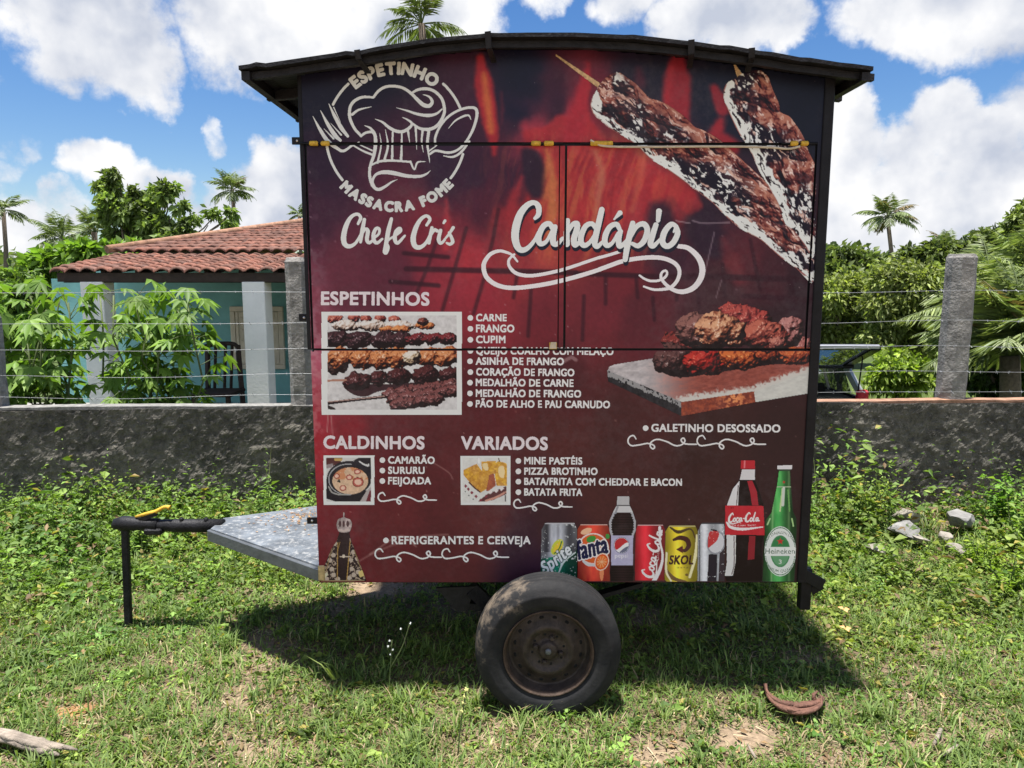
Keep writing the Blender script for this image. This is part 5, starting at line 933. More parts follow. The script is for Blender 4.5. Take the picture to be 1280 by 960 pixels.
# drawbar: plated A-frame, tube, coupler with yellow lever, prop leg
ZP = .535
P4 = [(-1.45, 3.43), (-1.45, 3.59), (XL - .002, 3.91), (XL - .002, 2.955)]
b = MB(); vs_ = [(x, y, ZP) for x, y in P4] + [(x, y, ZP - .006) for x, y in P4]; b.add(vs_, [(0, 3, 2, 1), (4, 5, 6, 7), (0, 1, 5, 4), (1, 2, 6, 5), (2, 3, 7, 6), (3, 0, 4, 7)])
def mat_plate():
    m = mat_plain('scuffed_grey_plate', (.17, .19, .21), .4, .4, .6, 9, .15, 60); nt, N, L, bs = nodes_of(m); src = bs.inputs['Base Color'].links[0].from_socket; tc = N('ShaderNodeTexCoord'); n = N('ShaderNodeTexNoise'); n.inputs['Scale'].default_value = 32; n.inputs['Detail'].default_value = 8; n.inputs['Roughness'].default_value = .75; L(tc.outputs['Object'], n.inputs['Vector'])
    mr = N('ShaderNodeMapRange'); L(n.outputs['Fac'], mr.inputs['Value']); mr.inputs['From Min'].default_value = .52; mr.inputs['From Max'].default_value = .62; mr.inputs['To Max'].default_value = .75; mx = N('ShaderNodeMix'); mx.data_type = 'RGBA'; L(mr.outputs[0], mx.inputs[0]); L(src, mx.inputs[6]); mx.inputs[7].default_value = (.5, .5, .48, 1); L(mx.outputs[2], bs.inputs['Base Color']); return m
tpart(b.build('drawbar_plate', mat_plate()))
for a, c in (((-1.46, 3.44), (XL, 2.95)), ((-1.46, 3.58), (XL, 3.915))):
    tpart(MB().bar((a[0], a[1], ZP - .034), (c[0], c[1], ZP - .034), .03, .054, ch=.003).build('drawbar_rail', M_GALV))
b = MB().tube([(-1.42, 3.51, ZP - .012), (-1.66, 3.51, ZP - .012), (-1.70, 3.51, ZP - .010), (-1.79, 3.51, ZP - .008)], [.033, .033, .029, .027], 18)
for x in (-1.50, -1.62): b.lathe([(.011, 0), (.011, .012), (.0005, .014)], 8, 0, Matrix.Translation((x, 3.50, ZP + .018)) @ Matrix.Rotation(R(90), 4, 'X'))
tpart(b.build('drawbar', M_STEEL))
b = MB().tube([(-1.96, 3.51, ZP - .02), (-1.945, 3.51, ZP - .005), (-1.91, 3.51, ZP), (-1.86, 3.51, ZP - .002), (-1.80, 3.51, ZP - .005), (-1.74, 3.51, ZP - .01)], [.016, .03, .037, .034, .030, .034], 16).box((-1.80, 3.472, ZP - .05), (-1.71, 3.548, ZP - .018), ch=.008)
tpart(b.build('coupler', M_STEEL))
pl = [(-1.845, 3.50, ZP + .036), (-1.80, 3.50, ZP + .048), (-1.745, 3.50, ZP + .062), (-1.70, 3.50, ZP + .085), (-1.672, 3.50, ZP + .082)]
o = tpart(MB().tube(spline(pl, None, 4)[0], list(np.interp(np.linspace(0, 1, 17), [0, .4, .8, 1], [.006, .012, .009, .013])), 6).build('coupler_lever', M_YEL)); o['label'] = 'yellow lever on top of the coupler'
tpart(MB().bar((-1.825, 3.50, ZP + .02), (-1.74, 3.50, ZP + .052), .02, .02).build('lever_bracket', M_STEEL))
tpart(MB().bar((-1.905, 3.51, ZP - .02), (-1.925, 3.51, .0), .026, .034, ch=.004).build('prop_leg', M_STEEL))
# rear stub with angled foot
b = MB().bar((XR + .028, YP + .05, ZB + .04), (XR + .028, YP + .05, .345), .045, .04, ch=.003).bar((XR - .01, YP + .012, ZB + .035), (XR + .095, YP + .04, ZB - .03), .03, .05, ch=.003).bar((XR + .095, YP + .04, ZB - .03), (XR + .055, YP + .05, ZB - .06), .03, .03)
tpart(b.build('rear_support', M_BLACK))
M_LENS = mat_plain('clouded_lens', (.4, .3, .14), .3, 0, .4, 60)
tpart(MB().box((XL - .004, YP - .005, ZB + .004), (XL + .024, YP + .004, ZB + .07), ch=.008).build('corner_reflector', M_LENS))

# ------------------------------------------------------------------ foliage builders
RG = np.random.default_rng(11)
def unit(a): return a / np.maximum(1e-9, np.linalg.norm(a, axis=-1, keepdims=True))
def leaf_arrays(pos, d, nrm, ln, wd, col, droop=0.0, fold=0.25):
    """diamond leaves with a folded midrib: 4 verts, 2 tris each"""
    n = len(pos); d = unit(d); s = unit(np.cross(d, nrm)); up = np.cross(s, d)
    ln = np.broadcast_to(np.asarray(ln, float), (n,))[:, None]; wd = np.broadcast_to(np.asarray(wd, float), (n,))[:, None]
    tip = pos + d * ln + np.array([0, 0, -1.]) * droop * ln; mid = pos + d * ln * .45
    v = np.stack([pos, mid + s * wd * .5 + up * wd * fold, tip, mid - s * wd * .5 + up * wd * fold], 1).reshape(-1, 3)
    k = np.arange(n)[:, None] * 4; f = np.concatenate([k + [0, 1, 2], k + [0, 2, 3]], 0); c = np.repeat(col, 4, 0)
    return v, f, c
def blade_arrays(pos, d, ln, wd, bend, col):
    """grass blades: base pair, middle pair, tip"""
    n = len(pos); d = unit(d); h = unit(d * [1, 1, 0] + 1e-6); s = np.stack([-h[:, 1], h[:, 0], np.zeros(n)], 1)
    ln = ln[:, None]; wd = wd[:, None]; mid = pos + d * ln * .55; tip = mid + unit(d + h * bend[:, None] - np.array([0, 0, 1.]) * (bend * .55)[:, None]) * ln * .5
    v = np.stack([pos - s * wd * .5, pos + s * wd * .5, mid + s * wd * .42, mid - s * wd * .42, tip], 1).reshape(-1, 3)
    k = np.arange(n)[:, None] * 5; f = np.concatenate([k + [0, 1, 2], k + [0, 2, 3], k + [3, 2, 4]], 0); return v, f, np.repeat(col, 5, 0)
def join(parts):
    vs_, fs, cs = [], [], []; k = 0
    for v, f, c in parts: vs_.append(v); fs.append(f + k); cs.append(c); k += len(v)
    return np.concatenate(vs_), np.concatenate(fs), np.concatenate(cs)
def tints(n, a, b, rg, jit=.18):
    """random leaf colours between two greens (linear)"""
    t = rg.random((n, 1)); c = np.asarray(a) * (1 - t) + np.asarray(b) * t; return np.clip(c * (1 + jit * rg.normal(size=(n, 1))), .002, .9)
def rnd_dir(n, rg): return unit(rg.normal(size=(n, 3)))
M_LEAF = mat_leaf('leaf', .38); M_GRASS = mat_leaf('grass_blade', .34, .6); M_DRY = mat_leaf('dry_straw', .1, .8); M_FROND = mat_leaf('palm_frond', .25, .45)
M_BARK = mat_plain('grey_brown_bark', (.14, .11, .085), .9, 0, .4, 18, .6, 60); M_STEM = mat_plain('green_stem', (.09, .12, .04), .7, 0, .3, 30)

# ------------------------------------------------------------------ ground
BZ = -1.05                      # the land behind the wall lies lower than the road side
def patch(x, y):
    """0..1: how bare the soil is"""
    u, v = to_px(np.stack([x, y, np.zeros_like(x)], -1)); b = np.zeros_like(x)
    for cu, cv, ru, rv, a in ((85, 890, 34, 15, 1), (110, 915, 70, 22, .6), (330, 935, 85, 26, .75), (300, 885, 60, 14, .6), (820, 945, 42, 22, 1), (930, 915, 60, 20, .8), (1060, 950, 70, 20, .9), (890, 890, 60, 12, .55), (1190, 880, 60, 18, .5), (560, 905, 50, 10, .5), (700, 930, 60, 14, .5), (420, 760, 60, 20, .6), (470, 735, 60, 14, .7), (1150, 930, 60, 16, .8), (640, 800, 120, 40, .4), (30, 950, 60, 12, .7), (220, 820, 50, 14, .35), (1120, 745, 40, 14, .4)):
        b = np.maximum(b, a * np.exp(-(((u - cu) / ru) ** 2 + ((v - cv) / rv) ** 2) * .9))
    n = fbm(x * 1.0, y * 1.0, .35, 4, .6, 31); return np.clip(b * (1.25 * n + .4) + sstep(.60, .72, n) * .45, 0, 1)
def gz(x, y): return .05 * (fbm(x, y, 1.1, 4, .5, 33) - .5) * sstep(5.5, 4.8, np.abs(y)) + .10 * sstep(4.3, 5.2, y) * sstep(5.6, 5.3, y) * fbm(x, y, .8, 3, .5, 34)
def build_ground():
    xs = np.concatenate([np.linspace(-400, -9, 24)[:-1], np.linspace(-9, 9, 200), np.linspace(9, 400, 24)[1:]]); ys = np.concatenate([np.linspace(-60, -2, 14)[:-1], np.linspace(-2, 9, 130), np.linspace(9, 60, 40)[1:], np.linspace(60, 700, 12)[1:]])
    X, Y = np.meshgrid(xs, ys); Zg = gz(X, Y); ok = (np.abs(X) < 8.9) & (Y > -1.9) & (Y < 5.4); Zg = np.where(ok, Zg, 0.0) + BZ * sstep(5.45, 6.4, Y)
    b = patch(X, Y) * (Y > 1.6) * (Y < 6); b = np.where(Y < 1.9, sstep(1.95, 1.4, Y), b)
    soil = np.array((.115, .085, .055)); sand = np.array((.25, .185, .125)); green = np.array((.06, .085, .025))
    c = soil * (1 - b)[..., None] + sand * b[..., None]; far = sstep(5.4, 7, Y)[..., None]; c = c * (1 - far) + green * far
    u, v = to_px(np.stack([X, Y, np.zeros_like(X)], -1)); orange = np.exp(-((u - 85) / 30) ** 2 - ((v - 889) / 12) ** 2)[..., None] * (Y < 4)[..., None]; c = c * (1 - orange) + np.array((.42, .20, .075)) * orange
    ids = np.arange(X.size).reshape(X.shape); f = np.stack([ids[:-1, :-1], ids[:-1, 1:], ids[1:, 1:], ids[1:, :-1]], -1).reshape(-1, 4)
    m = bpy.data.materials.new('soil'); nt, N, L, bs = nodes_of(m); at = N('ShaderNodeAttribute'); at.attribute_name = 'Col'; tc = N('ShaderNodeTexCoord'); n = N('ShaderNodeTexNoise'); n.inputs['Scale'].default_value = 40; n.inputs['Detail'].default_value = 8; n.inputs['Roughness'].default_value = .7; L(tc.outputs['Object'], n.inputs['Vector'])
    mr = N('ShaderNodeMapRange'); L(n.outputs['Fac'], mr.inputs['Value']); mr.inputs['From Min'].default_value = .3; mr.inputs['From Max'].default_value = .7; mr.inputs['To Min'].default_value = .55; mr.inputs['To Max'].default_value = 1.45
    mx = N('ShaderNodeVectorMath'); mx.operation = 'SCALE'; L(at.outputs['Color'], mx.inputs[0]); L(mr.outputs[0], mx.inputs['Scale']); L(mx.outputs[0], bs.inputs['Base Color']); bs.inputs['Roughness'].default_value = .95; bs.inputs['Specular IOR Level'].default_value = .15
    bp = N('ShaderNodeBump'); bp.inputs['Strength'].default_value = .6; bp.inputs['Distance'].default_value = .015; L(n.outputs['Fac'], bp.inputs['Height']); L(bp.outputs[0], bs.inputs['Normal'])
    tag(obj('ground', np_mesh('ground', np.stack([X, Y, Zg], -1).reshape(-1, 3), f, c.reshape(-1, 3), True), m), kind='structure')
build_ground()

# ------------------------------------------------------------------ boundary wall, posts, barbed wire
WYL, WYR = 5.12, 5.42            # the wall runs slightly away to the right
def wally(x): return WYL + (WYR - WYL) * (np.asarray(x, float) + 3.6) / 7.2
WT = .82
def mat_render():
    m = bpy.data.materials.new('mildewed_render'); nt, N, L, bs = nodes_of(m); tc = N('ShaderNodeTexCoord')
    def nz(sc, det, ro=.65):
        n = N('ShaderNodeTexNoise'); n.inputs['Scale'].default_value = sc; n.inputs['Detail'].default_value = det; n.inputs['Roughness'].default_value = ro; L(tc.outputs['Object'], n.inputs['Vector']); return n.outputs['Fac']
    big, mid, fine = nz(1.6, 5), nz(14, 6, .7), nz(55, 5, .7)
    cr = N('ShaderNodeValToRGB'); L(big, cr.inputs[0]); e = cr.color_ramp.elements; e[0].position = .35; e[0].color = (.072, .069, .063, 1); e[1].position = .70; e[1].color = (.19, .178, .155, 1)
    c2 = N('ShaderNodeValToRGB'); L(mid, c2.inputs[0]); c2.color_ramp.elements[0].position = .34; c2.color_ramp.elements[0].color = (.6, .6, .6, 1); c2.color_ramp.elements[1].position = .70; c2.color_ramp.elements[1].color = (1.6, 1.57, 1.5, 1)
    mx = N('ShaderNodeMix'); mx.data_type = 'RGBA'; mx.blend_type = 'MULTIPLY'; mx.inputs[0].default_value = 1; L(cr.outputs[0], mx.inputs[6]); L(c2.outputs[0], mx.inputs[7]); L(mx.outputs[2], bs.inputs['Base Color']); bs.inputs['Roughness'].default_value = .92; bs.inputs['Specular IOR Level'].default_value = .2
    ad = N('ShaderNodeMath'); ad.operation = 'ADD'; L(mid, ad.inputs[0]); L(fine, ad.inputs[1]); bp = N('ShaderNodeBump'); bp.inputs['Strength'].default_value = 1.0; bp.inputs['Distance'].default_value = .022; L(ad.outputs[0], bp.inputs['Height']); L(bp.outputs[0], bs.inputs['Normal']); return m
M_WALL = mat_render(); M_CONC = mat_plain('weathered_concrete', (.22, .21, .195), .9, 0, .55, 16, .8, 50, detail=8); M_CAP = mat_plain('worn_mortar_cap', (.19, .185, .17), .9, 0, .5, 20, .6, 60); M_BRICK = mat_plain('orange_brick', (.27, .15, .095), .9, 0, .5, 12, .5, 60)
wall = thing('boundary_wall', 'low blackened rough rendered wall behind the trailer', 'wall', (0, float(wally(0)), 0))
def wall_part(name, mat, x0, x1, z0, z1, t0, t1, rough=0.0, nx=80, nz_=10, seed=0, coarse=0.0):
    """run of wall with an uneven face and top"""
    xs = np.linspace(x0, x1, nx); vs_ = []; zz = np.linspace(z0, z1, nz_)
    top = rough * 1.6 * (fbm(xs, xs * 0, .5, 4, .6, seed + 40) - .5)
    for z in zz: vs_ += [(x, float(wally(x)) + t0 + dy, z + (tp if z == zz[-1] else 0)) for x, tp, dy in zip(xs, top, rough * (fbm(xs, xs * 0 + z, .20, 3, .5, seed + 41) - .5) + coarse * (fbm(xs, xs * 0 + z, .036, 4, .6, seed + 42) - .5))]
    vs_ += [(x, float(wally(x)) + t1, z1 + tp) for x, tp in zip(xs, top)] + [(x, float(wally(x)) + t1, z0) for x in xs]; m = nz_ + 2
    f = [(j * nx + i, j * nx + i + 1, (j + 1) * nx + i + 1, (j + 1) * nx + i) for j in range(m - 1) for i in range(nx - 1)]
    f += [tuple(j * nx for j in range(m))[::-1], tuple(j * nx + nx - 1 for j in range(m))]
    o = MB().add(vs_, f).build(name, mat); o.parent = wall; o.matrix_parent_inverse = Matrix.Translation(-wall.location); return o
wall_part('wall_face', M_WALL, -5.6, 5.6, -.1, WT, 0, .14, .03, 900, 74, 0, .026); wall_part('wall_face', M_WALL, -9, -5.601, -.1, WT, 0, .14, .03, 40, 8); wall_part('wall_face', M_WALL, 5.601, 9, -.1, WT, 0, .14, .03, 40, 8)
wall_part('mortar_cap', M_CAP, -9, 1.0, WT - .008, WT + .012, .010, .134, .012, 120, 2, 3); o = wall_part('brick_course', M_BRICK, 1.0, 9, WT - .004, WT + .016, .012, .132, .010, 100, 2, 5); o['label'] = 'orange brick course along the top of the wall'
def post(u, vt, w, label):
    x = float(at_y(u, 480, 5.3)[0]); x = float((u - 640) / FPX * (wally(x) * .99 + .02)); y = float(wally(x)) + .118; h = float(at_y(u, vt, y)[2]); t = thing('concrete_post', label, 'fence post', (x, y, 0), 0, 'concrete fence posts along the wall')
    b = MB(); n = 22; rg = np.random.default_rng(int(abs(u))); ring = [(-.5, .30), (-.5, -.22), (-.26, -.5), (.26, -.5), (.5, -.22), (.5, .30)]; lv = np.linspace(0, h - .03, n); vs_ = []
    for i, z in enumerate(lv):
        for a, c in ring: vs_.append((a * w + rg.normal() * .0022, c * w + rg.normal() * .0022, z))
    for a, c in ring: vs_.append((a * w * .86, c * w * .86, h + rg.normal() * .004))
    k = len(ring); f = [(i * k + j, i * k + (j + 1) % k, (i + 1) * k + (j + 1) % k, (i + 1) * k + j) for i in range(n) for j in range(k)] + [tuple(n * k + j for j in range(k))]
    b.add(vs_, f).build('shaft', M_CONC, t); return t
post(-37, 392, .16, 'grey concrete post cut off by the left edge of the photo'); post(368, 322, .165, 'dark stained concrete post close beside the trailer'); post(1211, 317, .18, 'pale concrete post right of the parked car')
M_WIRE = mat_plain('galvanised_wire', (.30, .31, .32), .5, .5, .3, 40)
names = ['topmost strand of barbed wire above the wall', 'second strand of barbed wire counted from the top', 'middle strand of barbed wire above the wall', 'fourth strand of barbed wire counted from the top', 'lowest strand of barbed wire just above the wall']
for i, (v, lb) in enumerate(zip((364, 403, 436, 468, 494), names)):
    z = float(at_y(640, v, 5.2)[2]); xs = np.linspace(-8.5, 8.5, 120); sag = .012 * np.sin((xs + 1.6) / 2.36 * math.pi) ** 2 + .006 * np.sin(xs * 3.1 + i); b = MB(); pts = [(x, float(wally(x)) - .008, z - s_) for x, s_ in zip(xs, sag)]; b.tube(pts, .0016, 5); rg = random.Random(i)
    for k in range(110):
        x = -6 + k * .11 + rg.uniform(-.02, .02); zz = z - float(np.interp(x, xs, sag)); y = float(wally(x)) - .008
        for q in range(2):
            a = rg.uniform(0, 6.28); dx, dz, dy = .006, math.sin(a) * .014, math.cos(a) * .014; b.add([(x - dx, y - dy, zz - dz), (x - dx + .002, y - dy, zz - dz + .0025), (x + dx, y + dy, zz + dz), (x + dx - .002, y + dy, zz + dz - .0025)], [(0, 1, 2, 3)])
    tag(b.build('barbed_wire', M_WIRE), lb, 'barbed wire', 'strands of barbed wire on the wall')

# ------------------------------------------------------------------ turquoise house with tiled porch
M_TURQ = mat_plain('turquoise_wall', (.19, .43, .42), .85, 0, .22, 2.2, .15, 40, detail=9); M_WHITE = mat_plain('white_limewash', (.82, .82, .80), .85, 0, .06, 6, .2, 30); M_CREAM = mat_plain('cream_shutter', (.66, .60, .46), .7, 0, .1, 8); M_WOOD = mat_plain('dark_brown_wood', (.035, .022, .017), .7, 0, .5, 12, .3, 60); M_FLOOR = mat_plain('porch_cement', (.25, .24, .22), .9, 0, .2, 4)
def mat_tile():
    m = bpy.data.materials.new('clay_tile'); nt, N, L, bs = nodes_of(m); tc = N('ShaderNodeTexCoord'); at = N('ShaderNodeAttribute'); at.attribute_name = 'Col'; n = N('ShaderNodeTexNoise'); n.inputs['Scale'].default_value = 9; n.inputs['Detail'].default_value = 6; L(tc.outputs['Object'], n.inputs['Vector']); mr = N('ShaderNodeMapRange'); L(n.outputs['Fac'], mr.inputs['Value']); mr.inputs['From Min'].default_value = .3; mr.inputs['From Max'].default_value = .7; mr.inputs['To Min'].default_value = .5; mr.inputs['To Max'].default_value = 1.3
    s = N('ShaderNodeVectorMath'); s.operation = 'SCALE'; L(at.outputs['Color'], s.inputs[0]); L(mr.outputs[0], s.inputs['Scale']); L(s.outputs[0], bs.inputs['Base Color']); bs.inputs['Roughness'].default_value = .85; return m
M_TILE = mat_tile()
house = thing('house', 'turquoise single storey house with white porch columns and orange clay tile roof', 'house', (-5, 9.5, 0))
def hpart(o, lab=None):
    if o.parent is None: o.parent = house; o.matrix_parent_inverse = Matrix.Translation(-house.location)
    if lab: o['label'] = lab
    return o
def tiles(name, A, B, C_, D_, per=.165, row=.28, lift=.05, seed=1):
    """rows of half-round clay tiles on the quad A-B (eave) to D-C (top); B may meet C"""
    A, B, C_, D_ = [np.array(p, float) for p in (A, B, C_, D_)]; W = np.linalg.norm(B - A); H = np.linalg.norm((D_ + C_) / 2 - (A + B) / 2); nr = max(2, int(round(H / row))); nx = max(8, int(W / per) * 6); rg = np.random.default_rng(seed)
    nrm = unit(np.cross(B - A, (D_ + C_) / 2 - A)); nrm = nrm * np.sign(nrm[2]); vs_, fs, cs = [], [], []; nt_ = nx // 6 + 1
    for r in range(nr):
        tc_ = rg.random(nt_ + 1); k0 = len(vs_)
        for e in (0, 1):
            t = (r + e * 1.12) / nr; t = min(t, 1.0); L0 = A + (D_ - A) * t; R0 = B + (C_ - B) * t
            for i in range(nx + 1):
                s_ = i / nx; p = L0 + (R0 - L0) * s_; ph = s_ * W / per; hgt = lift * (abs(math.sin(math.pi * ph)) ** .8) + (.030 if e == 0 else 0.0) + .012 * (tc_[min(nt_, int(ph))] - .5)
                vs_.append(p + nrm * hgt); q = tc_[min(nt_, int(ph))]; c = np.array((.27, .112, .075)) * (.45 + .75 * q); c = c * (1 - .5 * (q > .70)) + np.array((.05, .045, .04)) * (.5 * (q > .70)); cs.append(c)
        for i in range(nx): fs.append((k0 + i, k0 + i + 1, k0 + nx + 2 + i, k0 + nx + 1 + i))
        # the open lower edge of each row
        k1 = len(vs_)
        for i in range(nx + 1): vs_.append(vs_[k0 + i] - nrm * .028); cs.append(cs[k0 + i] * .9)
        for i in range(nx): fs.append((k1 + i, k1 + i + 1, k0 + i + 1, k0 + i))
    return hpart(obj(name, np_mesh(name, vs_, fs, np.array(cs), True), M_TILE))
hx = lambda u, Y: float(at_y(u, 400, Y)[0])
YC, YW = 8.42, 10.7
hpart(MB().box((-5.95, YW, -1), (1.5, YW + .15, 2.0)).build('back_wall', M_TURQ)); hpart(MB().box((1.35, YW + .151, -1), (1.5, 15.5, 2.0)).build('side_wall', M_TURQ)); hpart(MB().box((-5.95, YW + .151, -1), (-5.8, 15.5, 2.0)).build('side_wall', M_TURQ))
hpart(MB().box((-6.6, YW + .004, -1), (-5.951, YW + .146, 1.74)).build('porch_wall', M_TURQ)); hpart(MB().box((-7.2, 8.2, -1.1), (1.7, YW, -.06)).build('porch_floor', M_FLOOR))
for uc in (125, 323): x = hx(uc, YC); hpart(MB().box((x - .125, YC - .125, -.06), (x + .125, YC + .125, 1.70), ch=.006).build('porch_column', M_WHITE))
for xc in (-.6, 1.4): hpart(MB().box((xc - .125, YC - .125, -.06), (xc + .125, YC + .125, 1.70), ch=.006).build('porch_column', M_WHITE))
hpart(MB().box((-5.0, YC - .09, 1.69), (1.6, YC + .09, 1.80)).build('porch_beam', M_WOOD))
b = MB()
for k in range(18): x = -4.95 + k * .385; b.bar((x, 8.35, 1.80), (x, YW, 2.03), .05, .06)
hpart(b.build('rafter_lattice', M_WOOD))
tiles('porch_roof', (-5.1, 8.25, 1.79), (1.8, 8.25, 1.79), (1.8, 10.9, 2.05), (-5.75, 10.9, 2.05), seed=3)
hpart(MB().box((-5.05, 8.3, 1.70), (1.75, 8.34, 1.80)).build('eave_board', M_WOOD)); hpart(MB().box((-5.7, 10.72, 2.0), (1.7, 10.8, 2.1)).build('eave_board', M_WOOD))
tiles('main_roof', (-5.75, 10.75, 2.10), (2.0, 10.75, 2.10), (-.4, 14.6, 2.86), (-3.4, 14.6, 2.86), seed=5); tiles('hip_roof', (-5.75, 18.4, 2.10), (-5.75, 10.75, 2.10), (-3.4, 14.6, 2.86), (-3.4, 14.7, 2.86), seed=7)
o = hpart(MB().tube([(-5.78, 10.72, 2.15), (-3.4, 14.6, 2.93)], .06, 8).build('ridge_tile', M_BRICK))
# window: cream frame, two boarded shutters
wx0, wx1 = hx(289, YW), hx(355, YW); wz0, wz1 = float(at_y(320, 461, YW)[2]), float(at_y(320, 383, YW)[2]); wf = MB(); t_ = .07
for lo, hi in (((wx0, wz0), (wx1, wz0 + t_)), ((wx0, wz1 - t_), (wx1, wz1)), ((wx0, wz0 + t_ + .001), (wx0 + t_, wz1 - t_ - .001)), ((wx1 - t_, wz0 + t_ + .001), (wx1, wz1 - t_ - .001))): wf.box((lo[0], YW - .05, lo[1]), (hi[0], YW - .001, hi[1]), ch=.006)
win = hpart(wf.build('window_frame', M_CREAM), 'cream shuttered window'); mid = (wx0 + wx1) / 2
for a, c, sg in ((wx0 + t_ + .004, mid - .004, 1), (mid + .004, wx1 - t_ - .004, -1)):
    s = MB().box((a, YW - .035, wz0 + t_ + .004), (c, YW - .004, wz1 - t_ - .004), ch=.004); w_ = c - a
    for lo, hi in (((a, wz0 + t_ + .01), (a + .045, wz1 - t_ - .01)), ((c - .045, wz0 + t_ + .01), (c, wz1 - t_ - .01))): s.box((lo[0] + .002, YW - .046, lo[1]), (hi[0] - .002, YW - .034, hi[1]), ch=.003)
    s.box((a + .05, YW - .045, wz1 - t_ - .08), (c - .05, YW - .034, wz1 - t_ - .012), ch=.003).box((a + .05, YW - .045, wz0 + t_ + .012), (c - .05, YW - .034, wz0 + t_ + .08), ch=.003)
    for k in range(3): z0_ = wz0 + .30 + k * .17; s.bar((a + .055, YW - .038, z0_ + (.12 if sg > 0 else .0)), (c - .055, YW - .038, z0_ + (.0 if sg > 0 else .12)), .012, .02, 0)
    sh = s.build('shutter', M_CREAM); sh.parent = win
# dark wooden chair on the porch
ch = thing('wooden_chair', 'dark brown wooden chair with slatted back standing on the porch', 'chair', (hx(274, 8.9), 8.95, -.06)); ctop = float(at_y(270, 432, 8.9)[2]) + .06
MB().bar((-.22, 0, 0), (-.20, .05, ctop), .045, .045).build('leg', M_WOOD, ch); MB().bar((.24, -.04, 0), (.17, .05, ctop), .05, .05).build('leg', M_WOOD, ch); MB().bar((-.2, -.42, 0), (-.2, -.42, .45), .045, .045).build('leg', M_WOOD, ch); MB().bar((.2, -.42, 0), (.2, -.42, .45), .045, .045).build('leg', M_WOOD, ch)
MB().box((-.25, -.46, .43), (.25, .02, .47), ch=.008).build('seat', M_WOOD, ch); MB().tube(spline([(-.23, .05, ctop - .02), (-.1, .06, ctop + .01), (.08, .06, ctop + .015), (.15, .055, ctop - .01), (.185, .04, ctop - .08)], None, 4)[0], .026, 8).build('top_rail', M_WOOD, ch)
for x in (-.1, .02, .1): MB().bar((x - .03, .02, .45), (x, .055, ctop), .022, .03).build('back_slat', M_WOOD, ch)

# ------------------------------------------------------------------ trees and plants beyond the wall
def stem_tube(mb, a, b_, r0, r1, sway=.06, n=6, rg=random):
    a = Vector(a); b_ = Vector(b_); L = (b_ - a).length; pts = [a.lerp(b_, i / n) + Vector((rg.uniform(-1, 1), rg.uniform(-1, 1), 0)) * sway * L * (0 < i < n) * .5 for i in range(n + 1)]
    mb.tube(pts, [r0 + (r1 - r0) * i / n for i in range(n + 1)], 7); return pts
def tree(name, label, cat, Y, base_u, clumps, n, size, ca, cb, group, seed, trunk=.12, jit=.22, hang=.3, gap=.42):
    """clumps: photo-pixel u, v, radius of leafy masses, spread in depth round distance Y"""
    rg = np.random.default_rng(seed); rr = random.Random(seed); bx = float(at_y(base_u, 480, Y)[0]); root = thing(name, label, cat, (bx, Y, BZ), 0, group); k = Y / FPX; tot = sum(r * r for _, _, r in clumps); parts = []; tm = MB()
    top = min(v for _, v, _ in clumps); zt = float(at_y(base_u, top, Y)[2]) - BZ; fork = Vector((0, 0, max(.25, zt * .42))); stem_tube(tm, (0, 0, -.1), fork, trunk, trunk * .75, .03, 5, rr)
    for (u, v, r) in clumps:
        c = at_y(u, v, Y) - np.array([bx, Y, BZ]); rad = r * k; c = c + np.array([0, rg.uniform(-.9, .9) * rad, 0]); m = int(n * r * r / tot)
        if m < 4: continue
        # twigs of foliage: sub-clumps on the mass's shell, each with its own tuft of leaves
        ns = max(5, m // 26); d = rnd_dir(ns, rg); q = c + d * rad * (.45 + .58 * rg.random((ns, 1)) ** .6) * np.array([1, .85, .82]); keep_ = rg.random(ns) > gap * .5; q = q[keep_]; d = d[keep_]; per = max(4, m // max(1, len(q)))
        tint = np.clip(1 + .25 * rg.normal(size=(len(q), 1)), .5, 1.7)
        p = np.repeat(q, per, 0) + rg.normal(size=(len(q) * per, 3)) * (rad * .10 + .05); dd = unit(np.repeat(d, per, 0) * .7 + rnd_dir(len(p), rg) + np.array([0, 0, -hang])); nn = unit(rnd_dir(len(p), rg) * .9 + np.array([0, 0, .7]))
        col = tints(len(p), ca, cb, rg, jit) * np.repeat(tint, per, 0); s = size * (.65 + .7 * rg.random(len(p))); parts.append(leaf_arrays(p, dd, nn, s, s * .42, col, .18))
        stem_tube(tm, fork, tuple(c + np.array([0, 0, -.2 * rad])), trunk * .5, trunk * .12, .10, 6, rr)
        for j in range(min(5, len(q))): stem_tube(tm, tuple(c + np.array([0, 0, -.15 * rad])), tuple(q[j]), trunk * .14, trunk * .04, .1, 4, rr)
    v, f, c = join(parts); obj('crown', np_mesh('crown', v, f, c), M_LEAF, root); tm.build('trunk', M_BARK, root); return root
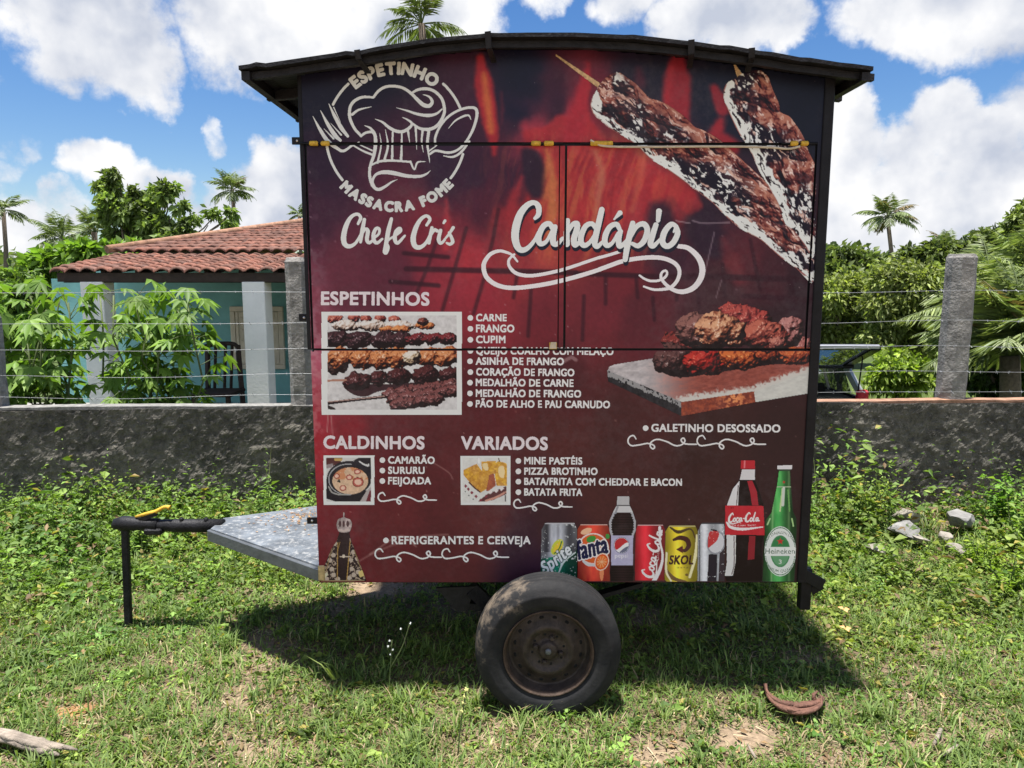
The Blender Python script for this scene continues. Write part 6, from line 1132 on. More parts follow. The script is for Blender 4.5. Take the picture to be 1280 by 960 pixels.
def palm(label, Y, u, v, R_px, seed, base_u=None, nf=18, trunk=.13, group='tall coconut palms', cat='palm tree', ca=(.10, .14, .05), cb=(.17, .21, .08), up=.5, leaflet=.30, nl=26, name='palm_tree'):
    """crown centre at photo pixel u, v; fronds R_px long"""
    rg = np.random.default_rng(seed); c = at_y(u, v, Y); bx = float(at_y(base_u if base_u is not None else u, 480, Y)[0]); root = thing(name, label, cat, (bx, Y, BZ), 0, group); cc = Vector((c[0] - bx, 0, c[2] - BZ)); L0 = 1.35 * R_px * Y / FPX
    MB().tube([(0, 0, -.1), cc * .35 + Vector((.02 * cc.z, 0, 0)), cc * .7 + Vector((.02 * cc.z, 0, 0)), cc], [trunk * 1.3, trunk, trunk * .85, trunk * .8], 9).build('trunk', M_BARK, root); parts = []; mb = MB()
    for i in range(nf):
        az = i * 2.399 + rg.random() * .5; el = up + (rg.random() * 1.75 - .95); L = L0 * (.8 + .35 * rg.random()); h = np.array([math.cos(az), math.sin(az), 0]); ts = np.linspace(0, 1, 12); el_t = el + 1 * .1 - .85 * ts ** 1.5 * (1 + .3 * rg.random()); st = np.stack([np.cos(el_t)[:, None] * h, np.sin(el_t)[:, None] * [0, 0, 1]], 0).sum(0) * L / 12; pts = np.array(cc) + np.cumsum(st, 0); mb.tube([tuple(cc)] + [tuple(p) for p in pts], list(np.linspace(trunk * .16, trunk * .03, 13)), 5, caps=False)
        t = np.repeat(np.linspace(.12, .99, nl), 2); sg = np.tile([1, -1], nl); idx = t * 11; p = np.stack([np.interp(idx, np.arange(12), pts[:, j]) for j in range(3)], 1); tang = unit(np.stack([np.interp(idx, np.arange(12), np.gradient(pts[:, j])) for j in range(3)], 1)); side = unit(np.cross(tang, [0, 0, 1.])); d = unit(tang * .75 + side * sg[:, None] * .8 + np.array([0, 0, -.30 - .25 * rg.random()]) + .10 * rg.normal(size=p.shape)); ll = L0 * leaflet * (np.sin(np.clip(t * 1.05 + .12, 0, 1) * math.pi) ** .6 * .85 + .15); col = tints(len(p), ca, cb, rg, .15) * (.8 + .5 * rg.random())
        if rg.random() < .06: col = tints(len(p), (.16, .12, .06), (.22, .17, .08), rg)
        parts.append(leaf_arrays(p, d, np.cross(side, tang) + .2 * rg.normal(size=p.shape), ll, ll * .085 + .012 * Y / 20, col, .12, .1))
    v_, f, c_ = join(parts); obj('crown', np_mesh('crown', v_, f, c_), M_FROND, root); mb.build('frond_rib', M_STEM, root); return root
T = 'trees beyond the wall'
G1, G2 = (.07, .125, .025), (.15, .22, .045)
tree('leafy_tree', 'tall loose crowned tree behind the turquoise house', 'tree', 22, 190, [(140, 235, 13), (128, 250, 12), (160, 228, 8), (150, 262, 16), (175, 262, 16), (200, 250, 13), (212, 242, 9), (190, 285, 18), (160, 290, 18), (215, 275, 15), (228, 300, 16), (205, 308, 16), (180, 312, 17), (250, 300, 10), (262, 280, 9), (280, 272, 8), (262, 310, 10), (128, 275, 9), (235, 285, 9), (150, 218, 6), (120, 235, 6), (168, 240, 8), (138, 222, 6), (215, 232, 6), (200, 270, 10), (228, 258, 7), (243, 268, 6), (270, 268, 6), (288, 266, 5), (175, 330, 12), (145, 300, 10)], 9500, .23, (.09, .14, .04), (.22, .29, .09), 'trees beyond the wall', 5, .11, gap=1.5)
tree('leafy_bush', 'bright green low bush beside the porch roof', 'bush', 15, 90, [(60, 328, 11), (85, 322, 12), (112, 318, 12), (140, 322, 13), (165, 318, 12), (45, 340, 12), (105, 334, 14), (150, 338, 12)], 5200, .24, (.11, .20, .03), (.20, .32, .05), 'trees beyond the wall', 6, .06)
palm('pale leaning coconut palm cut off by the left edge of the photo', 34, 4, 262, 26, 21, 10, 16, .11); palm('shorter coconut palm behind the bright bush', 30, 78, 298, 32, 22, None, 22, .15); palm('second coconut palm whose fronds mix into the loose crowned tree', 33, 118, 290, 30, 23, None, 18, .15); palm('lone coconut palm standing above the tiled roof', 42, 290, 237, 24, 24, 298, 22, .13); palm('tall palm whose top shows above the trailer roof', 24, 527, 30, 44, 25, 535, 18, .14); palm('coconut palm rising over the trees above the parked car', 38, 1109, 270, 30, 26, 1112, 26, .12); palm('small palm top showing over the trees beside the pale post', 36, 1185, 312, 24, 27, None, 16, .14); palm('palm sprig far behind the trailer edge', 46, 374, 268, 14, 28, None, 14, .12)
tree('leafy_bush', 'green bushes beyond the left edge of the house, behind the tall cassava', 'bush', 14, 5, [(-20, 360, 20), (10, 352, 18), (35, 365, 16), (-5, 395, 24), (30, 400, 20), (-35, 340, 20), (40, 430, 18), (0, 440, 22)], 6000, .17, (.08, .15, .03), (.18, .27, .05), T, 39, .05)
tree('broadleaf_tree', 'dark green tree next to the trailer corner, behind the yellower crowns', 'tree', 24, 1050, [(1030, 330, 20), (1050, 322, 17), (1075, 330, 18), (1040, 350, 20), (1095, 332, 12), (1015, 345, 20)], 8000, .30, (.085, .125, .04), (.16, .20, .065), T, 31, .2)
tree('broadleaf_tree', 'yellow green tree directly above the open tailgate', 'tree', 15, 1050, [(1035, 370, 20), (1060, 362, 18), (1085, 372, 18), (1045, 395, 22), (1028, 415, 20), (1075, 398, 20), (1055, 420, 20), (1015, 385, 20)], 15000, .115, (.165, .21, .055), (.29, .33, .095), T, 32, .12, gap=.75)
tree('broadleaf_tree', 'rounded olive green tree between the car and the pale post', 'tree', 13.5, 1125, [(1110, 345, 18), (1140, 352, 20), (1165, 365, 17), (1100, 375, 18), (1130, 380, 22), (1110, 405, 20), (1140, 410, 20), (1165, 395, 16), (1120, 428, 16), (1095, 425, 14), (1150, 432, 13)], 17000, .11, (.155, .20, .055), (.29, .33, .10), T, 33, .11, gap=.75)
tree('broadleaf_tree', 'far dark tree line peak left of the big fronds', 'tree', 32, 1200, [(1165, 320, 18), (1190, 316, 16), (1215, 306, 14), (1235, 300, 15), (1258, 302, 15), (1140, 325, 14), (1275, 310, 16)], 7000, .36, (.08, .115, .04), (.15, .185, .06), T, 34, .22)
tree('broadleaf_tree', 'thin tree reaching into the sky at the right edge', 'tree', 28, 1285, [(1272, 275, 11), (1285, 265, 12), (1280, 288, 12), (1292, 280, 12), (1265, 290, 8)], 3000, .30, (.10, .14, .04), (.18, .22, .07), T, 35, .16, gap=.8)
tree('leafy_bush', 'small yellow green sapling right of the car, in front of the trees', 'bush', 11.5, 1122, [(1105, 462, 14), (1125, 456, 14), (1142, 464, 12), (1118, 478, 13), (1095, 474, 9), (1138, 478, 9)], 3600, .13, (.15, .24, .03), (.28, .37, .06), T, 36, .03, gap=.6)
tree('leafy_bush', 'pale shrub beside the pale post, beyond the grass', 'bush', 16, 1170, [(1160, 450, 13), (1180, 448, 14), (1195, 460, 14), (1172, 468, 12), (1215, 455, 14)], 3600, .16, (.13, .19, .04), (.24, .30, .08), T, 37, .04)
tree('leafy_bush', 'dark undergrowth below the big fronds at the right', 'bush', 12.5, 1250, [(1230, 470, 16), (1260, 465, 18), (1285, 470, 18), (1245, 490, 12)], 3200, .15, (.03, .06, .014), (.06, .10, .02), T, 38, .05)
palm('big low palm with wide drooping fronds at the right edge', 9.8, 1262, 445, 92, 41, 1266, 30, .15, 'low palms at the right', 'palm tree', (.13, .18, .065), (.25, .30, .11), .95, .42, 46); palm('second low palm behind the wide fronds, leaning over the post', 12.5, 1235, 400, 80, 42, 1238, 22, .13, 'low palms at the right', 'palm tree', (.14, .19, .065), (.26, .31, .11), .9, .4, 40)
palm('third low palm, farther back at the right edge', 11.5, 1296, 380, 80, 43, None, 20, .14, 'low palms at the right', 'palm tree', (.13, .18, .06), (.25, .30, .10), .95, .38, 38)
def cassava(label, Y, u0, u1, v0, v1, nst, nlf, seed, ls):
    """shrub of upright canes carrying long-stalked, finger-lobed leaves"""
    rg = np.random.default_rng(seed); rr = random.Random(seed); cx = float(at_y((u0 + u1) / 2, 480, Y)[0]); root = thing('cassava_plant', label, 'plant', (cx, Y, BZ), 0, 'cassava plants behind the wall'); mb = MB(); parts = []; k = Y / FPX; tips = []
    for i in range(nst):
        u = u0 + (u1 - u0) * (i + .5) / nst + rg.normal() * 5; v = v0 + (v1 - v0) * abs(rg.normal()) * .22; p = at_y(u, v + 14, Y) - [cx, Y, BZ]; p[1] += rg.uniform(-.35, .35); b0 = Vector((p[0] * .35, p[1] * .4, -.05)); pts = stem_tube(mb, b0, tuple(p), .016, .007, .10, 7, rr); tips.append(pts)
    for j in range(nlf):
        pts = tips[j % nst]; t = 1 - .55 * rg.random() ** 1.2; q = np.array(pts[0]) * (1 - t) + np.array(pts[-1]) * t; i0 = min(6, int(t * 7)); q = np.array(pts[i0].lerp(pts[i0 + 1], t * 7 - i0)); az = rg.random() * 6.283; el = rg.uniform(-.25, .8) if t < .93 else rg.uniform(.3, 1.3); d = np.array([math.cos(az) * math.cos(el), math.sin(az) * math.cos(el), math.sin(el)]); pl_ = ls * rg.uniform(.8, 1.6); e = q + d * pl_ + [0, 0, -.1 * pl_]; mb.tube([tuple(q), tuple(q + d * pl_ * .5 + [0, 0, .03 * pl_]), tuple(e)], [.004, .003, .0025], 5, caps=False)
        nl_ = rr.choice([5, 5, 6, 7]); h = unit(d * [1, 1, 0] + 1e-6); nrm = unit(np.array([0, 0, 1.]) + h * rg.uniform(.0, .9) + .3 * rg.normal(size=3)); fw = unit(h - nrm * (h @ nrm)); sd = np.cross(nrm, fw); a = np.linspace(-1.75, 1.75, nl_); dd = np.cos(a)[:, None] * fw + np.sin(a)[:, None] * sd - np.array([0, 0, .28]); ll = ls * rg.uniform(.8, 1.25) * (1 - .30 * np.abs(a) / 1.75); pp = np.repeat(e[None], nl_, 0); c = tints(nl_, (.085, .17, .022), (.19, .30, .055), rg, .05) * rg.uniform(.8, 1.3); parts.append(leaf_arrays(pp, dd, np.repeat(nrm[None], nl_, 0), ll, ll * .37, c, .22, .12))
    v_, f, c_ = join(parts); obj('leaf_canopy', np_mesh('leaf_canopy', v_, f, c_), M_LEAF, root); mb.build('stem', M_STEM, root)
cassava('tall cassava plant at the left edge, overlapping the first porch column', 6.6, -25, 104, 335, 520, 10, 235, 51, .175); cassava('bushy cassava plant in front of the turquoise wall', 6.9, 122, 250, 348, 520, 10, 225, 52, .17)

# ------------------------------------------------------------------ parked hatchback with its tailgate up
M_CARB = mat_plain('dark_blue_car_paint', (.012, .014, .022), .25, .2, .2, 4); M_SILV = mat_plain('silver_trim', (.5, .5, .52), .3, .6, .1, 5); M_GLASS = bpy.data.materials.new('car_glass'); nt, N, L, bs = nodes_of(M_GLASS)
bs.inputs['Base Color'].default_value = (.16, .20, .18, 1); bs.inputs['Roughness'].default_value = .02; bs.inputs['Transmission Weight'].default_value = .6; bs.inputs['IOR'].default_value = 1.35
M_DARK = mat_plain('dark_trim', (.012, .012, .013), .7, 0, .3, 20); M_LAMP = mat_plain('red_tail_lamp', (.45, .03, .05), .2, 0, .25, 30)
def build_car():
    Yc = 11.0; xr = float(at_y(1086, 480, Yc)[0]); W = 1.64; xc = xr - W / 2; r = thing('parked_car', 'dark hatchback with open tailgate parked beyond the wall', 'car', (xc, Yc, BZ)); ztg = float(at_y(1050, 436, Yc - .55)[2]) - BZ; zb = float(at_y(1050, 503, Yc)[2]); zl = 1.0; h = W / 2
    prof = [(0, .32), (0, .86), (.04, .96), (.25, 1.0), (2.55, .98), (3.55, .80), (3.85, .62), (3.88, .32)]
    b = MB()
    for sx in (-1, 1):
        x0, x1 = sx * h, sx * (h - .06); n = len(prof); vs_ = [(x0, y, z) for y, z in prof] + [(x1, y, z) for y, z in prof]; b.add(vs_, [tuple(range(n)), tuple(range(n, 2 * n))[::-1]] + [(i, (i + 1) % n, n + (i + 1) % n, n + i) for i in range(n)])
    b.box((-h + .06, .02, .30), (h - .06, 3.86, .42)).box((-h + .06, .0, .42), (h - .06, .06, .70)).add([(-h + .06, 2.55, .95), (h - .06, 2.55, .95), (h - .06, 3.55, .80), (-h + .06, 3.55, .80), (h - .06, 3.86, .55), (-h + .06, 3.86, .55)], [(0, 1, 2, 3), (3, 2, 4, 5)])
    b.build('body', M_CARB, r)
    zr = 1.41
    o = MB().add([(-h + .16, .42, zr), (h - .16, .42, zr), (h - .18, 1.9, zr + .02), (-h + .18, 1.9, zr + .02), (-h + .16, .42, zr + .035), (h - .16, .42, zr + .035), (h - .18, 1.9, zr + .055), (-h + .18, 1.9, zr + .055)], [(0, 1, 2, 3), (7, 6, 5, 4), (0, 4, 5, 1), (1, 5, 6, 2), (2, 6, 7, 3), (3, 7, 4, 0)]).build('roof', M_SILV, r)
    for sx in (-1, 1):
        for a_, b_, w1, w2 in (((.03, .06, zl - .02), (.16, .42, zr + .01), .07, .09), ((.04, 1.25, .96), (.17, 1.28, zr), .06, .06), ((.04, 2.6, .97), (.18, 1.9, zr), .06, .05)): MB().bar((sx * (h - a_[0]), a_[1], a_[2]), (sx * (h - b_[0]), b_[1], b_[2]), w1, w2).build('roof_pillar', M_SILV if sx > 0 else M_CARB, r)
        MB().box((sx * (h - .15), -.03, .78), (sx * (h + .012), .10, 1.13), ch=.03).build('tail_lamp', M_LAMP, r)
        MB().box((sx * (h + .01), 2.2, .92), (sx * (h + .17), 2.32, 1.05), ch=.03).build('mirror', M_DARK, r)
        MB().add([(sx * (h - .045), .40, .96), (sx * (h - .045), 2.5, .97), (sx * (h - .17), 1.9, zr - .01), (sx * (h - .165), .5, zr - .01)], [(0, 1, 2, 3)]).build('side_window', M_GLASS, r)
        for yy in (.72, 3.1): 
            w_ = bpy.data.objects.new('wheel', None); COL.objects.link(w_); w_.parent = r; w_.location = (sx * (h - .09), yy, .29); w_.rotation_euler = (0, 0, R(90)); MB().lathe([(.18, -.08), (.24, -.09), (.28, -.07), (.29, 0), (.28, .07), (.24, .09), (.18, .08)], 32).build('tyre', M_TYRE, w_); MB().lathe([(.185, -.085), (.17, -.05), (.0005, -.06)], 24).lathe([(.185, .085), (.17, .05), (.0005, .06)], 24).build('rim', M_SILV, w_)
    # raised tailgate: painted rim round a window, hinged on the roof edge
    a = Vector((0, .40, zr + .04)); e = Vector((0, -.45, ztg)); g = MB(); hw = h - .10
    for sx in (-1, 1): g.bar((sx * (hw - .10), a.y, a.z), (sx * (hw - .05), e.y, e.z), .17, .06, ch=.015)
    g.bar((-hw, a.y - .05, a.z), (hw, a.y - .05, a.z), .14, .05, ch=.01).bar((-hw, e.y + .14, e.z + .004), (hw, e.y + .14, e.z + .004), .28, .07, ch=.015)
    tg = g.build('tailgate', M_CARB, r); MB().add([(-hw + .05, a.y - .06, a.z - .002), (hw - .05, a.y - .06, a.z - .002), (hw - .03, e.y + .32, e.z + .01), (-hw + .03, e.y + .32, e.z + .01)], [(0, 1, 2, 3)]).build('rear_glass', M_GLASS, tg); MB().box((-hw - .01, e.y - .01, e.z - .02), (hw + .01, e.y + .03, e.z + .05), ch=.015).build('tailgate_trim', M_SILV, tg)
    for sx in (-1, 1): MB().tube([(sx * (h - .12), .10, .92), (sx * (hw - .08), -.15, ztg - .05)], .011, 6).build('gas_strut', M_DARK, r)
    MB().box((-h + .02, -.12, .34), (h - .02, .02, .60), ch=.04).build('bumper', M_CARB, r)
    for x in (-.38, .38):
        MB().box((x - .24, 1.0, .45), (x + .24, 1.14, 1.09), ch=.04).build('rear_seat', M_DARK, r)
        MB().tube([(x - .10, 1.06, 1.18), (x - .05, 1.06, 1.19), (x + .05, 1.06, 1.19), (x + .10, 1.06, 1.18)], [.05, .085, .085, .05], 12).build('headrest', M_DARK, r)
    MB().box((-h + .08, .25, .90), (h - .08, 2.3, .97), ch=.02).build('dark_cabin_fill', M_DARK, r); MB().box((-h + .08, 2.2, .5), (h - .08, 2.5, .93), ch=.04).build('dashboard', M_DARK, r)  # first box: dark slab added through the cabin so its inside reads dark
build_car()

# ------------------------------------------------------------------ grass, weeds and litter in front of the wall
def in_view(x, y): u, v = to_px(np.stack([x, y, np.zeros_like(x)], -1)); return (u > -330) & (u < 1610) & (v < 1060)
def scatter(n, y0, y1, rg, pw=1.35):
    y = y0 + (y1 - y0) * rg.random(n) ** pw; w = 1.0 * y + .6; x = (rg.random(n) * 2 - 1) * w; k = in_view(x, y); return x[k], y[k]
def tall(x, y):
    """how high the weeds stand: short by the road, knee-high along the wall"""
    side = np.clip((np.abs(x + .2) - .9) / 1.6, 0, 1); return .35 + .65 * sstep(3.0, 4.9, y) * (.45 + .75 * side) * (.5 + 1.0 * fbm(x, y, .6, 3, .5, 61))
def rubble(x, y):
    u, v = to_px(np.stack([x, y, np.zeros_like(x)], -1)); return ((u - 1160) / 66) ** 2 + ((v - 684) / 30) ** 2 < 1
def grass():
    rg = np.random.default_rng(71); parts = []
    x, y = scatter(160000, 1.95, 5.15, rg); p_ = patch(x, y); dens = fbm(x, y, .28, 4, .6, 62); k = (rg.random(len(x)) > p_ * 1.05) & (rg.random(len(x)) < .25 + 1.2 * dens); x, y = x[k], y[k]; n = len(x); t = tall(x, y); cl = fbm(x, y, .22, 3, .6, 66)
    d = unit(np.stack([rg.normal(size=n) * .65, rg.normal(size=n) * .65, .5 + rg.random(n)], 1)); ln = (.022 + .055 * rg.random(n)) * (.5 + .8 * t + 1.1 * np.clip(cl - .45, 0, 1) * 2); wd = .0032 + .0046 * rg.random(n); pos = np.stack([x, y, gz(x, y) - .004], 1)
    hue = fbm(x, y, .5, 3, .5, 63)[:, None]; col = tints(n, (.07, .13, .028), (.205, .285, .07), rg, .18) * (.6 + .8 * hue); dry = rg.random(n) < .07 + .25 * p_[k] + .08 * (y < 3.0); col[dry] = tints(int(dry.sum()), (.26, .20, .11), (.44, .36, .21), rg); parts.append(blade_arrays(pos, d, ln, wd, rg.random(n) * 1.2, col))
    # scattered coarse tussocks with longer blades
    m = 560; x, y = scatter(m, 2.3, 5.0, rg, 1.1); x, y = np.repeat(x, 26), np.repeat(y, 26); n = len(x); x = x + .022 * rg.normal(size=n); y = y + .022 * rg.normal(size=n); k = patch(x, y) < .5; x, y = x[k], y[k]; n = len(x); d = unit(np.stack([rg.normal(size=n) * .55, rg.normal(size=n) * .55, .7 + rg.random(n)], 1)); pos = np.stack([x, y, gz(x, y) - .004], 1); ln = (.05 + .10 * rg.random(n)) * (.6 + .6 * tall(x, y)); col = tints(n, (.08, .14, .03), (.20, .27, .07), rg, .15); parts.append(blade_arrays(pos, d, ln, .004 + .005 * rg.random(n), .4 + rg.random(n), col))
    v, f, c = join(parts); tag(obj('grass', np_mesh('grass', v, f, c), M_GRASS), kind='stuff')
def ground_cover():
    """creeping broad-leaved weeds: rosettes of small leaves on short runners, taller towards the wall"""
    rg = np.random.default_rng(72); x, y = scatter(35000, 1.95, 5.18, rg, 1.15); p_ = patch(x, y); cl = fbm(x, y, .30, 4, .6, 64); side = np.clip((np.abs(x - .1) - .6) / 1.5, 0, 1); back = sstep(3.0, 4.4, y); k = (rg.random(len(x)) > p_ * 1.1) & ~(rubble(x, y) & (rg.random(len(x)) < .85)) & (rg.random(len(x)) < .16 + 1.1 * np.clip(cl - .36, 0, 1) * (1 + 1.2 * side) + .7 * back * (.35 + .65 * side)); x, y = x[k], y[k]; n = len(x); t = tall(x, y); nl = 8
    clump = np.clip(fbm(x, y, .34, 3, .5, 67) - .42, 0, 1) * 3; hgt = (.010 + .085 * rg.random(n) ** 1.4 * t * t * (.6 + 2.3 * clump * sstep(2.9, 4.2, y)) * 2.1); az = rg.random((n, nl)) * 6.283; lay = rg.random((n, nl)); sp = .012 + .018 * t + .10 * hgt; bx = x[:, None] + sp[:, None] * rg.normal(size=(n, nl)); by = y[:, None] + sp[:, None] * rg.normal(size=(n, nl)); bz = gz(x, y)[:, None] + hgt[:, None] * (.1 + .95 * lay)
    pos = np.stack([bx, by, bz], -1).reshape(-1, 3); el = (rg.random((n, nl)) - .3) * 1.1; d = np.stack([np.cos(az) * np.cos(el), np.sin(az) * np.cos(el), np.sin(el)], -1).reshape(-1, 3); kind = rg.random(n); ls = ((.012 + .036 * kind ** 2.0) * (.6 + 1.0 * t))[:, None] * (.6 + .8 * rg.random((n, nl))); ls = ls.reshape(-1); nrm = unit(np.array([0, 0, 1.]) + .6 * rg.normal(size=pos.shape)); hue = fbm(x, y, .5, 3, .5, 65)[:, None]; warm = fbm(x, y, .8, 3, .5, 68)[:, None]
    plant = tints(n, (.072, .14, .026), (.215, .31, .062), rg, .16) * (.55 + .85 * hue); plant = plant * (1 + np.array([.30, .05, -.1]) * (warm - .45) * 2); col = np.repeat(plant, nl, 0) * (1 + .20 * rg.normal(size=(n * nl, 1))); r_ = rg.random(n * nl); yl = r_ < .04; col[yl] = (.34, .29, .07); br = r_ > .94; col[br] = tints(int(br.sum()), (.14, .085, .04), (.28, .20, .10), rg)
    wr = .26 + .42 * np.repeat(rg.random(n) ** 1.3, nl); v, f, c = leaf_arrays(pos, d, nrm, ls, ls * wr, np.clip(col, .004, .8), .2, .18); tag(obj('ground_cover', np_mesh('ground_cover', v, f, c), M_GRASS), kind='stuff')
def tall_weeds():
    """the knee-high tangle along the wall: many thin leafy stems nobody could count"""
    rg = np.random.default_rng(76); n = 2600; x = (rg.random(n) * 2 - 1) * 5.7; y = 5.02 - .02 - 1.25 * rg.random(n) ** 1.5; side = np.where(x < -.9, 1.0, np.where(x > 1.25, .85, .25)); k = (rg.random(n) < side * (.25 + .9 * fbm(x, y, .45, 3, .5, 69))) & in_view(x, y) & ~rubble(x, y + .12) & ~rubble(x, y) & ~((x > -1.6) & (x < -.7) & (y > 2.9) & (y < 3.95)); x, y = x[k], y[k]; n = len(x); h = (.11 + .28 * rg.random(n) ** 1.5) * (.45 + .75 * sstep(3.8, 4.9, y)) * (.6 + .8 * fbm(x, y, .5, 3, .5, 70)); lean = .22 * rg.normal(size=(n, 2)); m = 15; parts = []
    t = np.tile(np.linspace(.12, 1, m), (n, 1)) + .04 * rg.normal(size=(n, m)); px = x[:, None] + lean[:, :1] * h[:, None] * t ** 1.5; py = np.minimum(y[:, None] + lean[:, 1:] * h[:, None] * t ** 1.5, 5.06); pz = gz(x, y)[:, None] + h[:, None] * t; pos = np.stack([px, py, pz], -1).reshape(-1, 3); az = (np.arange(m) * 2.4)[None] + rg.random((n, 1)) * 6.28 + .4 * rg.normal(size=(n, m)); el = .25 + .5 * rg.normal(size=(n, m)) * .6; d = np.stack([np.cos(az) * np.cos(el), np.sin(az) * np.cos(el), np.sin(el)], -1).reshape(-1, 3); kind = rg.random(n); ls = ((.026 + .040 * kind)[:, None] * (1.15 - .6 * t) * (.7 + .6 * rg.random((n, m)))).reshape(-1); nrm = unit(np.array([0, 0, 1.]) + .4 * rg.normal(size=pos.shape)); col = np.repeat(tints(n, (.075, .15, .028), (.21, .32, .06), rg, .14), m, 0) * (1 + .12 * rg.normal(size=(n * m, 1))); parts.append(leaf_arrays(pos, d, nrm, ls, ls * np.repeat(.24 + .34 * rg.random(n), m), np.clip(col, .004, .8), .22, .15))
    sd = np.stack([lean[:, 0], lean[:, 1], np.ones(n)], 1); parts.append(blade_arrays(np.stack([x, y, gz(x, y) - .01], 1), sd, h * 1.12, np.full(n, .005), .05 * rg.random(n), tints(n, (.09, .12, .04), (.16, .18, .06), rg)))
    v, f, c = join(parts); tag(obj('tall_weeds', np_mesh('tall_weeds', v, f, c), M_LEAF), kind='stuff')
def far_wood():
    rg = np.random.default_rng(78); m = 260; cx = (rg.random(m) * 2 - 1) * 120; cy = 60 + 30 * rg.random(m); hh = 3.2 + 3.0 * fbm(cx, cy * 0, 14, 3, .5, 79); n = 70; p = np.stack([np.repeat(cx, n), np.repeat(cy, n), BZ + np.repeat(hh, n) * rg.random(m * n) ** .7], 1) + rg.normal(size=(m * n, 3)) * [1.6, 1.2, .35]; ls = .7 + .7 * rg.random(m * n); v, f, c = leaf_arrays(p, rnd_dir(m * n, rg), unit(rnd_dir(m * n, rg) + [0, -.4, .8]), ls, ls * .7, tints(m * n, (.06, .095, .035), (.12, .16, .06), rg), .2, .2); tag(obj('far_wood', np_mesh('far_wood', v, f, c), M_LEAF), kind='stuff')
def litter():
    rg = np.random.default_rng(73); x, y = scatter(21000, 1.95, 5.0, rg); k = rg.random(len(x)) < .25 + patch(x, y); x, y = x[k], y[k]; n = len(x); az = rg.random(n) * 6.283; d = np.stack([np.cos(az), np.sin(az), .10 * rg.normal(size=n) + .05], 1); ln = .02 + .06 * rg.random(n) ** 2; pos = np.stack([x, y, gz(x, y) + .004 + .008 * rg.random(n)], 1); col = tints(n, (.15, .105, .06), (.42, .35, .22), rg, .2); a = blade_arrays(pos, d, ln, .0025 + .003 * rg.random(n), .1 * rg.random(n), col)
    x, y = scatter(4600, 1.95, 5.0, rg); k = rg.random(len(x)) < .3 + .7 * patch(x, y); x, y = x[k], y[k]; n = len(x); az = rg.random(n) * 6.283; d = np.stack([np.cos(az), np.sin(az), .25 * rg.normal(size=n)], 1); ls = .015 + .03 * rg.random(n); col = tints(n, (.10, .055, .03), (.30, .20, .10), rg, .25); b = leaf_arrays(np.stack([x, y, gz(x, y) + .008], 1), d, unit(np.array([0, 0, 1.]) + .4 * rg.normal(size=(n, 3))), ls, ls * .5, col, 0, .3)
    v, f, c = join([a, b]); tag(obj('dry_litter', np_mesh('dry_litter', v, f, c), M_DRY), kind='stuff')
def far_grass():
    rg = np.random.default_rng(74); n = 36000; y = 5.6 + 13 * rg.random(n) ** 1.6; x = 2.2 + (rg.random(n)) * (y * .75); ln = (.05 + .14 * rg.random(n)) * (1 + .03 * y); d = unit(np.stack([rg.normal(size=n) * .5, rg.normal(size=n) * .5, .6 + rg.random(n)], 1)); pos = np.stack([x, y, np.zeros(n) - .005 + BZ * sstep(5.45, 6.4, y)], 1); col = tints(n, (.12, .18, .03), (.27, .33, .08), rg, .2); a = blade_arrays(pos, d, ln, .006 + .004 * rg.random(n), rg.random(n), col)
    n = 14000; y = 5.5 + 5 * rg.random(n); x = -5.5 + 4.5 * rg.random(n); pos = np.stack([x, y, np.zeros(n) - .005 + BZ * sstep(5.45, 6.4, y)], 1); d = unit(np.stack([rg.normal(size=n) * .5, rg.normal(size=n) * .5, .6 + rg.random(n)], 1)); b = blade_arrays(pos, d, .08 + .2 * rg.random(n), .006 + .006 * rg.random(n), rg.random(n), tints(n, (.05, .10, .02), (.12, .18, .04), rg, .2))
    v, f, c = join([a, b]); tag(obj('far_grass', np_mesh('far_grass', v, f, c), M_GRASS), kind='stuff')
grass(); ground_cover(); tall_weeds(); far_wood(); litter(); far_grass()

# single weeds one can pick out
def weed(label, u, v, top_v, nst, lf, seed, ca=(.09, .16, .025), cb=(.18, .27, .05), slim=.36, spread=.35, per=16, name='weed_plant', cat='weed'):
    rg = np.random.default_rng(seed); rr = random.Random(seed); g = at_z(u, v, .0); Y = min(float(g[1]), 5.02); x = float((u - 640) / FPX * (Y * .99 + .2)); h = float(at_y(u, top_v, Y)[2]); z0 = float(gz(np.array([x]), np.array([Y]))[0]); h = max(.12, h - z0); root = thing(name, label, cat, (x, Y, z0), 0, 'weeds along the wall and trailer'); mb = MB(); parts = []
    for i in range(nst):
        a = rg.random() * 6.283; r = spread * h * rg.random() * (i > 0); e = Vector((math.cos(a) * r, math.sin(a) * r * .5 - .02, h * (1 - .5 * rg.random() * (i > 0)))); pts = stem_tube(mb, (rg.normal() * .01, rg.normal() * .01, -.02), e, .0045, .0018, .12, 6, rr); m = per; t = np.clip(.2 + .85 * rg.random(m), 0, 1); i0 = np.minimum(5, (t * 6).astype(int)); P = np.array([tuple(p) for p in pts]); q = P[i0] + (P[i0 + 1] - P[i0]) * (t * 6 - i0)[:, None]; az = rg.random(m) * 6.283; el = rg.uniform(-.3, .7, m); d = np.stack([np.cos(az) * np.cos(el), np.sin(az) * np.cos(el), np.sin(el)], 1); ls = lf * (.6 + .7 * rg.random(m)) * (1.15 - .55 * t); parts.append(leaf_arrays(q, d, unit(np.array([0, 0, 1.]) + .4 * rg.normal(size=(m, 3))), ls, ls * slim, tints(m, ca, cb, rg, .12), .25, .15))
    v_, f, c = join(parts); obj('leaf_spray', np_mesh('leaf_spray', v_, f, c), M_LEAF, root); mb.build('stem', M_STEM, root); return root
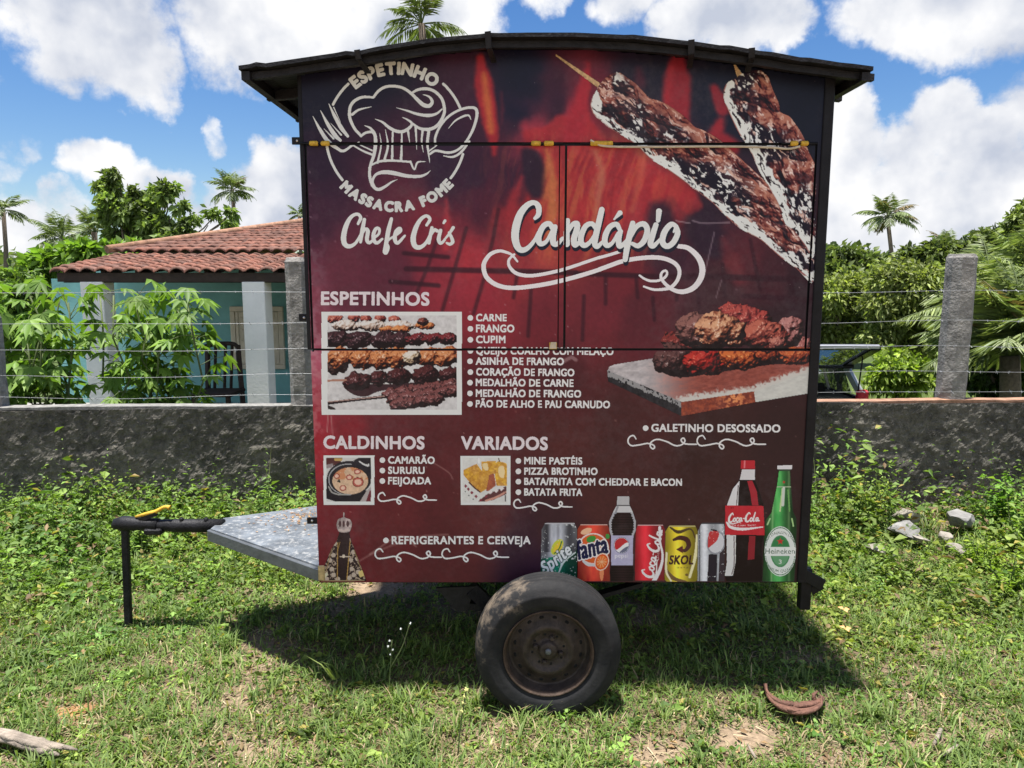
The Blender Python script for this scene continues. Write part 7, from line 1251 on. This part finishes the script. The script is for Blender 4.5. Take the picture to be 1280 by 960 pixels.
weed('broad leaved weed against the wall, taller than its neighbours at the left', 108, 668, 596, 7, .075, 81, per=22); weed('thin feathery weed against the wall at the far left', 32, 672, 610, 5, .05, 82, per=18, slim=.2); weed('bushy weed at the wall between the thin weed and the coupler', 70, 678, 622, 6, .065, 83); weed('slender weed standing behind the yellow coupler lever', 222, 655, 606, 3, .035, 84, per=20, slim=.3); weed('low spreading weed behind the coupler tube', 175, 690, 640, 7, .06, 85); weed('weed sprig at the wall just left of the drawbar plate', 285, 655, 640, 3, .04, 86)
weed('yellow green sprig against the wall right of the trailer', 1092, 668, 588, 6, .05, 87, (.16, .22, .025), (.30, .36, .06), .34, .5, 22); weed('bushy weed touching the trailer corner at the wall', 1038, 690, 628, 8, .055, 88, per=24); weed('bright round weed by the wall at the right edge', 1256, 668, 592, 9, .085, 89, (.10, .22, .025), (.20, .36, .06), .5, .55, 20); weed('leafy weed cut off by the right edge', 1278, 690, 625, 6, .07, 90, (.11, .2, .02), (.22, .33, .05), .45, .5); weed('low bright patch of weed right of the rubble', 1232, 718, 668, 12, .055, 91, (.13, .22, .02), (.26, .37, .05), .3, 1.1, 26)
weed('tall weed leaning over from the right edge below the bright patch', 1268, 748, 690, 10, .06, 92, (.13, .22, .02), (.26, .37, .05), .3, .9, 24)
def flower_stalk(label, u, v, pts_px, buds, bud_col, leaf=0, seed=1, r=.0022, br=.006):
    g = at_z(u, v, 0); Y = float(g[1]); root = thing('flowering_weed', label, 'weed', (float(g[0]), Y, 0), 0, 'flower stalks near the wheel'); w = lambda p: Vector(tuple(at_y(p[0], p[1], Y) - [g[0], Y, 0]))
    mb = MB()
    for s in pts_px: mb.tube(spline([w(p) for p in s], None, 4)[0], r, 6)
    mb.build('stem', M_STEM, root); m = mat_plain('small_flower', bud_col, .7, 0, .15); rr = random.Random(seed)
    for p in buds:
        c = w(p); k = MB()
        for j in range(5): a = j * 1.257 + rr.random(); k.tube([c, c + Vector((math.cos(a) * br, math.sin(a) * br * .6, math.sin(a) * br))], [br * .5, br * .35], 6)
        k.build('blossom', m, root)
flower_stalk('thin weed with white flowers in the shade left of the wheel', 486, 868, [[(486, 868), (488, 835), (490, 800)], [(488, 835), (503, 808), (512, 780)], [(490, 805), (484, 812)]], [(487, 801), (491, 812), (488, 818), (513, 779), (501, 786), (485, 808)], (.75, .77, .72), br=.0042)
flower_stalk('pale yellow seed stalk in front of the wheel', 572, 948, [[(572, 948), (576, 905), (583, 862)]], [(583, 862), (581.5, 870), (580, 878), (578, 888)], (.46, .46, .16), r=.003, br=.008)
def tuft(label, u, v, n, L, seed, ca, cb):
    rg = np.random.default_rng(seed); g = at_z(u, v, .03); root = thing('spiky_plant', label, 'plant', (float(g[0]), float(min(g[1], 4.95)), .03)); az = rg.random(n) * 6.283; d = unit(np.stack([np.cos(az) * .6, np.sin(az) * .5, .7 + .6 * rg.random(n)], 1)); v_, f, c = blade_arrays(rg.normal(size=(n, 3)) * [.02, .02, .005], d, L * (.5 + .6 * rg.random(n)), .007 + .008 * rg.random(n), rg.random(n) * .9, tints(n, ca, cb, rg)); obj('leaf_rosette', np_mesh('leaf_rosette', v_, f, c), M_LEAF, root)
tuft('grey green spiky plant growing out of the rubble', 1160, 668, 16, .26, 95, (.10, .14, .05), (.22, .26, .12)); tuft('clump of upright blades left of the wheel in the shade', 415, 850, 6, .17, 96, (.14, .2, .05), (.28, .34, .12))

# rubble at the wall, dead frond base, driftwood, sticks, fallen leaves
M_ROCK = mat_plain('pale_rubble', (.25, .225, .19), .9, 0, .45, 14, .6, 60, detail=8); M_ROCK2 = mat_plain('grey_rubble', (.19, .185, .175), .9, 0, .4, 16, .6, 60, detail=8)
def rock(label, u, v, w, h, d, seed, mat):
    g = at_z(u, v, 0); bm = bmesh.new(); bmesh.ops.create_icosphere(bm, subdivisions=3, radius=.5); rg = np.random.default_rng(seed); o3 = rg.random(3) * 50; ax = rnd_dir(16, rg); lim = .20 + .16 * rg.random(16)
    for vt in bm.verts:
        p = np.array(vt.co)
        for a, l in zip(ax, lim):
            k = p @ a
            if k > l: p = p - a * (k - l)
        p = p * (1 + .12 * (fbm(np.array([p[0] + o3[0]]), np.array([p[1] + p[2] + o3[1]]), .22, 3)[0] - .5)); vt.co = Vector(tuple(p * [w, d, h]))
    me = bpy.data.meshes.new('rubble_stone'); bm.to_mesh(me); bm.free(); o = obj('rubble_stone', me, mat, None, (float(g[0]), float(min(g[1], 5.0)), h * .5 + .05)); o.rotation_euler = (rg.uniform(-.2, .2), rg.uniform(-.25, .25), rg.uniform(0, 3)); tag(o, label, 'stone', 'rubble heap at the wall')
for a in (('pale flat slab lying on top of the rubble heap', 1134, 668, .34, .15, .24, 1, M_ROCK), ('grey stone under the pale flat slab', 1130, 684, .30, .16, .24, 2, M_ROCK2), ('whitish stone at the front foot of the rubble heap', 1146, 690, .26, .08, .16, 3, M_ROCK), ('brownish stone at the end of the rubble heap, towards the bright weeds', 1200, 676, .30, .19, .24, 4, M_ROCK2), ('small pale stone between the slab and the brownish stone', 1178, 690, .13, .09, .11, 5, M_ROCK), ('low pale stone half hidden in weeds nearest the trailer', 1092, 702, .24, .08, .18, 6, M_ROCK), ('small grey stone in front of the brownish stone', 1196, 704, .14, .07, .12, 7, M_ROCK)): rock(*a)
M_SPATHE = mat_plain('red_brown_fibre', (.13, .062, .042), .8, 0, .5, 30, .6, 160); M_DRIFT = mat_plain('silvered_wood', (.24, .20, .16), .95, 0, .6, 12, .7, 80)
def spathe():
    c = at_z(993, 880, .03); root_y = float(c[1]); b = MB(); rg = random.Random(4)
    for k in range(24):
        dv = rg.uniform(-6.5, 6.5); lift = rg.uniform(0, .04); P = [(955 + abs(dv) * .6, 855), (960, 868 + dv * .4), (974, 880 + dv * .7), (992, 885 + dv), (1012, 884 + dv), (1026, 878 + dv * .7), (1031 - abs(dv), 872 + dv * .5)]
        q = [tuple(at_z(u, v, .012 + lift + .01 * math.sin(i + k))) for i, (u, v) in enumerate(P)]; b.tube(spline(q, None, 4)[0], [.0035 + .0055 * math.sin(math.pi * i / 24) for i in range(25)], 6)
    b.tube([tuple(at_z(1018, 876, .03)), tuple(at_z(1017, 868, .05)), tuple(at_z(1022, 864, .06))], [.012, .008, .004], 6)
    tag(b.build('palm_spathe', M_SPATHE), 'curved red brown dry palm spathe lying on the grass right of the wheel', 'dry palm husk')
spathe()
b = MB(); rq = random.Random(9); q0 = [at_z(u, v, .03) for u, v in ((-60, 912), (10, 925), (50, 934), (92, 944))]
for k in range(9):
    off = rq.uniform(-.022, .022); hh = rq.uniform(0, .022); e_ = rq.uniform(.72, 1.05); P = np.array([q0[0], q0[0] + (q0[3] - q0[0]) * .35, q0[0] + (q0[3] - q0[0]) * .7, q0[0] + (q0[3] - q0[0]) * e_]); P = P + np.array([off * .3, off, hh]) + np.array([[0, 0, 0], [0, .006, .004], [0, -.004, .003], [0, off * .4, -.004]]); r_ = rq.uniform(.008, .014)
    b.tube(spline([tuple(p) for p in P], None, 5)[0], [r_ * (1 + .25 * rq.uniform(-1, 1)) for _ in range(14)] + [r_ * .7, r_ * .25], 6)
tag(b.build('weathered_log', M_DRIFT), 'silvery weathered piece of wood lying at the bottom left', 'log')
for lb, p0, p1, r in (('pale flat stick lying near the bottom right, the upper of two', (1176, 912), (1166, 934), .008), ('thin stick near the bottom right, below the flat one', (1197, 932), (1172, 948), .006), ('grey stick at the bottom edge under the trailer shadow', (945, 948), (934, 930), .005)):
    b = MB().tube([tuple(at_z(*p0, .02)), tuple((at_z(*p0, .025) + at_z(*p1, .03)) / 2), tuple(at_z(*p1, .02))], [r, r * 1.1, r * .5], 7); tag(b.build('stick', M_DRIFT), lb, 'stick', 'dry sticks on the grass')
M_FALL = mat_plain('orange_dry_leaf', (.55, .30, .12), .8, 0, .2, 40)
for lb, u, v, s in (('pale orange fallen leaf nearer the rear support', 1055, 762, .034), ('pale orange fallen leaf on the grass below the other one', 1057, 786, .032)):
    p = at_z(u, v, .05); v_, f, c = leaf_arrays(np.zeros((3, 3)), np.array([[1, .2, .1], [-.6, .6, .2], [.1, -1, .1]]), np.array([[0, -.3, 1.]] * 3), s, s * .7, np.ones((3, 3)), .1, .2); tag(obj('fallen_leaf', np_mesh('fallen_leaf', v_, f), M_FALL, None, tuple(p)), lb, 'fallen leaf', 'orange fallen leaves')
rg_ = np.random.default_rng(77); n_ = 160; gx, gy = -1.05 + .13 * rg_.normal(size=n_), 3.62 + .10 * rg_.normal(size=n_); kk = (gx > -1.38) & (gx < -.83) & (np.abs(gy - 3.5) < .12 + (gx + 1.45) * .5); gx, gy = gx[kk], gy[kk]; az_ = rg_.random(len(gx)) * 6.28
v_, f, c = leaf_arrays(np.stack([gx, gy, np.full(len(gx), ZP + .003)], 1), np.stack([np.cos(az_), np.sin(az_), .1 * rg_.random(len(gx))], 1), np.tile([0, 0, 1.], (len(gx), 1)), .012 + .014 * rg_.random(len(gx)), .007, tints(len(gx), (.22, .10, .04), (.45, .27, .10), rg_), 0, .2)
tag(obj('seed_litter', np_mesh('seed_litter', v_, f, c), M_DRY), 'brown leaf crumbs scattered on the grey drawbar plate', 'leaf litter', kind='stuff')
